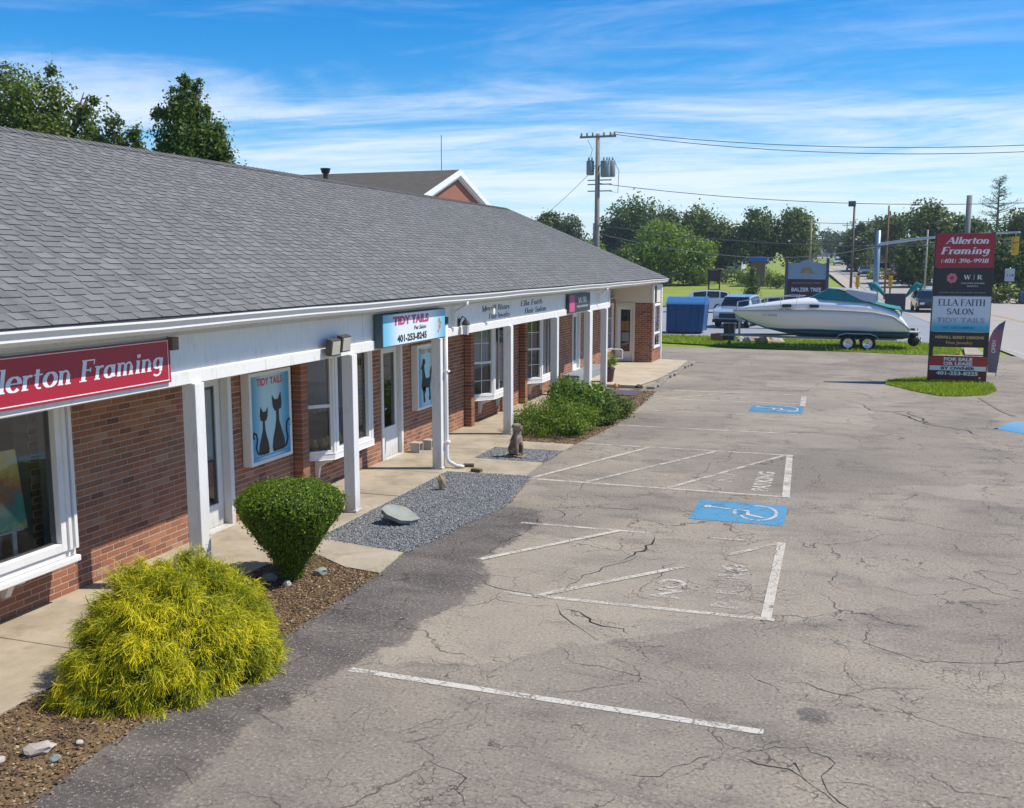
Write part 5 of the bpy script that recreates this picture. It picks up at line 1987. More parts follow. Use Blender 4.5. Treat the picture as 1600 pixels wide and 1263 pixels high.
bd.scale = (1.0, 1.05, 1.03)
bd.rotation_euler = (0, 0, R(-25))
bd.location = (0, 0, 0.035)
mb = MB()
mb.box(-6.22, 17.80, 0.01, -5.84, 18.10, 0.05)
mb.build('plinth', STM, st, bevel=0.01)
mb = MB()
for a in (-1, 1):
    mb.lathe([(0, -.006), (.012, -.004), (.013, .004), (0, .006)], (-6.02 + 0.10, 17.95 + 0.035 * a - .035, .64), 'Z', 8)
mb.build('eye', INK, st)

# potted plant at the landing
pp = thing('potted_plant', 'round green plant in a tall purple pot by the last porch post', 'potted plant', (-7.0, 30.0, 0.095))
mb = MB()
mb.lathe([(0, 0), (.11, 0), (.13, .05), (.17, .38), (.19, .40), (.19, .43), (.15, .43), (.14, .38), (0, .38)], (-7.0, 30.0, 0.095), n=16)
mb.build('pot', plain('purple_glaze', (0.075, 0.02, 0.045), 0.35, 0.4, 10), pp, True)
p_, n_, t_ = crown_points([(-7.0, 30.0, 0.74, .22, .22, .24)], 1500, 60, 0.12, 0.5)
mesh_np('foliage', leaf_cards(p_, n_, 0.05), 4, t_, LEAF_LT, pp)
mt = MB()
mt.prism([(-6.7, 27.4), (-5.75, 27.5), (-5.6, 28.6), (-6.7, 28.6)], (0, 0, 0.0), X_, Y_, Z_, 0.03)
tag(mt.build('door_mat', plain('purple_mat', (0.085, 0.07, 0.10), 0.95, .3, 10)), 'dark purple-grey mat lying before the raised landing', 'mat')
fg = MB()
fg.lathe([(0, 0), (.07, 0), (.075, .05), (.05, .13), (.025, .15), (0, .16)], (-6.55, 28.95, 0.03), n=12)
tag(fg.build('small_pumpkin', plain('orange_glaze', (0.5, 0.2, 0.04), 0.5, .3, 9), None, True), 'small orange ornament at the near edge of the landing', 'ornament')
rock((-5.85, 29.05, .08), .13, .09, .08, 'dark stone at the corner of the raised landing', plain('dark_rock', (0.09, 0.06, 0.05), 0.95, .3, 14))
# white handrail and shelf
hr = thing('handrail', 'short white handrail beside the raised landing', 'handrail', (-7.0, 31.5, 0.095))
mb = MB()
mb.tube([(-7.9, 33.0, 0.85), (-7.3, 33.0, 0.85), (-7.25, 33.0, 0.82), (-7.25, 33.0, 0.55), (-7.85, 33.0, 0.5)], 0.022, 8)
mb.build('rail', WHITE2, hr)
mb = MB()
mb.cyl((-7.9, 33.0, 0.1), (-7.9, 33.0, 0.88), 0.02, n=8)
mb.build('support', WHITE2, hr)

# ================================================================ SHRUBS
# golden thread cypress: drooping threads in a mound
gb = thing('golden_shrub', 'large mound of golden yellow thread-leaf cypress beside the dark asphalt', 'shrub', (-5.78, 7.3, 0))


def thread_mound(c, rx, ry, h, n, parent):
    """clumps of short arching threads, each clump a drooping tuft"""
    NC, NT_ = 1100, n // 1100
    th = rng.uniform(0, 2 * np.pi, NC)
    ph = np.arcsin(rng.uniform(0.0, 1, NC))
    d = np.stack([np.cos(th) * np.cos(ph), np.sin(th) * np.cos(ph), np.sin(ph)], 1)
    lump = 1 + 0.07 * np.sin(3 * th + 1) * np.cos(2.2 * ph) + 0.05 * np.sin(6 * th + 4 * ph) + rng.normal(0, .055, NC)
    root = np.array(c) + d * np.array([rx, ry, h]) * (0.84 * lump)[:, None]
    out = d.copy()
    out[:, 2] = out[:, 2] * .7 + .05
    out += rng.normal(0, .35, (NC, 3))
    ctone = rng.uniform(-.30, .22, NC) + .16 * np.sin(root[:, 0] * 4.1 + 2) * np.sin(root[:, 1] * 3.3 + root[:, 2] * 3)
    k = 6
    R0 = np.repeat(root, NT_, 0) + rng.normal(0, .026, (NC * NT_, 3))
    V = np.repeat(out, NT_, 0) + rng.normal(0, .42, (NC * NT_, 3))
    V /= np.linalg.norm(V, axis=1)[:, None]
    N = len(R0)
    L = rng.uniform(.06, .155, N)
    ct = np.repeat(ctone, NT_)
    side = np.cross(V, rng.normal(0, 1, (N, 3)))
    side /= np.linalg.norm(side, axis=1)[:, None] + 1e-9
    wd = rng.uniform(.0018, .0042, N)
    q = R0.copy()
    curl = rng.normal(0, .16, (N, 3))
    prev = None
    vs, ts = [], []
    for s_ in range(k + 1):
        w2 = (wd * (1 - s_ / (k + 1) * .5))[:, None]
        a, b = q - side * w2, q + side * w2
        a[:, 2] = np.maximum(a[:, 2], .012)
        b[:, 2] = np.maximum(b[:, 2], .012)
        if prev is not None:
            vs.append(np.stack([prev[0], prev[1], b, a], 1))
            ts.append(np.clip(0.06 + 0.80 * (s_ / k) + ct + rng.uniform(-.15, .15, N), .01, 1))
        prev = (a, b)
        V = V + curl + np.array([0, 0, -.30])
        V /= np.linalg.norm(V, axis=1)[:, None]
        q = q + V * (L / k)[:, None]
    return np.concatenate([x.reshape(-1, 3) for x in vs]), np.concatenate(ts)


vv, tt = thread_mound((-5.80, 7.30, 0.0), 0.92, 1.14, 1.08, 66000, gb)
mesh_np('foliage', vv, 4, tt, LEAF_GOLD, gb)
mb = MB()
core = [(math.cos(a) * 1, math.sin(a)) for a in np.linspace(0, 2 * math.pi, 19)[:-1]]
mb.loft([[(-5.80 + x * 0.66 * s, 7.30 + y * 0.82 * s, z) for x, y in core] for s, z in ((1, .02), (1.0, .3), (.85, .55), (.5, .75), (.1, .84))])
mb.build('inner_twigs', plain('shaded_twigs', (0.035, 0.05, 0.012), 0.95, 0.5, 20), gb)  # solid dark core; the shade between the tufts is put into its colour

# clipped inverted-cone shrub
cb = thing('clipped_shrub', 'dark green shrub clipped into an upside-down cone with a flat domed top', 'shrub', (-6.18, 9.97, 0))
prof = [(0.0, .11), (.12, .14), (.28, .23), (.45, .345), (.62, .455), (.76, .55), (.88, .605), (.98, .60), (1.06, .53), (1.12, .40), (1.155, .20), (1.165, 0.02)]
zz = np.array([p[0] for p in prof])
rr = np.array([p[1] for p in prof])


def surf_points(c, n, zz, rr, depth=0.07):
    seg = np.hypot(np.diff(zz), np.diff(rr)) * (rr[:-1] + rr[1:])
    k = rng.choice(len(seg), n, p=seg / seg.sum())
    f = rng.uniform(0, 1, n)
    z = zz[k] + (zz[k + 1] - zz[k]) * f
    r = rr[k] + (rr[k + 1] - rr[k]) * f
    a = rng.uniform(0, 2 * np.pi, n)
    lump = 1 + 0.04 * np.sin(5 * a + 6 * z) + 0.03 * np.sin(11 * a - 9 * z) + 0.02 * np.sin(23 * a + 17 * z)
    nrz = -(rr[k + 1] - rr[k])
    nrr = (zz[k + 1] - zz[k])
    ln_ = np.hypot(nrz, nrr) + 1e-9
    nr = np.stack([np.cos(a) * nrr / ln_, np.sin(a) * nrr / ln_, nrz / ln_], 1)
    p = np.stack([c[0] + np.cos(a) * r * lump, c[1] + np.sin(a) * r * lump, c[2] + z], 1)
    p -= nr * (rng.exponential(depth * .5, n) - 0.018 - .05 * (rng.uniform(0, 1, n) < .035))[:, None]
    return p, nr


p_, n_ = surf_points((-6.18, 9.97, 0.02), 34000, zz, rr)
mesh_np('foliage', leaf_cards(p_, n_, 0.030, 0.55, 0.75), 4, rng.uniform(0.02, 1, len(p_)) ** 1.2, LEAF_BOX, cb)
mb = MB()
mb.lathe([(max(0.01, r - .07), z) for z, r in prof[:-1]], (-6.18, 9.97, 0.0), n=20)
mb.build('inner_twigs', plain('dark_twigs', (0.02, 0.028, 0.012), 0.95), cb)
mb = MB()
mb.tube([(-6.18, 9.97, -0.02), (-6.18, 9.97, .2)], 0.06, 8)
mb.build('stem', BARK, cb)

# spreading junipers and broadleaf bush by the walk


def bush(label, blobs, n, size, lm, aspect=0.5, cl=0.12, base=None, name='bush', jit=0.8, cpb=30):
    b0 = base or (blobs[0][0], blobs[0][1], 0.0)
    t = thing(name, label, 'bush', b0, 'bushes before the fourth and fifth posts')
    p, nr, tn = crown_points(blobs, n, cpb, cl * .85, 0.62)
    ok = p[:, 2] > 0.02
    mesh_np('foliage', leaf_cards(p[ok], nr[ok], size, aspect, jit), 4, tn[ok], lm, t)
    mb = MB()
    for b in blobs:
        mb.tube([(b0[0], b0[1], 0.0), ((b0[0] + b[0]) / 2, (b0[1] + b[1]) / 2, b[2] * .5), b[:3]], [.04, .03, .01], 5)
    mb.build('branches', BARK, t)
    return t


bush('low spreading dark green juniper, the nearest bush right behind the dog statue', [(-6.25, 20.6, .22, .62, .55, .26), (-5.75, 20.7, .25, .5, .5, .28), (-6.6, 20.9, .3, .5, .5, .32), (-5.6, 21.2, .3, .5, .5, .3), (-6.15, 21.2, .42, .6, .5, .26)], 14000, 0.055, LEAF_BOX, 0.4, 0.15, (-6.1, 20.9, 0))
bush('taller broad-leaved light green bush between the fourth and fifth posts', [(-6.35, 22.9, .48, .50, .55, .38), (-6.0, 23.2, .60, .45, .5, .28), (-6.6, 23.6, .55, .45, .6, .35), (-5.8, 22.5, .38, .45, .5, .30)], 9000, 0.085, m_leaf('rhododendron_leaf', [(0.0, (0.03, 0.065, 0.008)), (0.5, (0.085, 0.16, 0.014)), (1.0, (0.20, 0.29, 0.025))]), 0.6, 0.15, (-6.25, 23.1, 0))
bush('rounded mid green bush at the lot edge, the rightmost of the three', [(-5.5, 22.5, .32, .42, .5, .30), (-5.4, 23.1, .36, .40, .55, .30), (-5.3, 23.6, .26, .35, .45, .26)], 8000, 0.07, LEAF_MD, 0.5, 0.15, (-5.35, 23.0, 0))

# weeds along the edges
mb = MB()
wv_, wt_ = [], []
for (cx, cy, n) in ((-5.33, 10.6, 40), (-5.25, 8.2, 90), (-5.3, 7.6, 60), (-5.3, 11.3, 25), (-6.7, 11.7, 60), (-6.75, 12.2, 40), (-5.6, 34.6, 40), (-3.72, 8.9, 10), (-6.8, 19.2, 60)):
    for _ in range(n):
        x, y = cx + rng.normal(0, .07), cy + rng.normal(0, .22)
        a = rng.uniform(0, 6.28)
        hgt = rng.uniform(.02, .07)
        dx_, dy_ = math.cos(a), math.sin(a)
        wv_ += [(x - dy_ * .004, y + dx_ * .004, .005), (x + dy_ * .004, y - dx_ * .004, .005), (x + dx_ * hgt * .5, y + dy_ * hgt * .5, hgt)]
        wt_.append(rng.uniform(.2, 1))
o = mesh_np('weeds', np.array(wv_), 3, np.array(wt_), LEAF_LT, kind='stuff')
tag(o, 'small green weeds growing along the bed edges', 'weeds')

# ================================================================ GRASS STRIPS
LAWNLEAF = m_leaf('lawn_blades', [(0.0, (0.08, 0.14, 0.008)), (0.5, (0.20, 0.30, 0.012)), (1.0, (0.38, 0.45, 0.02))])
LAWN = m_ground('lawn_ground', [(0.3, (0.09, 0.15, 0.010)), (0.55, (0.18, 0.27, 0.015)), (0.75, (0.30, 0.34, 0.03))], 1.2, 14)
strip_poly = [(-60, 46.9), (-8.4, 47.2), (-3.3, 45.5), (0, 44.7), (2.4, 44.0), (3.4, 44.3), (4.5, 45.2), (4.9, 49.0), (3.0, 50.3), (-9.3, 51.5), (-60, 51.5)]
isl_poly = [(1.13, 32.97), (1.44, 33.79), (2.2, 34.7), (2.9, 34.9), (4.0, 34.5), (4.3, 33.6), (4.2, 32.0), (3.83, 30.99), (3.2, 30.5), (2.59, 30.35), (1.96, 31.26)]


def lawn(name, poly, n, hgt, lab, zb=0.02):
    mb = MB()
    mb.prism(poly, (0, 0, -0.02), X_, Y_, Z_, 0.02 + zb)
    struct(mb.build(name + '_ground', LAWN))
    q = scatter_in([(max(-12, x), y) for x, y in poly], n)
    a = rng.uniform(0, 2 * np.pi, n)
    h = hgt * rng.uniform(.4, 1.2, n)
    lean = rng.normal(0, .5, (n, 2)) * h[:, None]
    w = .009 + hgt * 0.06
    zb0 = np.full(n, zb)
    v = np.stack([np.stack([q[:, 0] - np.cos(a) * w, q[:, 1] - np.sin(a) * w, zb0], 1), np.stack([q[:, 0] + np.cos(a) * w, q[:, 1] + np.sin(a) * w, zb0], 1),
                  np.stack([q[:, 0] + lean[:, 0], q[:, 1] + lean[:, 1], zb0 + h], 1)], 1).reshape(-1, 3)
    o = mesh_np(name, v, 3, rng.uniform(.2, 1, n), LAWNLEAF, kind='stuff')
    return tag(o, lab, 'grass')


lawn('grass_verge', strip_poly, 26000, 0.13, 'bright green grass verge under the boat trailer')
lawn('grass_island', isl_poly, 9000, 0.10, 'small island of green grass around the tall plaza sign')
mb = MB()
mb.prism([(4.6, 44.3), (5.4, 44.3), (5.4, 48.4), (4.95, 48.4)], (0, 0, 0), X_, Y_, Z_, 0.05)
struct(mb.build('concrete_apron', CONC))

# ================================================================ PYLON SIGN
PY = thing('plaza_sign', 'tall double-post plaza sign with stacked red, black, white and blue tenant panels', 'sign', (3.3, 34, 0.02))
sy = 34.0
for x in (2.53, 4.12):
    mb = MB()
    mb.box(x - .06, sy - .06, -.02, x + .06, sy + .14, 4.72 if x < 3 else 4.70)
    mb.build('post', BLACK, PY, bevel=0.006)
PXL, PXR = 2.49, 4.16


def panel(z0, z1, m, name='panel', x0=PXL, x1=PXR):
    mb = MB()
    mb.box(x0, sy - .11, z0, x1, sy - .065, z1)
    mb.box(x0 + .08, sy + .145, z0, x1 - .08, sy + .17, z1)
    return mb.build(name, m, PY, bevel=0.004)


yf = sy - .112
MX = (PXL + PXR) / 2
NY = Vector((0, -1, 0))
pnl = panel(3.62, 4.68, RED)
serif('Allerton', (MX + .06, yf, 4.36), X_, Z_, NY, 0.20, WINK, PY, slant=.2, bold=1.25, width=1.22)
serif('Framing', (MX, yf, 4.04), X_, Z_, NY, 0.22, WINK, PY, slant=.2, bold=1.25, width=1.38)
serif('(401) 396-9918', (MX, yf, 3.77), X_, Z_, NY, 0.13, WINK, PY, slant=.15, bold=1.1, width=1.36)
panel(2.76, 3.605, BLACK)
serif('W | R', (MX + .28, yf, 3.26), X_, Z_, NY, 0.14, WINK, PY, bold=1.0, width=0.52)
sans('WILDFLOWER', (MX + .28, yf, 3.12), X_, Z_, NY, 0.045, WINK, PY, sx=1.7)
sans('ROOTS', (MX + .28, yf, 3.03), X_, Z_, NY, 0.045, WINK, PY, sx=1.5)
sans('FLOWERS AND GIFTS FOR EVERY OCCASION', (MX, yf, 2.83), X_, Z_, NY, 0.045, plain('grey_ink', (.35, .35, .36), .5), PY, sx=1.05)
mb = MB()
for i in range(7):
    a = i * 2 * math.pi / 7
    cx, cz = MX - .32 + math.cos(a) * .085, 3.30 + math.sin(a) * .085
    mb.prism([(cx + .075 * math.cos(b), cz + .075 * math.sin(b)) for b in np.linspace(0, 2 * math.pi, 9)[:-1]], (0, yf - .0005 * i, 0), X_, Z_, NY, 0.0008)
mb.build('flower_petals', plain('pink_ink', (0.62, 0.16, 0.22), 0.5, 0.4, 30), PY)
mb = MB()
mb.prism([(MX - .32 + .05 * math.cos(b), 3.30 + .05 * math.sin(b)) for b in np.linspace(0, 2 * math.pi, 9)[:-1]], (0, yf - .006, 0), X_, Z_, NY, 0.001)
mb.build('flower_heart', plain('deep_red_ink', (0.35, 0.02, 0.05), 0.5), PY)
mb = MB()
mb.box(MX - .325, yf - .002, 3.0, MX - .315, yf - .0005, 3.22)
mb.build('flower_stem', plain('stem_ink', (0.08, 0.12, 0.09), 0.5), PY)
panel(1.62, 2.735, mat('salon_panel', lambda nt: principled(nt, nt.ramp(nt.n('ShaderNodeSeparateXYZ', ins={0: world_co(nt)}).outputs[2], [(0.0, (.5, .5, .5)), (1.0, (.5, .5, .5))]), 0.4)))
mb = MB()
zc_ = [(1.64, (0.02, 0.33, 0.55)), (1.82, (0.10, 0.45, 0.62)), (1.98, (0.40, 0.60, 0.68)), (2.16, (0.62, 0.67, 0.74)), (2.72, (0.66, 0.69, 0.76))]


def fade(nt):
    z = nt.n('ShaderNodeSeparateXYZ', ins={0: world_co(nt)}).outputs[2]
    f = nt.math('DIVIDE', nt.math('SUBTRACT', z, 1.62), 1.12)
    return principled(nt, nt.ramp(f, [(0.0, (0.02, 0.33, 0.55)), (0.15, (0.05, 0.40, 0.58)), (0.24, (0.22, 0.50, 0.60)), (0.40, (0.60, 0.66, 0.74)), (1.0, (0.66, 0.69, 0.76))]), 0.4)


mb.quad((PXL + .01, yf, 1.63), (PXR - .01, yf, 1.63), (PXR - .01, yf, 2.725), (PXL + .01, yf, 2.725))
mb.build('panel_face', mat('salon_fade', fade), PY)
yg = yf - .002
serif('ELLA FAITH', (MX, yg, 2.44), X_, Z_, NY, 0.20, NAVY, PY, bold=0.95, width=1.36)
serif('SALON', (MX - .02, yg, 2.17), X_, Z_, NY, 0.18, NAVY, PY, bold=0.95, width=0.78)
sans('TIDY TAILS', (MX, yg, 1.91), X_, Z_, NY, 0.16, plain('mauve_ink', (0.34, 0.30, 0.40), .5), PY, bold=0.006, sx=1.25)
sans('PET GROOMING', (MX - .05, yg, 1.72), X_, Z_, NY, 0.075, plain('teal_ink', (0.02, 0.14, 0.26), .5), PY, bold=0.002, sx=1.2)
panel(1.14, 1.60, plain('dark_brown_panel', (0.022, 0.014, 0.014), 0.45))
YINK = plain('gold_ink', (0.58, 0.40, 0.14), 0.5)
sans('MERRILL BISSEY DESIGNS', (MX, yf, 1.41), X_, Z_, NY, 0.085, YINK, PY, bold=0.004, sx=1.08)
sans('Fine Jewelry', (MX, yf, 1.24), X_, Z_, NY, 0.09, plain('orange_gold_ink', (0.52, 0.24, 0.10), .5), PY, bold=0.004, sx=1.25)
panel(0.42, 0.84, plain('bright_red_panel', (0.42, 0.03, 0.03), 0.5))
mb = MB()
mb.box(PXL + .02, sy - .118, .40, PXR - .02, sy - .112, .545)
mb.build('white_strip', WINK, PY)
panel(0.10, 0.415, plain('maroon_panel', (0.13, 0.015, 0.025), 0.5))
sans('FOR SALE', (MX, yf, .71), X_, Z_, NY, 0.10, WINK, PY, bold=0.006, sx=1.4)
sans('OR LEASE', (MX, yf, .575), X_, Z_, NY, 0.10, WINK, PY, bold=0.006, sx=1.4)
sans('BY OWNER', (MX, sy - .1195, .43), X_, Z_, NY, 0.09, NAVY, PY, bold=0.006, sx=1.5)
sans('401-253-8225', (MX, yf, .26), X_, Z_, NY, 0.11, WINK, PY, bold=0.006, sx=1.4)
mb = MB()
mb.box(3.95, yf - .004, .16, 4.0, yf - .001, .21)
mb.build('sticker', WINK, PY)

# feather flag
ff = thing('feather_flag', 'curved grey and pink feather flag on a thin pole behind the plaza sign', 'flag', (4.62, 36.4, 0))
mb = MB()
out_ = []
n = 14
lead = [(4.78 + 0.0 * s, 0.03 + 1.1 * s) for s in np.linspace(0, 1, 4)]
L_ = [(4.50, .12), (4.47, .6), (4.46, 1.0), (4.50, 1.3), (4.60, 1.55), (4.75, 1.74), (4.93, 1.86)]
R_ = [(4.78, .12), (4.80, .6), (4.83, .95), (4.85, 1.2), (4.88, 1.45), (4.90, 1.66), (4.935, 1.865)]
for i, (a, b) in enumerate(zip(L_, R_)):
    out_.append((a, b))
vs = []
for (a, b) in out_:
    for k in range(5):
        f = k / 4
        x = a[0] + (b[0] - a[0]) * f
        z = a[1] + (b[1] - a[1]) * f
        vs.append((x, 36.4 + 0.03 * math.sin(f * 5 + z * 4), z))
mb.add(vs, [(i * 5 + k, i * 5 + k + 1, (i + 1) * 5 + k + 1, (i + 1) * 5 + k) for i in range(len(out_) - 1) for k in range(4)])


def flagm(nt):
    co = world_co(nt)
    z = nt.n('ShaderNodeSeparateXYZ', ins={0: co}).outputs[2]
    n = nt.noise(co, 9, 4, 0.7)
    c = nt.ramp(nt.math('ADD', nt.math('MULTIPLY', z, .5), nt.math('MULTIPLY', nt.math('SUBTRACT', n, .5), .5)), [(0.0, (.16, .15, .15)), (.35, (.20, .17, .19)), (.5, (.42, .12, .18)), (.72, (.35, .14, .20)), (.85, (.12, .14, .22)), (1, (.2, .16, .17))])
    return principled(nt, c, 0.7)


mb.build('cloth', mat('flag_cloth', flagm), ff, True)
mb = MB()
mb.tube([(4.76, 36.42, 0), (4.84, 36.42, .9), (4.89, 36.42, 1.5), (4.94, 36.42, 1.88)], .012, 6)
mb.build('pole', BLACK, ff)
sans('OPEN', (4.69, 36.36, 1.0), Z_, -X_, NY, 0.12, WINK, ff, bold=0.004)

# ================================================================ VEHICLES
TINT = plain('tinted_glass', (0.012, 0.016, 0.02), 0.06, spec=0.8)
CHROME = plain('chrome_trim', (0.6, 0.6, 0.62), 0.2, metal=0.9)
TAIL = plain('tail_lamp_red', (0.4, 0.015, 0.01), 0.3)
HEAD = plain('head_lamp', (0.7, 0.72, 0.75), 0.12)


def wheel(parent, x, y, r, side, w=0.22, name='wheel'):
    mb = MB()
    mb.lathe([(r * .62, -w / 2), (r * .94, -w / 2), (r, -w / 3), (r, w / 3), (r * .94, w / 2), (r * .62, w / 2)], (x, y, r), 'Y', 22, cap=False)
    wh = mb.build(name, RUBBER, parent, True)
    mb = MB()
    h = w / 2
    mb.lathe([(0, side * h * .5), (r * .2, side * h * .8), (r * .5, side * h * .7), (r * .6, side * h * .95), (r * .64, side * h * .9), (r * .64, -side * h * .9), (0, -side * h * .9)], (x, y, r), 'Y', 16)
    mb.build('rim', CHROME, wh, True)
    return wh


def car(name, label, cat_, loc, rz, paint, L=4.7, wd=1.86, st=None, r=0.35, bed=None, group=None, detail=True, belt=0.98):
    """body lofted from stations (x, z_low, z_belt, z_roof, half belt, half roof); front towards -x"""
    t = thing(name, label, cat_, (0, 0, 0), group)
    hw = wd / 2
    rings = []
    for (x, zl, zb, zr, wb, wr) in st:
        wb *= hw
        wr *= hw
        rings.append([(x, -wb * .9, zl), (x, -wb, zl + .18), (x, -wb, zb - .12), (x, -wb * .97, zb), (x, -wr, zr), (x, wr, zr), (x, wb * .97, zb), (x, wb, zb - .12), (x, wb, zl + .18), (x, wb * .9, zl)])
    mb = MB()
    mb.loft(rings)
    body = mb.build('body', paint, t, False, bevel=0.035)
    # glazing along stations whose roof stands over the belt
    k0 = [i for i, s in enumerate(st) if s[3] - s[2] > .25]
    mb = MB()
    e = .012
    for i in k0[:-1]:
        a, b = st[i], st[i + 1]
        if b[3] - b[2] <= .25:
            continue
        for sg in (-1, 1):
            pa = lambda s, f: (s[0], sg * (hw * (s[4] * .97 + (s[5] - s[4] * .97) * f) + e), s[2] + (s[3] - s[2]) * f)
            x0, x1 = a[0] + .05, b[0] - .05
            A_ = [pa(a, .12), pa(b, .12), pa(b, .86), pa(a, .86)]
            A_ = [(x0 if q[0] == a[0] else x1, q[1], q[2]) for q in A_]
            mb = MB()
            mb.add(A_, [(0, 1, 2, 3) if sg < 0 else (3, 2, 1, 0)])
            mb.build('side_window', TINT, body)
    for (i, j, nm) in ((k0[0] - 1, k0[0], 'windscreen'), (k0[-1] + 1, k0[-1], 'rear_window')):
        if 0 <= i < len(st):
            a, b = st[i], st[j]
            sgx = -1 if nm == 'windscreen' else 1
            mb = MB()
            pts = []
            for s, f in ((a, 0.06), (b, .94)):
                pass
            za, zb_ = a[3], b[3]
            xa, xb_ = a[0], b[0]
            f0, f1 = .08, .92
            P0 = (xa + (xb_ - xa) * f0, za + (zb_ - za) * f0)
            P1 = (xa + (xb_ - xa) * f1, za + (zb_ - za) * f1)
            w0, w1 = hw * (a[5] + (b[5] - a[5]) * f0) * .94, hw * (a[5] + (b[5] - a[5]) * f1) * .94
            off = Vector((zb_ - za, xb_ - xa)).normalized() * .02
            ox, oz = sgx * abs(off.x), abs(off.y)
            q = [(P0[0] + ox, -w0, P0[1] + oz), (P0[0] + ox, w0, P0[1] + oz), (P1[0] + ox, w1, P1[1] + oz), (P1[0] + ox, -w1, P1[1] + oz)]
            mb.add(q, [(0, 1, 2, 3)])
            mb.build(nm, TINT, body)
    xf_, xr_ = st[0][0], st[-1][0]
    for x in (xf_ + L * .19, xr_ - L * .2):
        for sg in (-1, 1):
            wheel(t, x, sg * (hw - .10), r, sg)
    for sg in (-1, 1):
        mb = MB()
        mb.obox((xf_ + .01, sg * hw * .66, st[0][2] - .10), (.05, 0, 0), (0, .17, 0), (0, 0, .075))
        mb.build('headlight', HEAD, t, bevel=.01)
        mb = MB()
        mb.obox((xr_ - .01, sg * hw * .84, st[-1][2] - .06), (.04, 0, 0), (0, .09, 0), (0, 0, .17))
        mb.build('tail_light', TAIL, t, bevel=.01)
        mb = MB()
        k = st[k0[0]]
        mb.obox((k[0] + .05, sg * (hw + .10), k[2] + .06), (.06, 0, 0), (0, .10, 0), (0, 0, .07))
        mb.build('wing_mirror', paint, t, bevel=.015)
    mb = MB()
    mb.obox((xf_ - .01, 0, st[0][2] - .2), (.03, 0, 0), (0, hw * .5, 0), (0, 0, .13))
    mb.build('grille', BLACK, t)
    mb = MB()
    mb.obox((xf_ - .02, 0, .42), (.05, 0, 0), (0, hw * .9, 0), (0, 0, .10))
    mb.obox((xr_ + .02, 0, .46), (.05, 0, 0), (0, hw * .9, 0), (0, 0, .10))
    mb.build('bumper', RUBBER if detail else paint, t, bevel=.02)
    mb = MB()
    mb.obox((xr_ + .075, 0, .62), (.006, 0, 0), (0, .16, 0), (0, 0, .08))
    mb.build('number_plate', WINK, t)
    t.location = loc
    t.rotation_euler = (0, 0, rz)
    return t


SUVST = [(-2.35, .34, .78, .80, .86, .80), (-2.1, .28, .95, .98, .97, .90), (-1.2, .26, 1.05, 1.08, 1.0, .88), (-0.55, .26, 1.05, 1.62, 1.0, .76), (0.5, .26, 1.07, 1.72, 1.0, .78), (1.5, .26, 1.08, 1.70, 1.0, .77), (2.1, .28, 1.08, 1.58, .98, .74), (2.35, .36, 1.04, 1.07, .93, .85)]
SEDST = [(-2.35, .34, .66, .68, .84, .78), (-2.0, .26, .80, .83, .96, .88), (-1.0, .24, .90, .93, 1.0, .86), (-0.25, .24, .92, 1.38, 1.0, .72), (0.7, .24, .94, 1.43, 1.0, .72), (1.45, .24, .95, 1.33, .99, .70), (2.0, .26, .96, 1.0, .97, .86), (2.35, .36, .92, .95, .90, .82)]
TRKST = [(-2.75, .42, .92, .95, .88, .84), (-2.5, .36, 1.08, 1.12, .97, .92), (-1.5, .34, 1.16, 1.20, 1.0, .92), (-0.95, .34, 1.18, 1.80, 1.0, .78), (0.0, .34, 1.18, 1.90, 1.0, .79), (0.75, .34, 1.18, 1.86, 1.0, .78), (0.95, .34, 1.18, 1.20, 1.0, .96), (2.6, .36, 1.18, 1.20, 1.0, .96), (2.75, .40, 1.14, 1.16, .98, .95)]
car('suv', 'dark blue-grey sport utility vehicle facing the camera left of the plaza sign', 'car', (5.75, 84.5, 0.03), R(90) + R(4), plain('dark_blue_car', (0.015, 0.025, 0.035), 0.25, 0.05, coat=1.0), st=SUVST, r=.37)
car('pickup_truck', 'silver-blue pickup truck with its nose toward the lot, above the boat bow', 'truck', (-6.15, 61.5, 0.0), R(78), plain('silver_blue_car', (0.35, 0.42, 0.50), 0.3, 0.05, coat=1.0), L=5.5, wd=1.98, st=TRKST, r=.39)
car('van', 'white minivan parked by the field kerb behind the blue container', 'car', (-11.0, 78, 0.0), R(5), plain('white_car', (0.62, 0.63, 0.63), 0.3, 0.05, coat=1.0), st=SUVST, r=.36)
car('sedan', 'dark grey sedan parked right of the pickup truck, behind the boat bow', 'car', (-5.2, 72, 0.0), R(8), plain('dark_grey_car', (0.07, 0.08, 0.09), 0.3, 0.05, coat=1.0), st=SEDST, r=.34)
for (x, y, p, st_, lab) in ((1.9, 150, (0.10, 0.11, 0.12), SEDST, 'dark sedan coming down the far road, nearest in the queue'), (0.2, 178, (0.55, 0.56, 0.56), SUVST, 'pale sport utility vehicle in the middle of the far queue'), (4.6, 160, (0.05, 0.06, 0.07), SUVST, 'black sport utility vehicle driving away up the far road'),
                         (-2.5, 215, (0.45, 0.46, 0.48), SEDST, 'silver sedan at the back of the far queue'), (6.0, 140, (0.30, 0.05, 0.05), SEDST, 'dark red sedan on the far road behind the traffic pole')):
    car('far_car', lab, 'car', (x, y, tz(y) + .02), R(92), plain('far_paint_%d' % y, p, 0.3, coat=1.0), st=st_, group='cars on the far road')

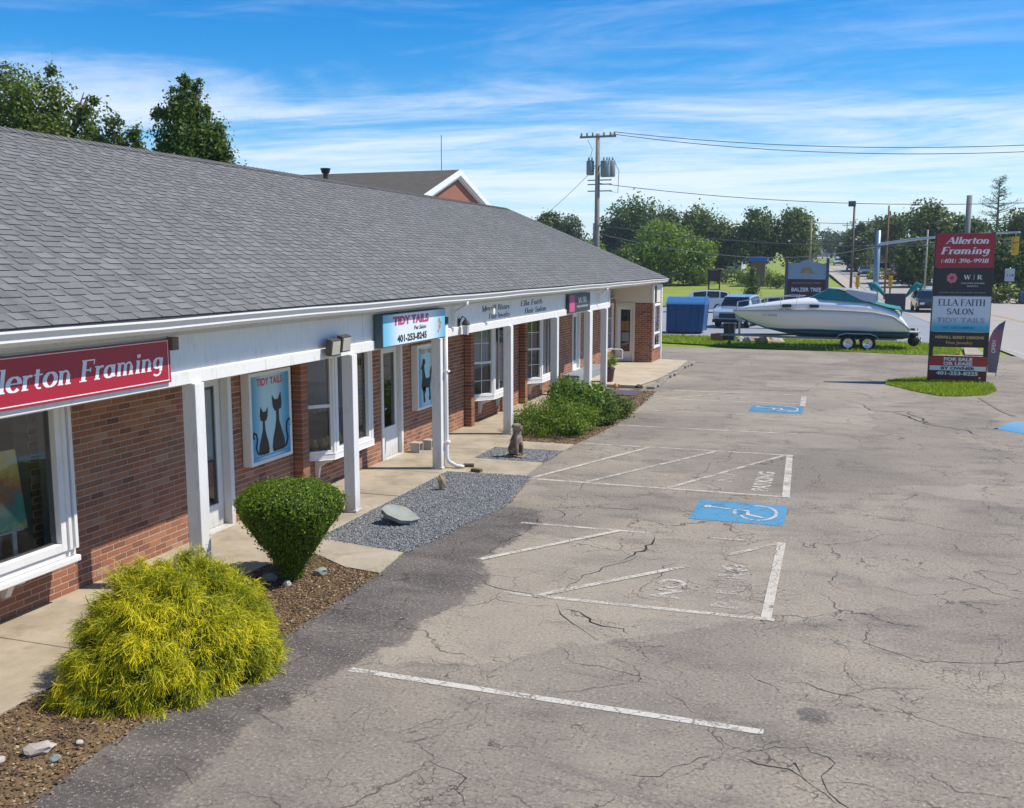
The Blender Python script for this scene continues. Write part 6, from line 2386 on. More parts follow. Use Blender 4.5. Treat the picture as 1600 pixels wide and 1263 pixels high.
# ---- boat
BT = thing('motor_boat', 'white cabin cruiser with dark blue bottom and teal canvas on its trailer', 'boat', (-1, 46.5, 0.45))
BY = 46.55
HULLW = plain('gelcoat_beige', (0.80, 0.76, 0.71), 0.35, 0.04, 1.5, coat=0.15)
DECKW = plain('gelcoat_white', (0.80, 0.80, 0.79), 0.25, 0.04, coat=0.6)
BLUB = plain('bottom_paint', (0.012, 0.05, 0.085), 0.5, 0.2)
TEAL = plain('teal_canvas', (0.012, 0.20, 0.21), 0.8, 0.2, 3)
# x, keel z, stripe z, stripe half, sheer z, sheer half
HS = [(-5.05, 1.50, 1.51, .02, 1.62, .03), (-4.7, 1.26, 1.275, .10, 1.64, .30), (-4.2, 1.06, 1.08, .28, 1.66, .58), (-3.5, .84, .87, .55, 1.68, .88), (-2.9, .66, .84, .78, 1.70, 1.06), (-2.4, .56, .84, .88, 1.71, 1.12), (-1.5, .47, .86, 1.0, 1.75, 1.22),
      (-0.2, .43, .83, 1.08, 1.72, 1.26), (1.0, .42, .82, 1.10, 1.66, 1.26), (1.8, .43, .82, 1.10, 1.50, 1.25), (2.25, .45, .82, 1.08, 1.18, 1.20), (2.5, .50, .82, 1.05, .96, 1.12)]
mb = MB()
mb.loft([[(x, BY - hs, zs), (x, BY - hs * .96, (zs + zk) / 2 - .02), (x, BY - hs * .5, zk + (zs - zk) * .25), (x, BY, zk), (x, BY + hs * .5, zk + (zs - zk) * .25), (x, BY + hs * .96, (zs + zk) / 2 - .02), (x, BY + hs, zs)] for x, zk, zs, hs, zh, hh in HS])
mb.build('hull_bottom', BLUB, BT, True)
mb = MB()
mb.loft([[(x, BY - hs - .004, zs + .001), (x, BY - hs - .35 * (hh - hs), zs + .3 * (zh - zs)), (x, BY - hs - .75 * (hh - hs), zs + .65 * (zh - zs)), (x, BY - hh, zh), (x, BY + hh, zh), (x, BY + hs + .75 * (hh - hs), zs + .65 * (zh - zs)), (x, BY + hs + .35 * (hh - hs), zs + .3 * (zh - zs)), (x, BY + hs + .004, zs + .001)] for x, zk, zs, hs, zh, hh in HS])
mb.build('hull_side', HULLW, BT, True)
mb = MB()
for sg in (-1, 1):
    mb.tube([(x, BY + sg * (hh + .01), zh + .0) for x, zk, zs, hs, zh, hh in HS], .035, 6)
mb.build('rub_rail', plain('rub_rail_grey', (0.45, 0.43, 0.41), .5), BT, True)
mb = MB()
for sg in (-1, 1):
    mb.tube([(x, BY + sg * (hs + .012), zs + .02) for x, zk, zs, hs, zh, hh in HS[1:]], .022, 6)
mb.build('boot_stripe', plain('teal_stripe', (0.02, 0.22, 0.20), .4), BT, True)
DS = [(-4.95, 1.62, .05, 1.66), (-4.3, 1.69, .50, 1.84), (-3.5, 1.74, .80, 1.98), (-2.6, 1.76, 1.02, 2.12), (-1.6, 1.75, 1.12, 2.24), (-0.6, 1.73, 1.15, 2.20), (0.6, 1.69, 1.15, 2.12), (1.3, 1.60, 1.14, 1.98), (1.9, 1.46, 1.13, 1.72), (2.2, 1.25, 1.10, 1.42), (2.45, 1.0, 1.05, 1.08)]
mb = MB()
mb.loft([[(x, BY - w, z0), (x, BY - w * .92, z0 + (z1 - z0) * .6), (x, BY - w * .72, z1), (x, BY, z1 + .03), (x, BY + w * .72, z1), (x, BY + w * .92, z0 + (z1 - z0) * .6), (x, BY + w, z0)] for x, z0, w, z1 in DS])
mb.build('deck', DECKW, BT, True)
for x in (-2.62, -1.45):
    mb = MB()
    yc = BY - (1.02 if x < -2 else 1.12) * .985
    mb.obox((x, yc - .01, 1.90), (.20, 0, 0), (0, .04, 0), (0, 0, .07))
    mb.build('porthole', BLACK, BT, bevel=.03)
mb = MB()
mb.loft([[(-1.7, BY - .75, 2.22), (-1.7, BY + .75, 2.22), (-1.68, BY + .7, 2.25), (-1.68, BY - .7, 2.25)],
         [(-0.85, BY - .98, 2.20), (-0.85, BY + .98, 2.20), (-0.82, BY + .86, 2.68), (-0.82, BY - .86, 2.68)],
         [(-0.2, BY - 1.0, 2.16), (-0.2, BY + 1.0, 2.16), (-0.2, BY + .90, 2.52), (-0.2, BY - .90, 2.52)],
         [(0.65, BY - 1.0, 2.08), (0.65, BY + 1.0, 2.08), (0.65, BY + .98, 2.14), (0.65, BY - .98, 2.14)]])
mb.build('windshield_cover', TEAL, BT)
mb = MB()
mb.loft([[(-0.90, BY - .84, 2.66), (-0.90, BY + .84, 2.66), (-0.90, BY + .84, 2.70), (-0.90, BY - .84, 2.70)], [(0.1, BY - .93, 2.60), (0.1, BY + .93, 2.60), (0.1, BY + .9, 2.66), (0.1, BY - .9, 2.66)], [(1.1, BY - .95, 2.43), (1.1, BY + .95, 2.43), (1.1, BY + .92, 2.51), (1.1, BY - .92, 2.51)]])
mb.build('radar_arch', DECKW, BT, bevel=.01)
mb = MB()
for sg in (-1, 1):
    mb.loft([[(-0.15, BY + sg * .93, 2.50), (-0.15, BY + sg * .90, 2.50), (-0.1, BY + sg * .9, 2.62), (-0.1, BY + sg * .93, 2.62)], [(.6, BY + sg * .98, 2.13), (.6, BY + sg * .95, 2.13), (.6, BY + sg * .9, 2.54), (.6, BY + sg * .93, 2.54)], [(1.08, BY + sg * .98, 2.05), (1.08, BY + sg * .95, 2.05), (1.08, BY + sg * .9, 2.45), (1.08, BY + sg * .93, 2.45)]])
    mb.build('side_canvas', plain('grey_canvas', (0.48, 0.50, 0.54), 0.8), BT)
    mb = MB()
mb = MB()
mb.loft([[(x, BY - w, z - .05), (x, BY + w, z - .05), (x, BY + w * .9, z), (x, BY, z + .05), (x, BY - w * .9, z)] for x, w, z in ((.7, 1.0, 2.17), (1.2, 1.04, 2.05), (1.6, 1.05, 1.93), (2.12, 1.04, 1.84), (2.18, 1.02, 1.66))])
mb.build('cockpit_cover', TEAL, BT)
mb = MB()
rail = [(-4.9, 1.66), (-4.85, 2.02), (-4.2, 2.13), (-3.4, 2.24), (-2.5, 2.32), (-1.9, 2.30)]
for sg in (-1, 1):
    mb.tube([(x, BY + sg * min(1.0, .08 + (x + 5) * .42), z) for x, z in rail], .016, 6)
    for x in (-4.3, -3.6, -2.9, -2.2):
        yy = BY + sg * min(1.0, .08 + (x + 5) * .42)
        mb.cyl((x, yy, 1.72), (x, yy, 2.12 + (x + 4.3) * .11), .012, n=5)
mb.build('bow_rail', CHROME, BT)
mb = MB()
mb.box(2.45, BY - .9, .80, 2.95, BY + .9, .86)
mb.build('swim_platform', DECKW, BT, bevel=.02)
mb = MB()
mb.lathe([(0, -.25), (.16, -.25), (.2, 0), (.16, .25), (0, .25)], (2.72, BY - .1, .70), 'Z', 12)
mb.lathe([(0, -.12), (.24, -.1), (.24, .1), (0, .12)], (2.72, BY - .25, .42), 'Y', 14)
mb.build('outdrive', BLACK, BT, True)
mb = MB()
for k in range(4):
    a = k * math.pi / 2 + .4
    mb.obox((3.0, BY - .2 + .12 * math.cos(a), .42 + .12 * math.sin(a)), (.01, .01, 0), (0, .06, .03), (.02, -.03, .07))
mb.build('propeller', STEEL, BT)
sans('Sundancer'.replace('Sundancer', 'SEA BREEZE'), (-3.35, BY - .985, 1.42), X_, Z_, NY, .09, plain('boat_name', (.25, .2, .2), .5), BT)

TR = thing('boat_trailer', 'galvanised tandem-axle trailer carrying the white boat', 'trailer', (0.4, 46.5, 0))
mb = MB()
for sg in (-1, 1):
    mb.tube([(2.0, BY + sg * .95, .5), (-2.2, BY + sg * .95, .5), (-4.6, BY + sg * .15, .5), (-5.6, BY + sg * .02, .48)], .05, 6)
for x in (1.6, .3, -1.0, -2.2):
    mb.cyl((x, BY - .95, .48), (x, BY + .95, .48), .04, n=6)
mb.build('frame', STEEL, TR)
mb = MB()
for x in (1.3, -1.6):
    for sg in (-1, 1):
        mb.box(x - .5, BY + sg * .55 - .05, .46, x + .5, BY + sg * .55 + .05, .56)
mb.build('bunk', plain('bunk_carpet', (.06, .06, .07), .95), TR)
for sg in (-1, 1):
    mb = MB()
    pts = [(-.52, .45), (-.36, .66), (-.1, .73), (.9, .73), (1.16, .64), (1.34, .42)]
    for (a, b) in zip(pts, pts[1:]):
        mb.add([(a[0], BY + sg * 1.12, a[1]), (b[0], BY + sg * 1.12, b[1]), (b[0], BY + sg * 1.42, b[1]), (a[0], BY + sg * 1.42, a[1]),
                (a[0], BY + sg * 1.12, a[1] + .03), (b[0], BY + sg * 1.12, b[1] + .03), (b[0], BY + sg * 1.42, b[1] + .03), (a[0], BY + sg * 1.42, a[1] + .03)],
               [(0, 1, 2, 3), (4, 7, 6, 5), (3, 2, 6, 7), (0, 4, 5, 1)])
    mb.build('mudguard', STEEL, TR)
for x in (0.02, .82):
    for sg in (-1, 1):
        wheel(TR, x, BY + sg * 1.26, .33, sg, .2)
mb = MB()
mb.cyl((-5.2, BY, .05), (-5.2, BY, 1.0), .04, n=8)
mb.cyl((-5.2, BY, 1.0), (-5.05, BY, 1.0), .02, n=6)
mb.lathe([(0, -.04), (.09, -.04), (.09, .04), (0, .04)], (-5.2, BY, .09), 'Y', 12)
mb.build('jack', BLACK, TR)
mb = MB()
mb.cyl((-4.75, BY, .5), (-4.75, BY, 1.35), .05, n=8)
mb.box(-4.85, BY - .1, 1.15, -4.65, BY + .1, 1.4)
mb.build('winch_post', STEEL, TR)

# clutter near the bow
mb = MB()
mb.box(-6.25, 48.0, .03, -5.65, 48.5, .42)
tag(mb.build('wooden_crate', plain('brown_crate', (.28, .12, .06), .9, .3, 9), None, bevel=.02), 'brown wooden crate on the verge left of the boat trailer jack', 'crate')
mb = MB()
mb.box(-5.65, 48.1, .02, -5.15, 48.7, .85)
mb.box(-5.7, 48.05, .85, -5.1, 48.75, .92)
tag(mb.build('rubbish_bin', plain('bin_black', (.03, .028, .03), .6), None, bevel=.03), 'black square bin standing under the boat bow', 'bin')
for i, (x, y, a, b, c, lab) in enumerate(((-4.3, 47.9, .42, .3, .28, 'largest grey boulder of the pile under the boat bow'), (-3.7, 47.7, .40, .3, .34, 'beige boulder right of the others under the bow'), (-4.75, 48.1, .3, .25, .2, 'small grey boulder at the left of the pile'), (-3.15, 47.9, .42, .3, .2, 'flat pale boulder nearest the trailer wheels'))):
    rock((x, y, c * .5), a, b, c, lab, RKT if i == 1 else RKW, rnd.uniform(0, 3), group='boulders under the bow')
mb = MB()
for i in range(26):
    mb.obox((-2.6 + i * .17, 45.75, .10), (.05, 0, 0), (0, .06, 0), (0, 0, .05))
o = mb.build('trailer_planks', STEEL, None, kind='stuff')
tag(o, 'row of small blocks lying along the trailer', 'blocks')

# blue container (covered dumpster)
BLU = plain('container_blue', (0.012, 0.075, 0.20), 0.45, 0.15, 2, dirt=0.2)
DP = thing('blue_container', 'bright blue steel refuse container with sloped lid beyond the lot', 'container', (-8.35, 54.5, 0))
mb = MB()
mb.prism([(-9.35, .12), (-7.45, .12), (-7.35, 1.55), (-9.35, 1.55)], (0, 53.6, 0), X_, Z_, Y_, 1.7)
mb.build('body', BLU, DP, bevel=.03)
for x in (-9.3, -8.9, -8.5, -8.1, -7.7):
    mb = MB()
    mb.box(x - .03, 53.54, .15, x + .03, 53.6, 1.5)
    mb.build('rib', BLU, DP)
mb = MB()
mb.prism([(53.5, 1.56), (53.6, 1.68), (54.1, 1.92), (55.2, 1.94), (55.4, 1.56)], (-9.42, 0, 0), Y_, Z_, X_, 2.1)
mb.build('lid', plain('container_lid_blue', (0.03, 0.14, 0.32), 0.5, .1), DP, bevel=.03)
mb = MB()
mb.box(-9.3, 53.7, 0, -9.1, 53.9, .12)
mb.box(-7.7, 53.7, 0, -7.5, 53.9, .12)
mb.build('foot', BLACK, DP)
sg_ = thing('verge_stake', 'thin dark marker stake in the grass verge before the blue container', 'stake', (-8.0, 50.8, 0))
mb = MB()
mb.cyl((-8.0, 50.8, 0), (-8.0, 50.8, 1.6), .03, n=6)
mb.build('stake', BLACK, sg_)

# ================================================================ SIGNS AND POLES BEYOND
SS = thing('monument_sign', 'blue-grey carved monument sign with sunburst over a dark lower board', 'sign', (-2.4, 60, 0))
mb = MB()
mb.box(-3.62, 59.9, 0, -3.46, 60.2, 4.0)
mb.box(-1.34, 59.9, 0, -1.18, 60.2, 4.05)
mb.build('post', plain('dark_slate_paint', (.07, .08, .10), .6), SS, bevel=.01)
mb = MB()
top = [(-3.46, 2.86), (-1.34, 2.86), (-1.34, 3.78), (-1.55, 3.74), (-1.75, 3.80), (-1.95, 3.78), (-2.15, 3.92), (-2.4, 3.98), (-2.65, 3.92), (-2.85, 3.78), (-3.05, 3.80), (-3.25, 3.74), (-3.46, 3.78)]
mb.prism(top, (0, 59.95, 0), X_, Z_, Y_, .15)
mb.build('upper_board', plain('pale_blue_board', (.24, .30, .38), .6, .15, 4), SS)
mb = MB()
mb.box(-3.46, 59.93, 1.62, -1.34, 60.12, 2.85)
mb.build('lower_board', plain('dark_maroon_board', (.055, .025, .03), .6), SS)
mb = MB()
fan = [(-2.4 + .34 * math.cos(a), 3.20 + .34 * math.sin(a)) for a in np.linspace(0, math.pi, 12)]
mb.prism(fan, (0, 59.949, 0), X_, Z_, NY, .02)
mb.build('sunburst', plain('gold_paint', (.45, .26, .10), .5, .5, 9), SS)
mb = MB()
for a in np.linspace(0.15, math.pi - .15, 8):
    c, s_ = math.cos(a), math.sin(a)
    mb.add([(-2.4 + .12 * c, 59.925, 3.20 + .12 * s_), (-2.4 + .32 * c - .02 * s_, 59.925, 3.2 + .32 * s_ + .02 * c), (-2.4 + .32 * c + .02 * s_, 59.925, 3.2 + .32 * s_ - .02 * c)], [(0, 1, 2)])
mb.build('sun_ray', BLACK, SS)
sans('BALZER TREE', (-2.4, 59.925, 2.15), X_, Z_, NY, .22, WINK, SS, bold=.006, sx=.92)
sans('PROFESSIONAL PARK', (-2.4, 59.925, 2.58), X_, Z_, NY, .12, plain('dim_ink', (.3, .2, .2), .5), SS, sx=1.0)

NB = thing('notice_board', 'dark brown notice board with small roof standing in the grass field', 'sign', (-11.5, 90, 0.1))
zb = tz(90)
mb = MB()
for x in (-12.0, -11.05):
    mb.box(x - .06, 89.95, zb - .1, x + .06, 90.07, zb + 3.2)
mb.build('post', plain('dark_timber', (.06, .035, .03), .9), NB)
mb = MB()
mb.box(-12.1, 89.9, 2.2, -10.95, 90.1, 3.15)
mb.build('board', plain('very_dark_board', (.03, .022, .025), .7), NB)
mb = MB()
mb.prism([(-12.35, 3.2), (-10.75, 3.2), (-10.9, 3.32), (-12.2, 3.32)], (0, 89.7, 0), X_, Z_, Y_, .6)
mb.build('roof', plain('brown_shakes', (.25, .16, .10), .9), NB)
mb = MB()
mb.box(-11.9, 89.8, .95, -11.0, 90.0, 1.5)
mb.build('lower_panel', plain('rust_board', (.28, .10, .05), .8), NB)


def pole(name, lab, x, y, h, r0, r1, m, cat_='pole', z0=None):
    z0 = tz(y) - .05 if z0 is None else z0
    t = thing(name, lab, cat_, (x, y, z0))
    mb = MB()
    mb.cyl((x, y, z0), (x, y, z0 + h), r0, r1, 12)
    mb.build('shaft', m, t, True)
    return t


UP = pole('utility_pole', 'tall wooden utility pole with transformers rising behind the shop roof', -14.9, 60, 11.55, .19, .13, WOODP, z0=0)
zt = 11.3
for dx_, dz in ((0, 0),):
    mb = MB()
    mb.box(-16.0, 59.82, zt, -13.75, 59.92, zt + .12)
    mb.build('crossarm', WOODP, UP)
for x in (-15.9, -15.55, -15.2, -14.5, -14.1, -13.85):
    mb = MB()
    mb.lathe([(0, 0), (.05, 0), (.07, .05), (.045, .09), (.065, .14), (.03, .2), (0, .2)], (x, 59.87, zt + .12), n=8)
    mb.build('insulator', plain('grey_porcelain', (.25, .24, .23), .3), UP)
for (x, y, z, r, h) in ((-15.35, 59.95, 9.1, .24, .85), (-14.35, 59.7, 8.95, .30, .95), (-14.15, 60.3, 9.0, .28, .95)):
    mb = MB()
    mb.lathe([(0, 0), (r * .9, 0), (r, .05), (r, h - .05), (r * .9, h), (0, h + .04)], (x, y, z), n=14)
    tk = mb.build('transformer', plain('transformer_grey', (.20, .24, .26), .5), UP, True)
    mb = MB()
    for q in (-.1, .1):
        mb.lathe([(0, 0), (.04, 0), (.055, .1), (.03, .2), (0, .24)], (x + q, y, z + h), n=6)
    mb.build('bushing', MATS['grey_porcelain'], tk)
mb = MB()
for z in (8.5, 8.1, 8.75, 9.6):
    mb.box(-15.5, 59.9, z, -14.0, 59.97, z + .07)
mb.build('bracket', STEEL, UP)
mb = MB()
mb.tube([(-15.05, 59.8, 6.2), (-15.08, 59.8, 3.0), (-15.08, 59.8, .2)], .05, 6)
mb.tube([(-14.1, 59.8, 8.1), (-13.6, 59.9, 8.0), (-13.55, 59.9, 9.3), (-13.9, 59.9, 10.0)], .02, 5)
mb.tube([(-15.4, 59.8, 9.9), (-15.2, 59.85, 10.6), (-15.5, 59.87, 11.2)], .015, 5)
mb.build('conduit', plain('conduit_grey', (.15, .16, .18), .6), UP)

WIREM = plain('wire_black', (.06, .065, .075), .7)


def wire(lab, p0, p1, sag, r=.022, n=24):
    mb = MB()
    pts = []
    for i in range(n + 1):
        f = i / n
        pts.append((p0[0] + (p1[0] - p0[0]) * f, p0[1] + (p1[1] - p0[1]) * f, p0[2] + (p1[2] - p0[2]) * f - sag * 4 * f * (1 - f)))
    mb.tube(pts, r, 5)
    o = mb.build('power_line', WIREM, None, True)
    return tag(o, lab, 'power line', 'overhead power lines')


wire('uppermost power line running right from the utility pole crossarm', (-13.85, 59.87, 11.6), (22, 62, 10.9), 1.1, .020)
wire('second power line just under the uppermost, from the crossarm', (-14.1, 59.87, 11.5), (22, 60, 10.5), 1.3, .020)
wire('power line leaving the pole below the transformers towards the right', (-14.8, 59.9, 8.6), (22, 64, 8.0), 1.2, .020)
wire('lowest cable from the utility pole crossing before the trees', (-14.9, 59.9, 6.1), (22, 64, 6.6), 1.6, .030)
wire('cable sagging from the utility pole across the light green tree', (-14.9, 59.9, 5.6), (2.0, 92, 5.2), 1.2, .028)
wire('thin service wire slanting from the pole down to the left', (-15.0, 60, 9.6), (-26, 70, 4.5), .6, .014)
wire('wire crossing above the main road near the lamp post', (-8, 120, 8.6), (26, 105, 8.9), .8, .03)
wire('lower wire crossing above the main road', (-8, 118, 6.6), (26, 105, 6.9), .9, .035)

LP = pole('lamp_post', 'tall brown lamp post with a box floodlight beside the main road', 0.05, 90, 8.9, .12, .09, plain('brown_metal', (.12, .075, .07), .6), 'lamp', z0=.05)
mb = MB()
mb.obox((-.15, 89.7, 8.75), (.30, 0, 0), (0, .28, 0), (0, .05, .22))
mb.build('lamp_head', plain('dark_lamp', (.05, .06, .08), .5), LP, bevel=.03)
TP = pole('traffic_mast', 'blue-grey traffic signal mast with its long arm reaching right over the road', 1.6, 70, 5.9, .20, .17, plain('blue_grey_metal', (.20, .28, .34), .4, metal=.3), 'traffic light', z0=0)
mb = MB()
mb.tube([(1.6, 70, 5.0), (4, 68.6, 5.3), (6.5, 66.7, 5.5), (9.2, 64.5, 5.55)], [.10, .08, .06, .05], 8)
mb.build('mast_arm', plain('pale_galvanised', (.45, .50, .54), .4, metal=.3), TP)
YEL = plain('signal_yellow', (.60, .36, .01), .4)
TB = thing('traffic_signal', 'yellow three-lamp traffic signal hanging from the mast arm at the right edge', 'traffic light', (9.0, 64.6, 4.1))


def signal(t, x, y, z, s=1.0):
    mb = MB()
    mb.box(x - .18 * s, y - .12, z, x + .18 * s, y + .12, z + 1.05 * s)
    b = mb.build('housing', YEL, t, bevel=.02)
    for k, c in enumerate(((.02, .12, .05), (.5, .28, .02), (.3, .02, .015))):
        mb = MB()
        mb.lathe([(0, -.16), (.12 * s, -.15), (.12 * s, -.12)], (x, y, z + (.19 + k * .33) * s), 'Y', 12)
        mb.build('lens', plain('signal_lens_%d' % k, c, .2), t)
        mb = MB()
        mb.lathe([(.14 * s, -.30), (.15 * s, -.12)], (x, y, z + (.19 + k * .33) * s), 'Y', 12)
        mb.build('visor', YEL, t)


signal(TB, 9.0, 64.6, 4.25)
mb = MB()
mb.cyl((9.0, 64.6, 5.3), (9.0, 64.6, 5.55), .03, n=6)
mb.build('hanger', STEEL, TB)
for (x, y, lab) in ((0.55, 84, 'small yellow pedestrian signal behind the boat, left of the mast'), (3.0, 84, 'small yellow pedestrian signal right of the blue-grey mast')):
    t = thing('pedestrian_signal', lab, 'traffic light', (x, y, 0), 'small yellow signals by the junction')
    mb = MB()
    mb.cyl((x, y, 0), (x, y, 2.7), .06, n=8)
    mb.build('post', BLACK, t)
    signal(t, x, y - .15, 1.9, .85)
# dark equipment & teal banners near the mast
t = thing('teal_banner', 'dark cabinet with two drooping teal flags behind the boat stern', 'flag', (2.6, 66, 0))
mb = MB()
mb.box(2.1, 66, .9, 3.3, 66.6, 1.9)
mb.build('cabinet', plain('dark_cabinet', (.03, .035, .045), .5), t, bevel=.03)
mb = MB()
for x in (2.3, 3.1):
    mb.cyl((x, 66.3, 0), (x, 66.3, .9), .04, n=6)
mb.build('leg', STEEL, t)
for sg in (-1, 1):
    mb = MB()
    pts = [(2.7 + sg * .6, 1.7), (2.7 + sg * .9, 2.1), (2.7 + sg * 1.25, 2.45), (2.7 + sg * 1.5, 2.4), (2.7 + sg * 1.4, 2.05)]
    mb.tube([(x, 66.3, z) for x, z in pts], [.06, .14, .2, .16, .05], 8)
    mb.build('flag', TEAL, t, True)
RS = pole('route_sign', 'white square road sign on a thin post in front of the dark trees', 13.65, 100, 3.2, .04, .04, STEEL, 'sign', z0=.2)
mb = MB()
mb.box(13.25, 99.9, 2.15, 14.05, 99.94, 3.3)
mb.build('sign_plate', plain('sign_white', (.6, .6, .6), .5), RS)
sans('114', (13.65, 99.89, 2.55), X_, Z_, NY, .3, INK, RS)
mb = MB()
mb.box(14.1, 96, .1, 14.9, 96.8, 1.15)
mb.box(14.05, 95.95, 1.15, 14.95, 96.85, 1.27)
tag(mb.build('recycling_bin', plain('bin_blue', (.01, .08, .38), .5), None, bevel=.03), 'blue wheeled bin at the right edge beyond the road', 'bin')
pole('wooden_pole', 'grey wooden pole rising above the plaza sign', 10.9, 110, 9.9, .28, .26, plain('grey_wood', (.20, .20, .20), .9), z0=.6)
pole('wooden_pole', 'slim brown pole between the lamp post and the mast', 3.1, 100, 8.8, .10, .08, plain('brown_wood', (.22, .10, .07), .9), z0=.3)
pole('wooden_pole', 'pale thin pole in front of the trees right of the mast', 6.9, 105, 6.6, .10, .08, plain('pale_wood', (.36, .33, .28), .9), z0=.4)
pole('wooden_pole', 'tan pole standing before the round tree by the far road', -5.3, 140, 8.0, .16, .13, plain('tan_wood', (.33, .25, .14), .9))
for (x, y, h, lab) in ((-1.2, 230, 9, 'distant utility pole at the left of the far road'), (-6.6, 300, 9, 'more distant utility pole further up the far road'), (2.6, 190, 9, 'thin utility pole right of the far road')):
    t = pole('far_pole', lab, x, y, h, .14, .10, WOODP)
    mb = MB()
    mb.box(x - 1, y - .05, tz(y) + h - .8, x + 1, y + .05, tz(y) + h - .65)
    mb.build('crossarm', WOODP, t)
an = MB()
an.cyl((-33.6, 80, 9.0), (-33.6, 80, 14.6), .03, n=5)
tag(an.build('antenna', WIREM), 'thin antenna mast standing behind the brick gable', 'antenna')

# ================================================================ BRICK GABLE BUILDING BEHIND
GB = thing('brick_building', 'red brick building with brown gable roof and white trim behind the shop row', 'building', (-36, 75, 0))
gx0, gy0, gz0 = -30.0, 75.1, 11.0
hwid, slp = 8.3, 0.335
ez = gz0 - hwid * slp
mb = MB()
mb.add([(gx0 - .35, gy0 - hwid + .6, 0), (gx0 - .35, gy0 + hwid - .6, 0), (gx0 - .35, gy0 + hwid - .6, ez + .1), (gx0 - .35, gy0, gz0 - .15), (gx0 - .35, gy0 - hwid + .6, ez + .1),
        (gx0 - 16, gy0 - hwid + .6, 0), (gx0 - 16, gy0 + hwid - .6, 0), (gx0 - 16, gy0 + hwid - .6, ez + .1), (gx0 - 16, gy0, gz0 - .15), (gx0 - 16, gy0 - hwid + .6, ez + .1)],
       [(0, 1, 2, 3, 4), (9, 8, 7, 6, 5), (0, 4, 9, 5), (1, 6, 7, 2)])
mb.build('wall', mat('far_brick', lambda nt: principled(nt, nt.mix(nt.n('ShaderNodeTexBrick', ins={'Vector': nt.mapping(world_co(nt), (1, 1, 1), (R(90), 0, R(90))), 'Scale': 4.5, 'Color1': (.26, .085, .05, 1), 'Color2': (.33, .12, .075, 1), 'Mortar': (.35, .26, .2, 1), 'Mortar Size': .012}).outputs[1], nt.mix(nt.noise(world_co(nt), 3), (.24, .08, .05), (.33, .12, .07)), (.33, .22, .17)), .9)), GB)
mb = MB()
for sg in (-1, 1):
    n0 = Vector((0, sg * slp, 1)).normalized() * .18
    a, b = Vector((gx0, gy0, gz0)), Vector((gx0, gy0 + sg * hwid, ez))
    c, d = Vector((gx0 - 16.5, gy0 + sg * hwid, ez)), Vector((gx0 - 16.5, gy0, gz0))
    vs = [tuple(q) for q in (a, b, c, d)] + [tuple(q + Vector((0, 0, .18))) for q in (a, b, c, d)]
    mb.add(vs, [(0, 1, 2, 3), (4, 7, 6, 5), (0, 4, 5, 1), (1, 5, 6, 2), (2, 6, 7, 3)])
mb.build('roof', m_ground('brown_shingles', [(.3, (.055, .045, .035)), (.55, (.095, .08, .06)), (.75, (.14, .12, .09))], 1.5, 20), GB)
mb = MB()
for sg in (-1, 1):
    for (dz0, dz1, xx, xt) in ((-.28, .17, gx0 + .02, .10), (-.46, -.26, gx0 - .28, .28)):
        a, b = (gy0, gz0), (gy0 + sg * hwid, ez)
        mb.add([(xx, a[0], a[1] + dz0), (xx, b[0], b[1] + dz0), (xx, b[0], b[1] + dz1), (xx, a[0], a[1] + dz1), (xx + xt, a[0], a[1] + dz0), (xx + xt, b[0], b[1] + dz0), (xx + xt, b[0], b[1] + dz1), (xx + xt, a[0], a[1] + dz1)],
               [(0, 1, 2, 3), (4, 7, 6, 5), (0, 4, 5, 1), (3, 2, 6, 7)])
mb.build('rake_board', WHITE2, GB)

# distant houses
for (x, y, w, d, h, c, lab) in ((-20.5, 165, 8, 7, 5.2, (.45, .5, .52), 'pale house mostly hidden between the dark trees'), (6.0, 175, 9, 8, 4.6, (.26, .17, .13), 'brown shingled house behind the trees right of the lamp post'), (1.5, 240, 8, 7, 4.6, (.42, .44, .46), 'light grey house at the foot of the far trees'),
                             (17, 150, 10, 8, 3.6, (.36, .38, .4), 'low grey house behind the fence right of the road'), (-9.5, 330, 9, 8, 5, (.5, .5, .5), 'white house at the top of the far road')):
    z = tz(y)
    t = thing('house', lab, 'house', (x, y, z))
    mb = MB()
    mb.box(x - w / 2, y - d / 2, z - .2, x + w / 2, y + d / 2, z + h * .62)
    mb.build('wall', plain('house_%d' % y, c, .8), t)
    mb = MB()
    mb.prism([(y - d / 2 - .3, z + h * .6), (y + d / 2 + .3, z + h * .6), (y, z + h)], (x - w / 2 - .3, 0, 0), Y_, Z_, X_, w + .6)
    mb.build('roof', plain('far_roof_grey', (.10, .10, .11), .9), t)
    for k in (-1, 0, 1):
        mb = MB()
        mb.box(x + k * w * .3 - .45, y - d / 2 - .05, z + .9, x + k * w * .3 + .45, y - d / 2 - .01, z + 2.1)
        f = mb.build('window', WHITE2, t)
        mb = MB()
        mb.quad((x + k * w * .3 - .36, y - d / 2 - .06, z + 1.0), (x + k * w * .3 + .36, y - d / 2 - .06, z + 1.0), (x + k * w * .3 + .36, y - d / 2 - .06, z + 2.0), (x + k * w * .3 - .36, y - d / 2 - .06, z + 2.0))
        mb.build('pane', TINT, f)
mb = MB()
mb.prism([(-11.7, 4.05), (-9.5, 4.0), (-9.4, 4.45), (-10.5, 4.62), (-11.6, 4.5)], (0, 122, 0), X_, Z_, Y_, 2)
shd = thing('tarp_shed', 'bright blue tarpaulin roof over a low brown shed among the dark trees beyond the hedge', 'shed', (-10.5, 123, tz(123)))
o = (mb.build('tarpaulin', plain('tarp_blue', (.03, .12, .50), .6), shd))
mb = MB()
mb.box(-11.4, 122.2, tz(122) - .1, -9.7, 123.8, 4.02)
mb.build('shed_wall', plain('shed_brown', (.16, .11, .08), .9), shd)

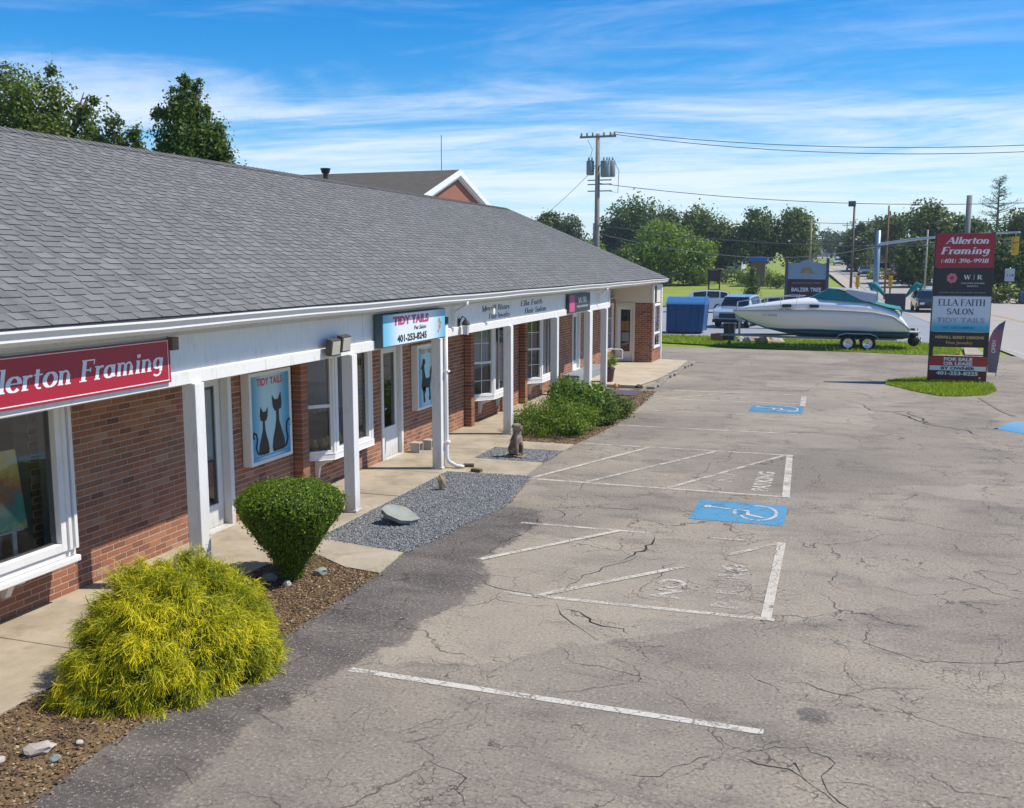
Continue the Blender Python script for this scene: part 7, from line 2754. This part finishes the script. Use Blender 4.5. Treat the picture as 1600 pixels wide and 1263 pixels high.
# ================================================================ TREES
# big tree at the left behind the roof
tree('large leafy tree at the far left rising behind the ridge', (-24.5, 25.5, 0),
     [(-26, 25, 8.1, 1.8, 2, 1.7), (-24.2, 25, 8.4, 1.1, 1.2, 1.0), (-23.6, 25.2, 9.1, .35, .45, .65), (-25.3, 25, 9.3, .7, .8, .9), (-23.0, 25.5, 8.0, .75, 1.0, .7), (-22.5, 25.5, 8.75, .22, .3, .5), (-22.2, 25.5, 7.5, .5, .7, .4), (-23.5, 25.5, 7.0, 2.2, 1.6, 1.0), (-25, 25, 6, 2.6, 2, 1.4)],
     30000, .125, LEAF_MD, trunk_r=.3, cl=.13, cpb=34, aspect=.6, inner=.2)
tree('slim sapling top peeking over the ridge between the two larger trees', (-20.6, 25.5, 0),
     [(-21.45, 25.3, 8.0, .26, .25, .7), (-20.7, 25.4, 7.55, .24, .22, .4), (-21.3, 25.4, 7.1, .42, .4, .35), (-20.35, 25.4, 7.1, .26, .22, .2), (-20.95, 25.4, 7.0, .2, .2, .3)], 3000, .11, LEAF_MD, trunk_r=.05, cl=.17, cpb=14, inner=.05)
tree('tiny conical treetop just left of the ragged dark tree', (-19.9, 26.5, 0), [(-19.9, 26.5, 7.15, .18, .2, .4), (-19.9, 26.5, 6.7, .32, .3, .4)], 700, .13, LEAF_DK, trunk_r=.06)
tree('ragged dark tree with upswept branches behind the ridge', (-18.6, 25, 0),
     [(-18.45, 25, 8.25, .42, .6, .6), (-18.55, 25, 7.5, .75, .8, .7), (-17.95, 25, 7.2, .7, .8, .7), (-19.35, 25, 8.05, .30, .3, .18), (-19.3, 25.1, 7.1, .42, .4, .4), (-17.55, 25, 7.45, .28, .3, .3), (-17.35, 25, 6.85, .32, .4, .4),
      (-18.5, 25, 8.85, .18, .2, .26), (-18.1, 25, 8.85, .13, .15, .26), (-19.05, 25, 8.75, .14, .15, .12), (-18.9, 25, 8.4, .2, .2, .2), (-18.3, 25, 6.6, 1.0, 1.0, .7), (-17.75, 25, 8.0, .2, .2, .2)],
     19000, .105, LEAF_DK, trunk_r=.16, cl=.16, cpb=26, inner=.1)


def far_tree(lab, x, y, w, h, lm, n=4200, size=.5, low=.25, seed=0, name='far_tree'):
    z = tz(y)
    r = random.Random(seed + int(x * 10) + int(y))
    bl = []
    k = 12
    for i in range(k):
        a = r.uniform(0, 6.28)
        rr_ = w * .5 * r.uniform(.05, .62)
        zz_ = h * r.uniform(low + .15, .84)
        s = w * r.uniform(.22, .33)
        fall = 1 - .45 * max(0, (zz_ / h - .55) / .45)
        bl.append((x + math.cos(a) * rr_ * fall, y + math.sin(a) * rr_ * fall, z + zz_, s, s, min(s * .85, h * .2)))
    bl.append((x, y, z + h * .55, w * .32, w * .32, h * .3))
    bl.append((x, y, z + h * .82, w * .2, w * .2, h * .15))
    return tree(lab, (x, y, z), bl, n, size, lm, 'trees beyond the lot', trunk_r=.3, name=name, cl=.13, cpb=34, limbs=False)


FT = [('small dark tree just over the hip ridge, left of the utility pole', -45.5, 150, 5.5, 9.6, LEAF_MD), ('dark rounded tree between the roof hip and the utility pole', -41.5, 150, 6.5, 8.8, LEAF_BL), ('low yellow-green tree at the foot of the utility pole', -36.2, 140, 4.5, 5.2, LEAF_LT),
      ('tall dark tree directly behind the utility pole', -35.5, 152, 7, 9.4, LEAF_BL), ('tallest tree in the left group with a domed top', -31.6, 150, 8.5, 11.0, LEAF_DK), ('dark tree right of the domed tree', -27, 155, 7, 9.4, LEAF_BL),
      ('broad tree rising behind the light green tree', -22.0, 150, 8, 10.0, LEAF_MD), ('sloping dark tree at the right end of the left group', -18.6, 152, 5.5, 7.2, LEAF_DK),
      ('large rounded dark tree behind the monument sign', -12.9, 150, 7.8, 9.9, LEAF_DK), ('rounded tree touching the far road behind the monument sign', -7.4, 150, 6.8, 9.6, LEAF_MD),
      ('hazy small tree beside the top of the far road', -5.5, 300, 9, 7.5, LEAF_BL), ('dark bushy tree left of the lamp post across the far road', 0.2, 260, 8, 8.2, LEAF_BL), ('round dark tree behind the lamp post', 0.8, 170, 4.6, 8.4, LEAF_DK),
      ('bluish tree behind the brown pole', 4.0, 180, 6, 8.6, LEAF_BL), ('rounded tree left of the mast top', 5.4, 160, 5, 8.6, LEAF_MD), ('tall tree left of the plaza sign', 9.0, 132, 6.5, 9.3, LEAF_MD), ('full tree directly behind the plaza sign', 12.5, 128, 6.5, 8.0, LEAF_DK),
      ('dark low tree under the mast arm', 7.0, 122, 5, 5.2, LEAF_DK), ('dark tree behind the route sign', 16.2, 120, 6, 7.0, LEAF_DK), ('yellow-green tree at the right edge', 18.6, 118, 5.5, 8.4, LEAF_MD), ('dense tree right beside the plaza sign', 13.0, 108, 5.0, 5.8, LEAF_DK), ('bushy dark tree above the blue bin', 16.5, 106, 5, 5.4, LEAF_MD)]
for i, (lab, x, y, w, h, lm) in enumerate(FT):
    far_tree(lab, x, y, w * 1.12, h * 1.03, lm, 8500 if y < 200 else 2600, .46 if y < 200 else .7, .08, seed=i)
far_tree('big light green spreading tree at the left end of the field', -22.5, 122, 9.5, 7.6, LEAF_LT, 13000, .36, .0, 77)
far_tree('light green bushy tree merging with the spreading one', -18.0, 124, 5.5, 5.4, LEAF_LT, 7000, .34, .0, 78)
far_tree('green tree at the field corner above the roof hip end', -25.8, 118, 4.5, 4.8, LEAF_MD, 5000, .34, .0, 79)
# dead-topped conifer
PN = thing('bare_pine', 'sparse grey pine with bare upswept branches at the upper right', 'tree', (16, 130, tz(130)))
mb = MB()
z0 = tz(130)
mb.tube([(16, 130, z0), (16.05, 130, 8), (16, 130, 13.9)], [.22, .16, .03], 7)
mb.build('trunk', plain('grey_bark', (.14, .13, .12), .95), PN)
mb = MB()
nv, nt_ = [], []
for i in range(64):
    z = 6.5 + 7.2 * (i / 64) ** 1.0
    L = (3.3 * (1 - (z - 6.5) / 8.0) + .3) * rnd.uniform(.6, 1.1)
    a = rnd.uniform(0, 6.28)
    e = Vector((16 + L * math.cos(a), 130 + L * math.sin(a), z + L * rnd.uniform(.1, .45)))
    s = Vector((16, 130, z))
    mb.tube([tuple(s), tuple(s.lerp(e, .5) - Vector((0, 0, .1))), tuple(e)], [.06, .04, .015], 4)
    for q in range(22):
        p = s.lerp(e, rnd.uniform(.35, 1.05)) + Vector((rnd.gauss(0, .16), rnd.gauss(0, .16), rnd.gauss(.05, .12)))
        nv.append(tuple(p))
mb.build('branches', MATS['grey_bark'], PN)
P_ = np.array(nv)
mesh_np('needles', leaf_cards(P_, np.tile([[0, 0, 1.0]], (len(P_), 1)), .30, .22, .8), 4, rng.uniform(.1, .9, len(P_)), LEAF_BL, PN)
# hedges and young tree in the field
for i, (x0, x1, y, h, lm, lab) in enumerate(((-17.5, -12.6, 128, 1.9, LEAF_MD, 'left stretch of overgrown hedge at the back of the field'), (-12.6, -8.6, 124, 1.6, LEAF_LT, 'middle stretch of yellowish hedge at the back of the field'), (-8.6, -4.8, 118, 1.7, LEAF_MD, 'right stretch of hedge ending behind the monument sign'), (-30, -17.8, 126, 2.0, LEAF_DK, 'dark hedge under the light green trees'),
                                       (8.5, 20, 97, 1.6, LEAF_MD, 'hedge along the far side of the road behind the plaza sign'), (3.0, 7.5, 140, 1.4, LEAF_LT, 'low bright shrubs beside the far road'))):
    z = tz(y)
    bl = []
    n = int((x1 - x0) / 1.0)
    for k in range(n + 1):
        bl.append((x0 + (x1 - x0) * k / n, y + rnd.uniform(-.5, .5), z + h * .42, .8, .8, h * rnd.uniform(.4, .68)))
    t = thing('hedge', lab, 'hedge', ((x0 + x1) / 2, y, z))
    p, nr, tn = crown_points(bl, 420 * len(bl), 16, .18, .5)
    ok = p[:, 2] > z
    mesh_np('foliage', leaf_cards(p[ok], nr[ok], .26, .6), 4, tn[ok], lm, t)
z90 = tz(88)
tree('young slender tree standing in the grass behind the cars', (-8.2, 90, z90), [(-8.2, 90, 1.2, .55, .5, .9), (-8.2, 90, 2.2, .45, .4, .8), (-8.15, 90, 3.0, .25, .25, .5)], 2200, .16, LEAF_DK, trunk_r=.05, cl=.2, name='young_tree', inner=.2)
# distant woods as one mass on the skyline
bl = []
for i in range(70):
    x = -420 + i * 11.5
    y = 620 + 60 * math.sin(i * .7)
    if -60 < x < 0 and False:
        continue
    bl.append((x, y, tz(y) + 3, 9, 8, rnd.uniform(3, 6)))
p, nr, tn = crown_points(bl, 16000, 14, .2, .4)
o = mesh_np('distant_woods', leaf_cards(p, nr, 2.2, .7), 4, tn, LEAF_BL, kind='stuff')
tag(o, 'bluish distant woods along the skyline', 'woods')
bl = []
for i in range(16):
    bl.append((22 + i * 4.0, 118 + rnd.uniform(-8, 8), tz(118) + 3.6, 3.2, 3.2, 3.6 + rnd.uniform(-1, 1.2)))
p, nr, tn = crown_points(bl, 14000, 20, .16, .5)
o = mesh_np('roadside_woods', leaf_cards(p, nr, .5, .6), 4, tn, LEAF_DK, kind='stuff')
tag(o, 'green woods continuing to the right beyond the road', 'woods')

# ---------------------------------------------------------------- haze
hz = MB()
hz.box(-500, -60, -1.2, 300, 900, 30)
o = hz.build('haze', mat('thin_air', lambda nt: nt.n('ShaderNodeEmission').outputs[0]), None, kind='stuff')
mm = o.data.materials[0]
mm.node_tree.nodes.clear()
nt = NT(mm.node_tree)
pv = nt.n('ShaderNodeVolumePrincipled', ins={'Color': (0.78, 0.86, 1.0), 'Density': 0.00035, 'Anisotropy': 0.2})
ot = nt.n('ShaderNodeOutputMaterial')
mm.node_tree.links.new(pv.outputs[0], ot.inputs['Volume'])

# tidy private bookkeeping
for o in bpy.data.objects:
    if '_o' in o.keys():
        del o['_o']
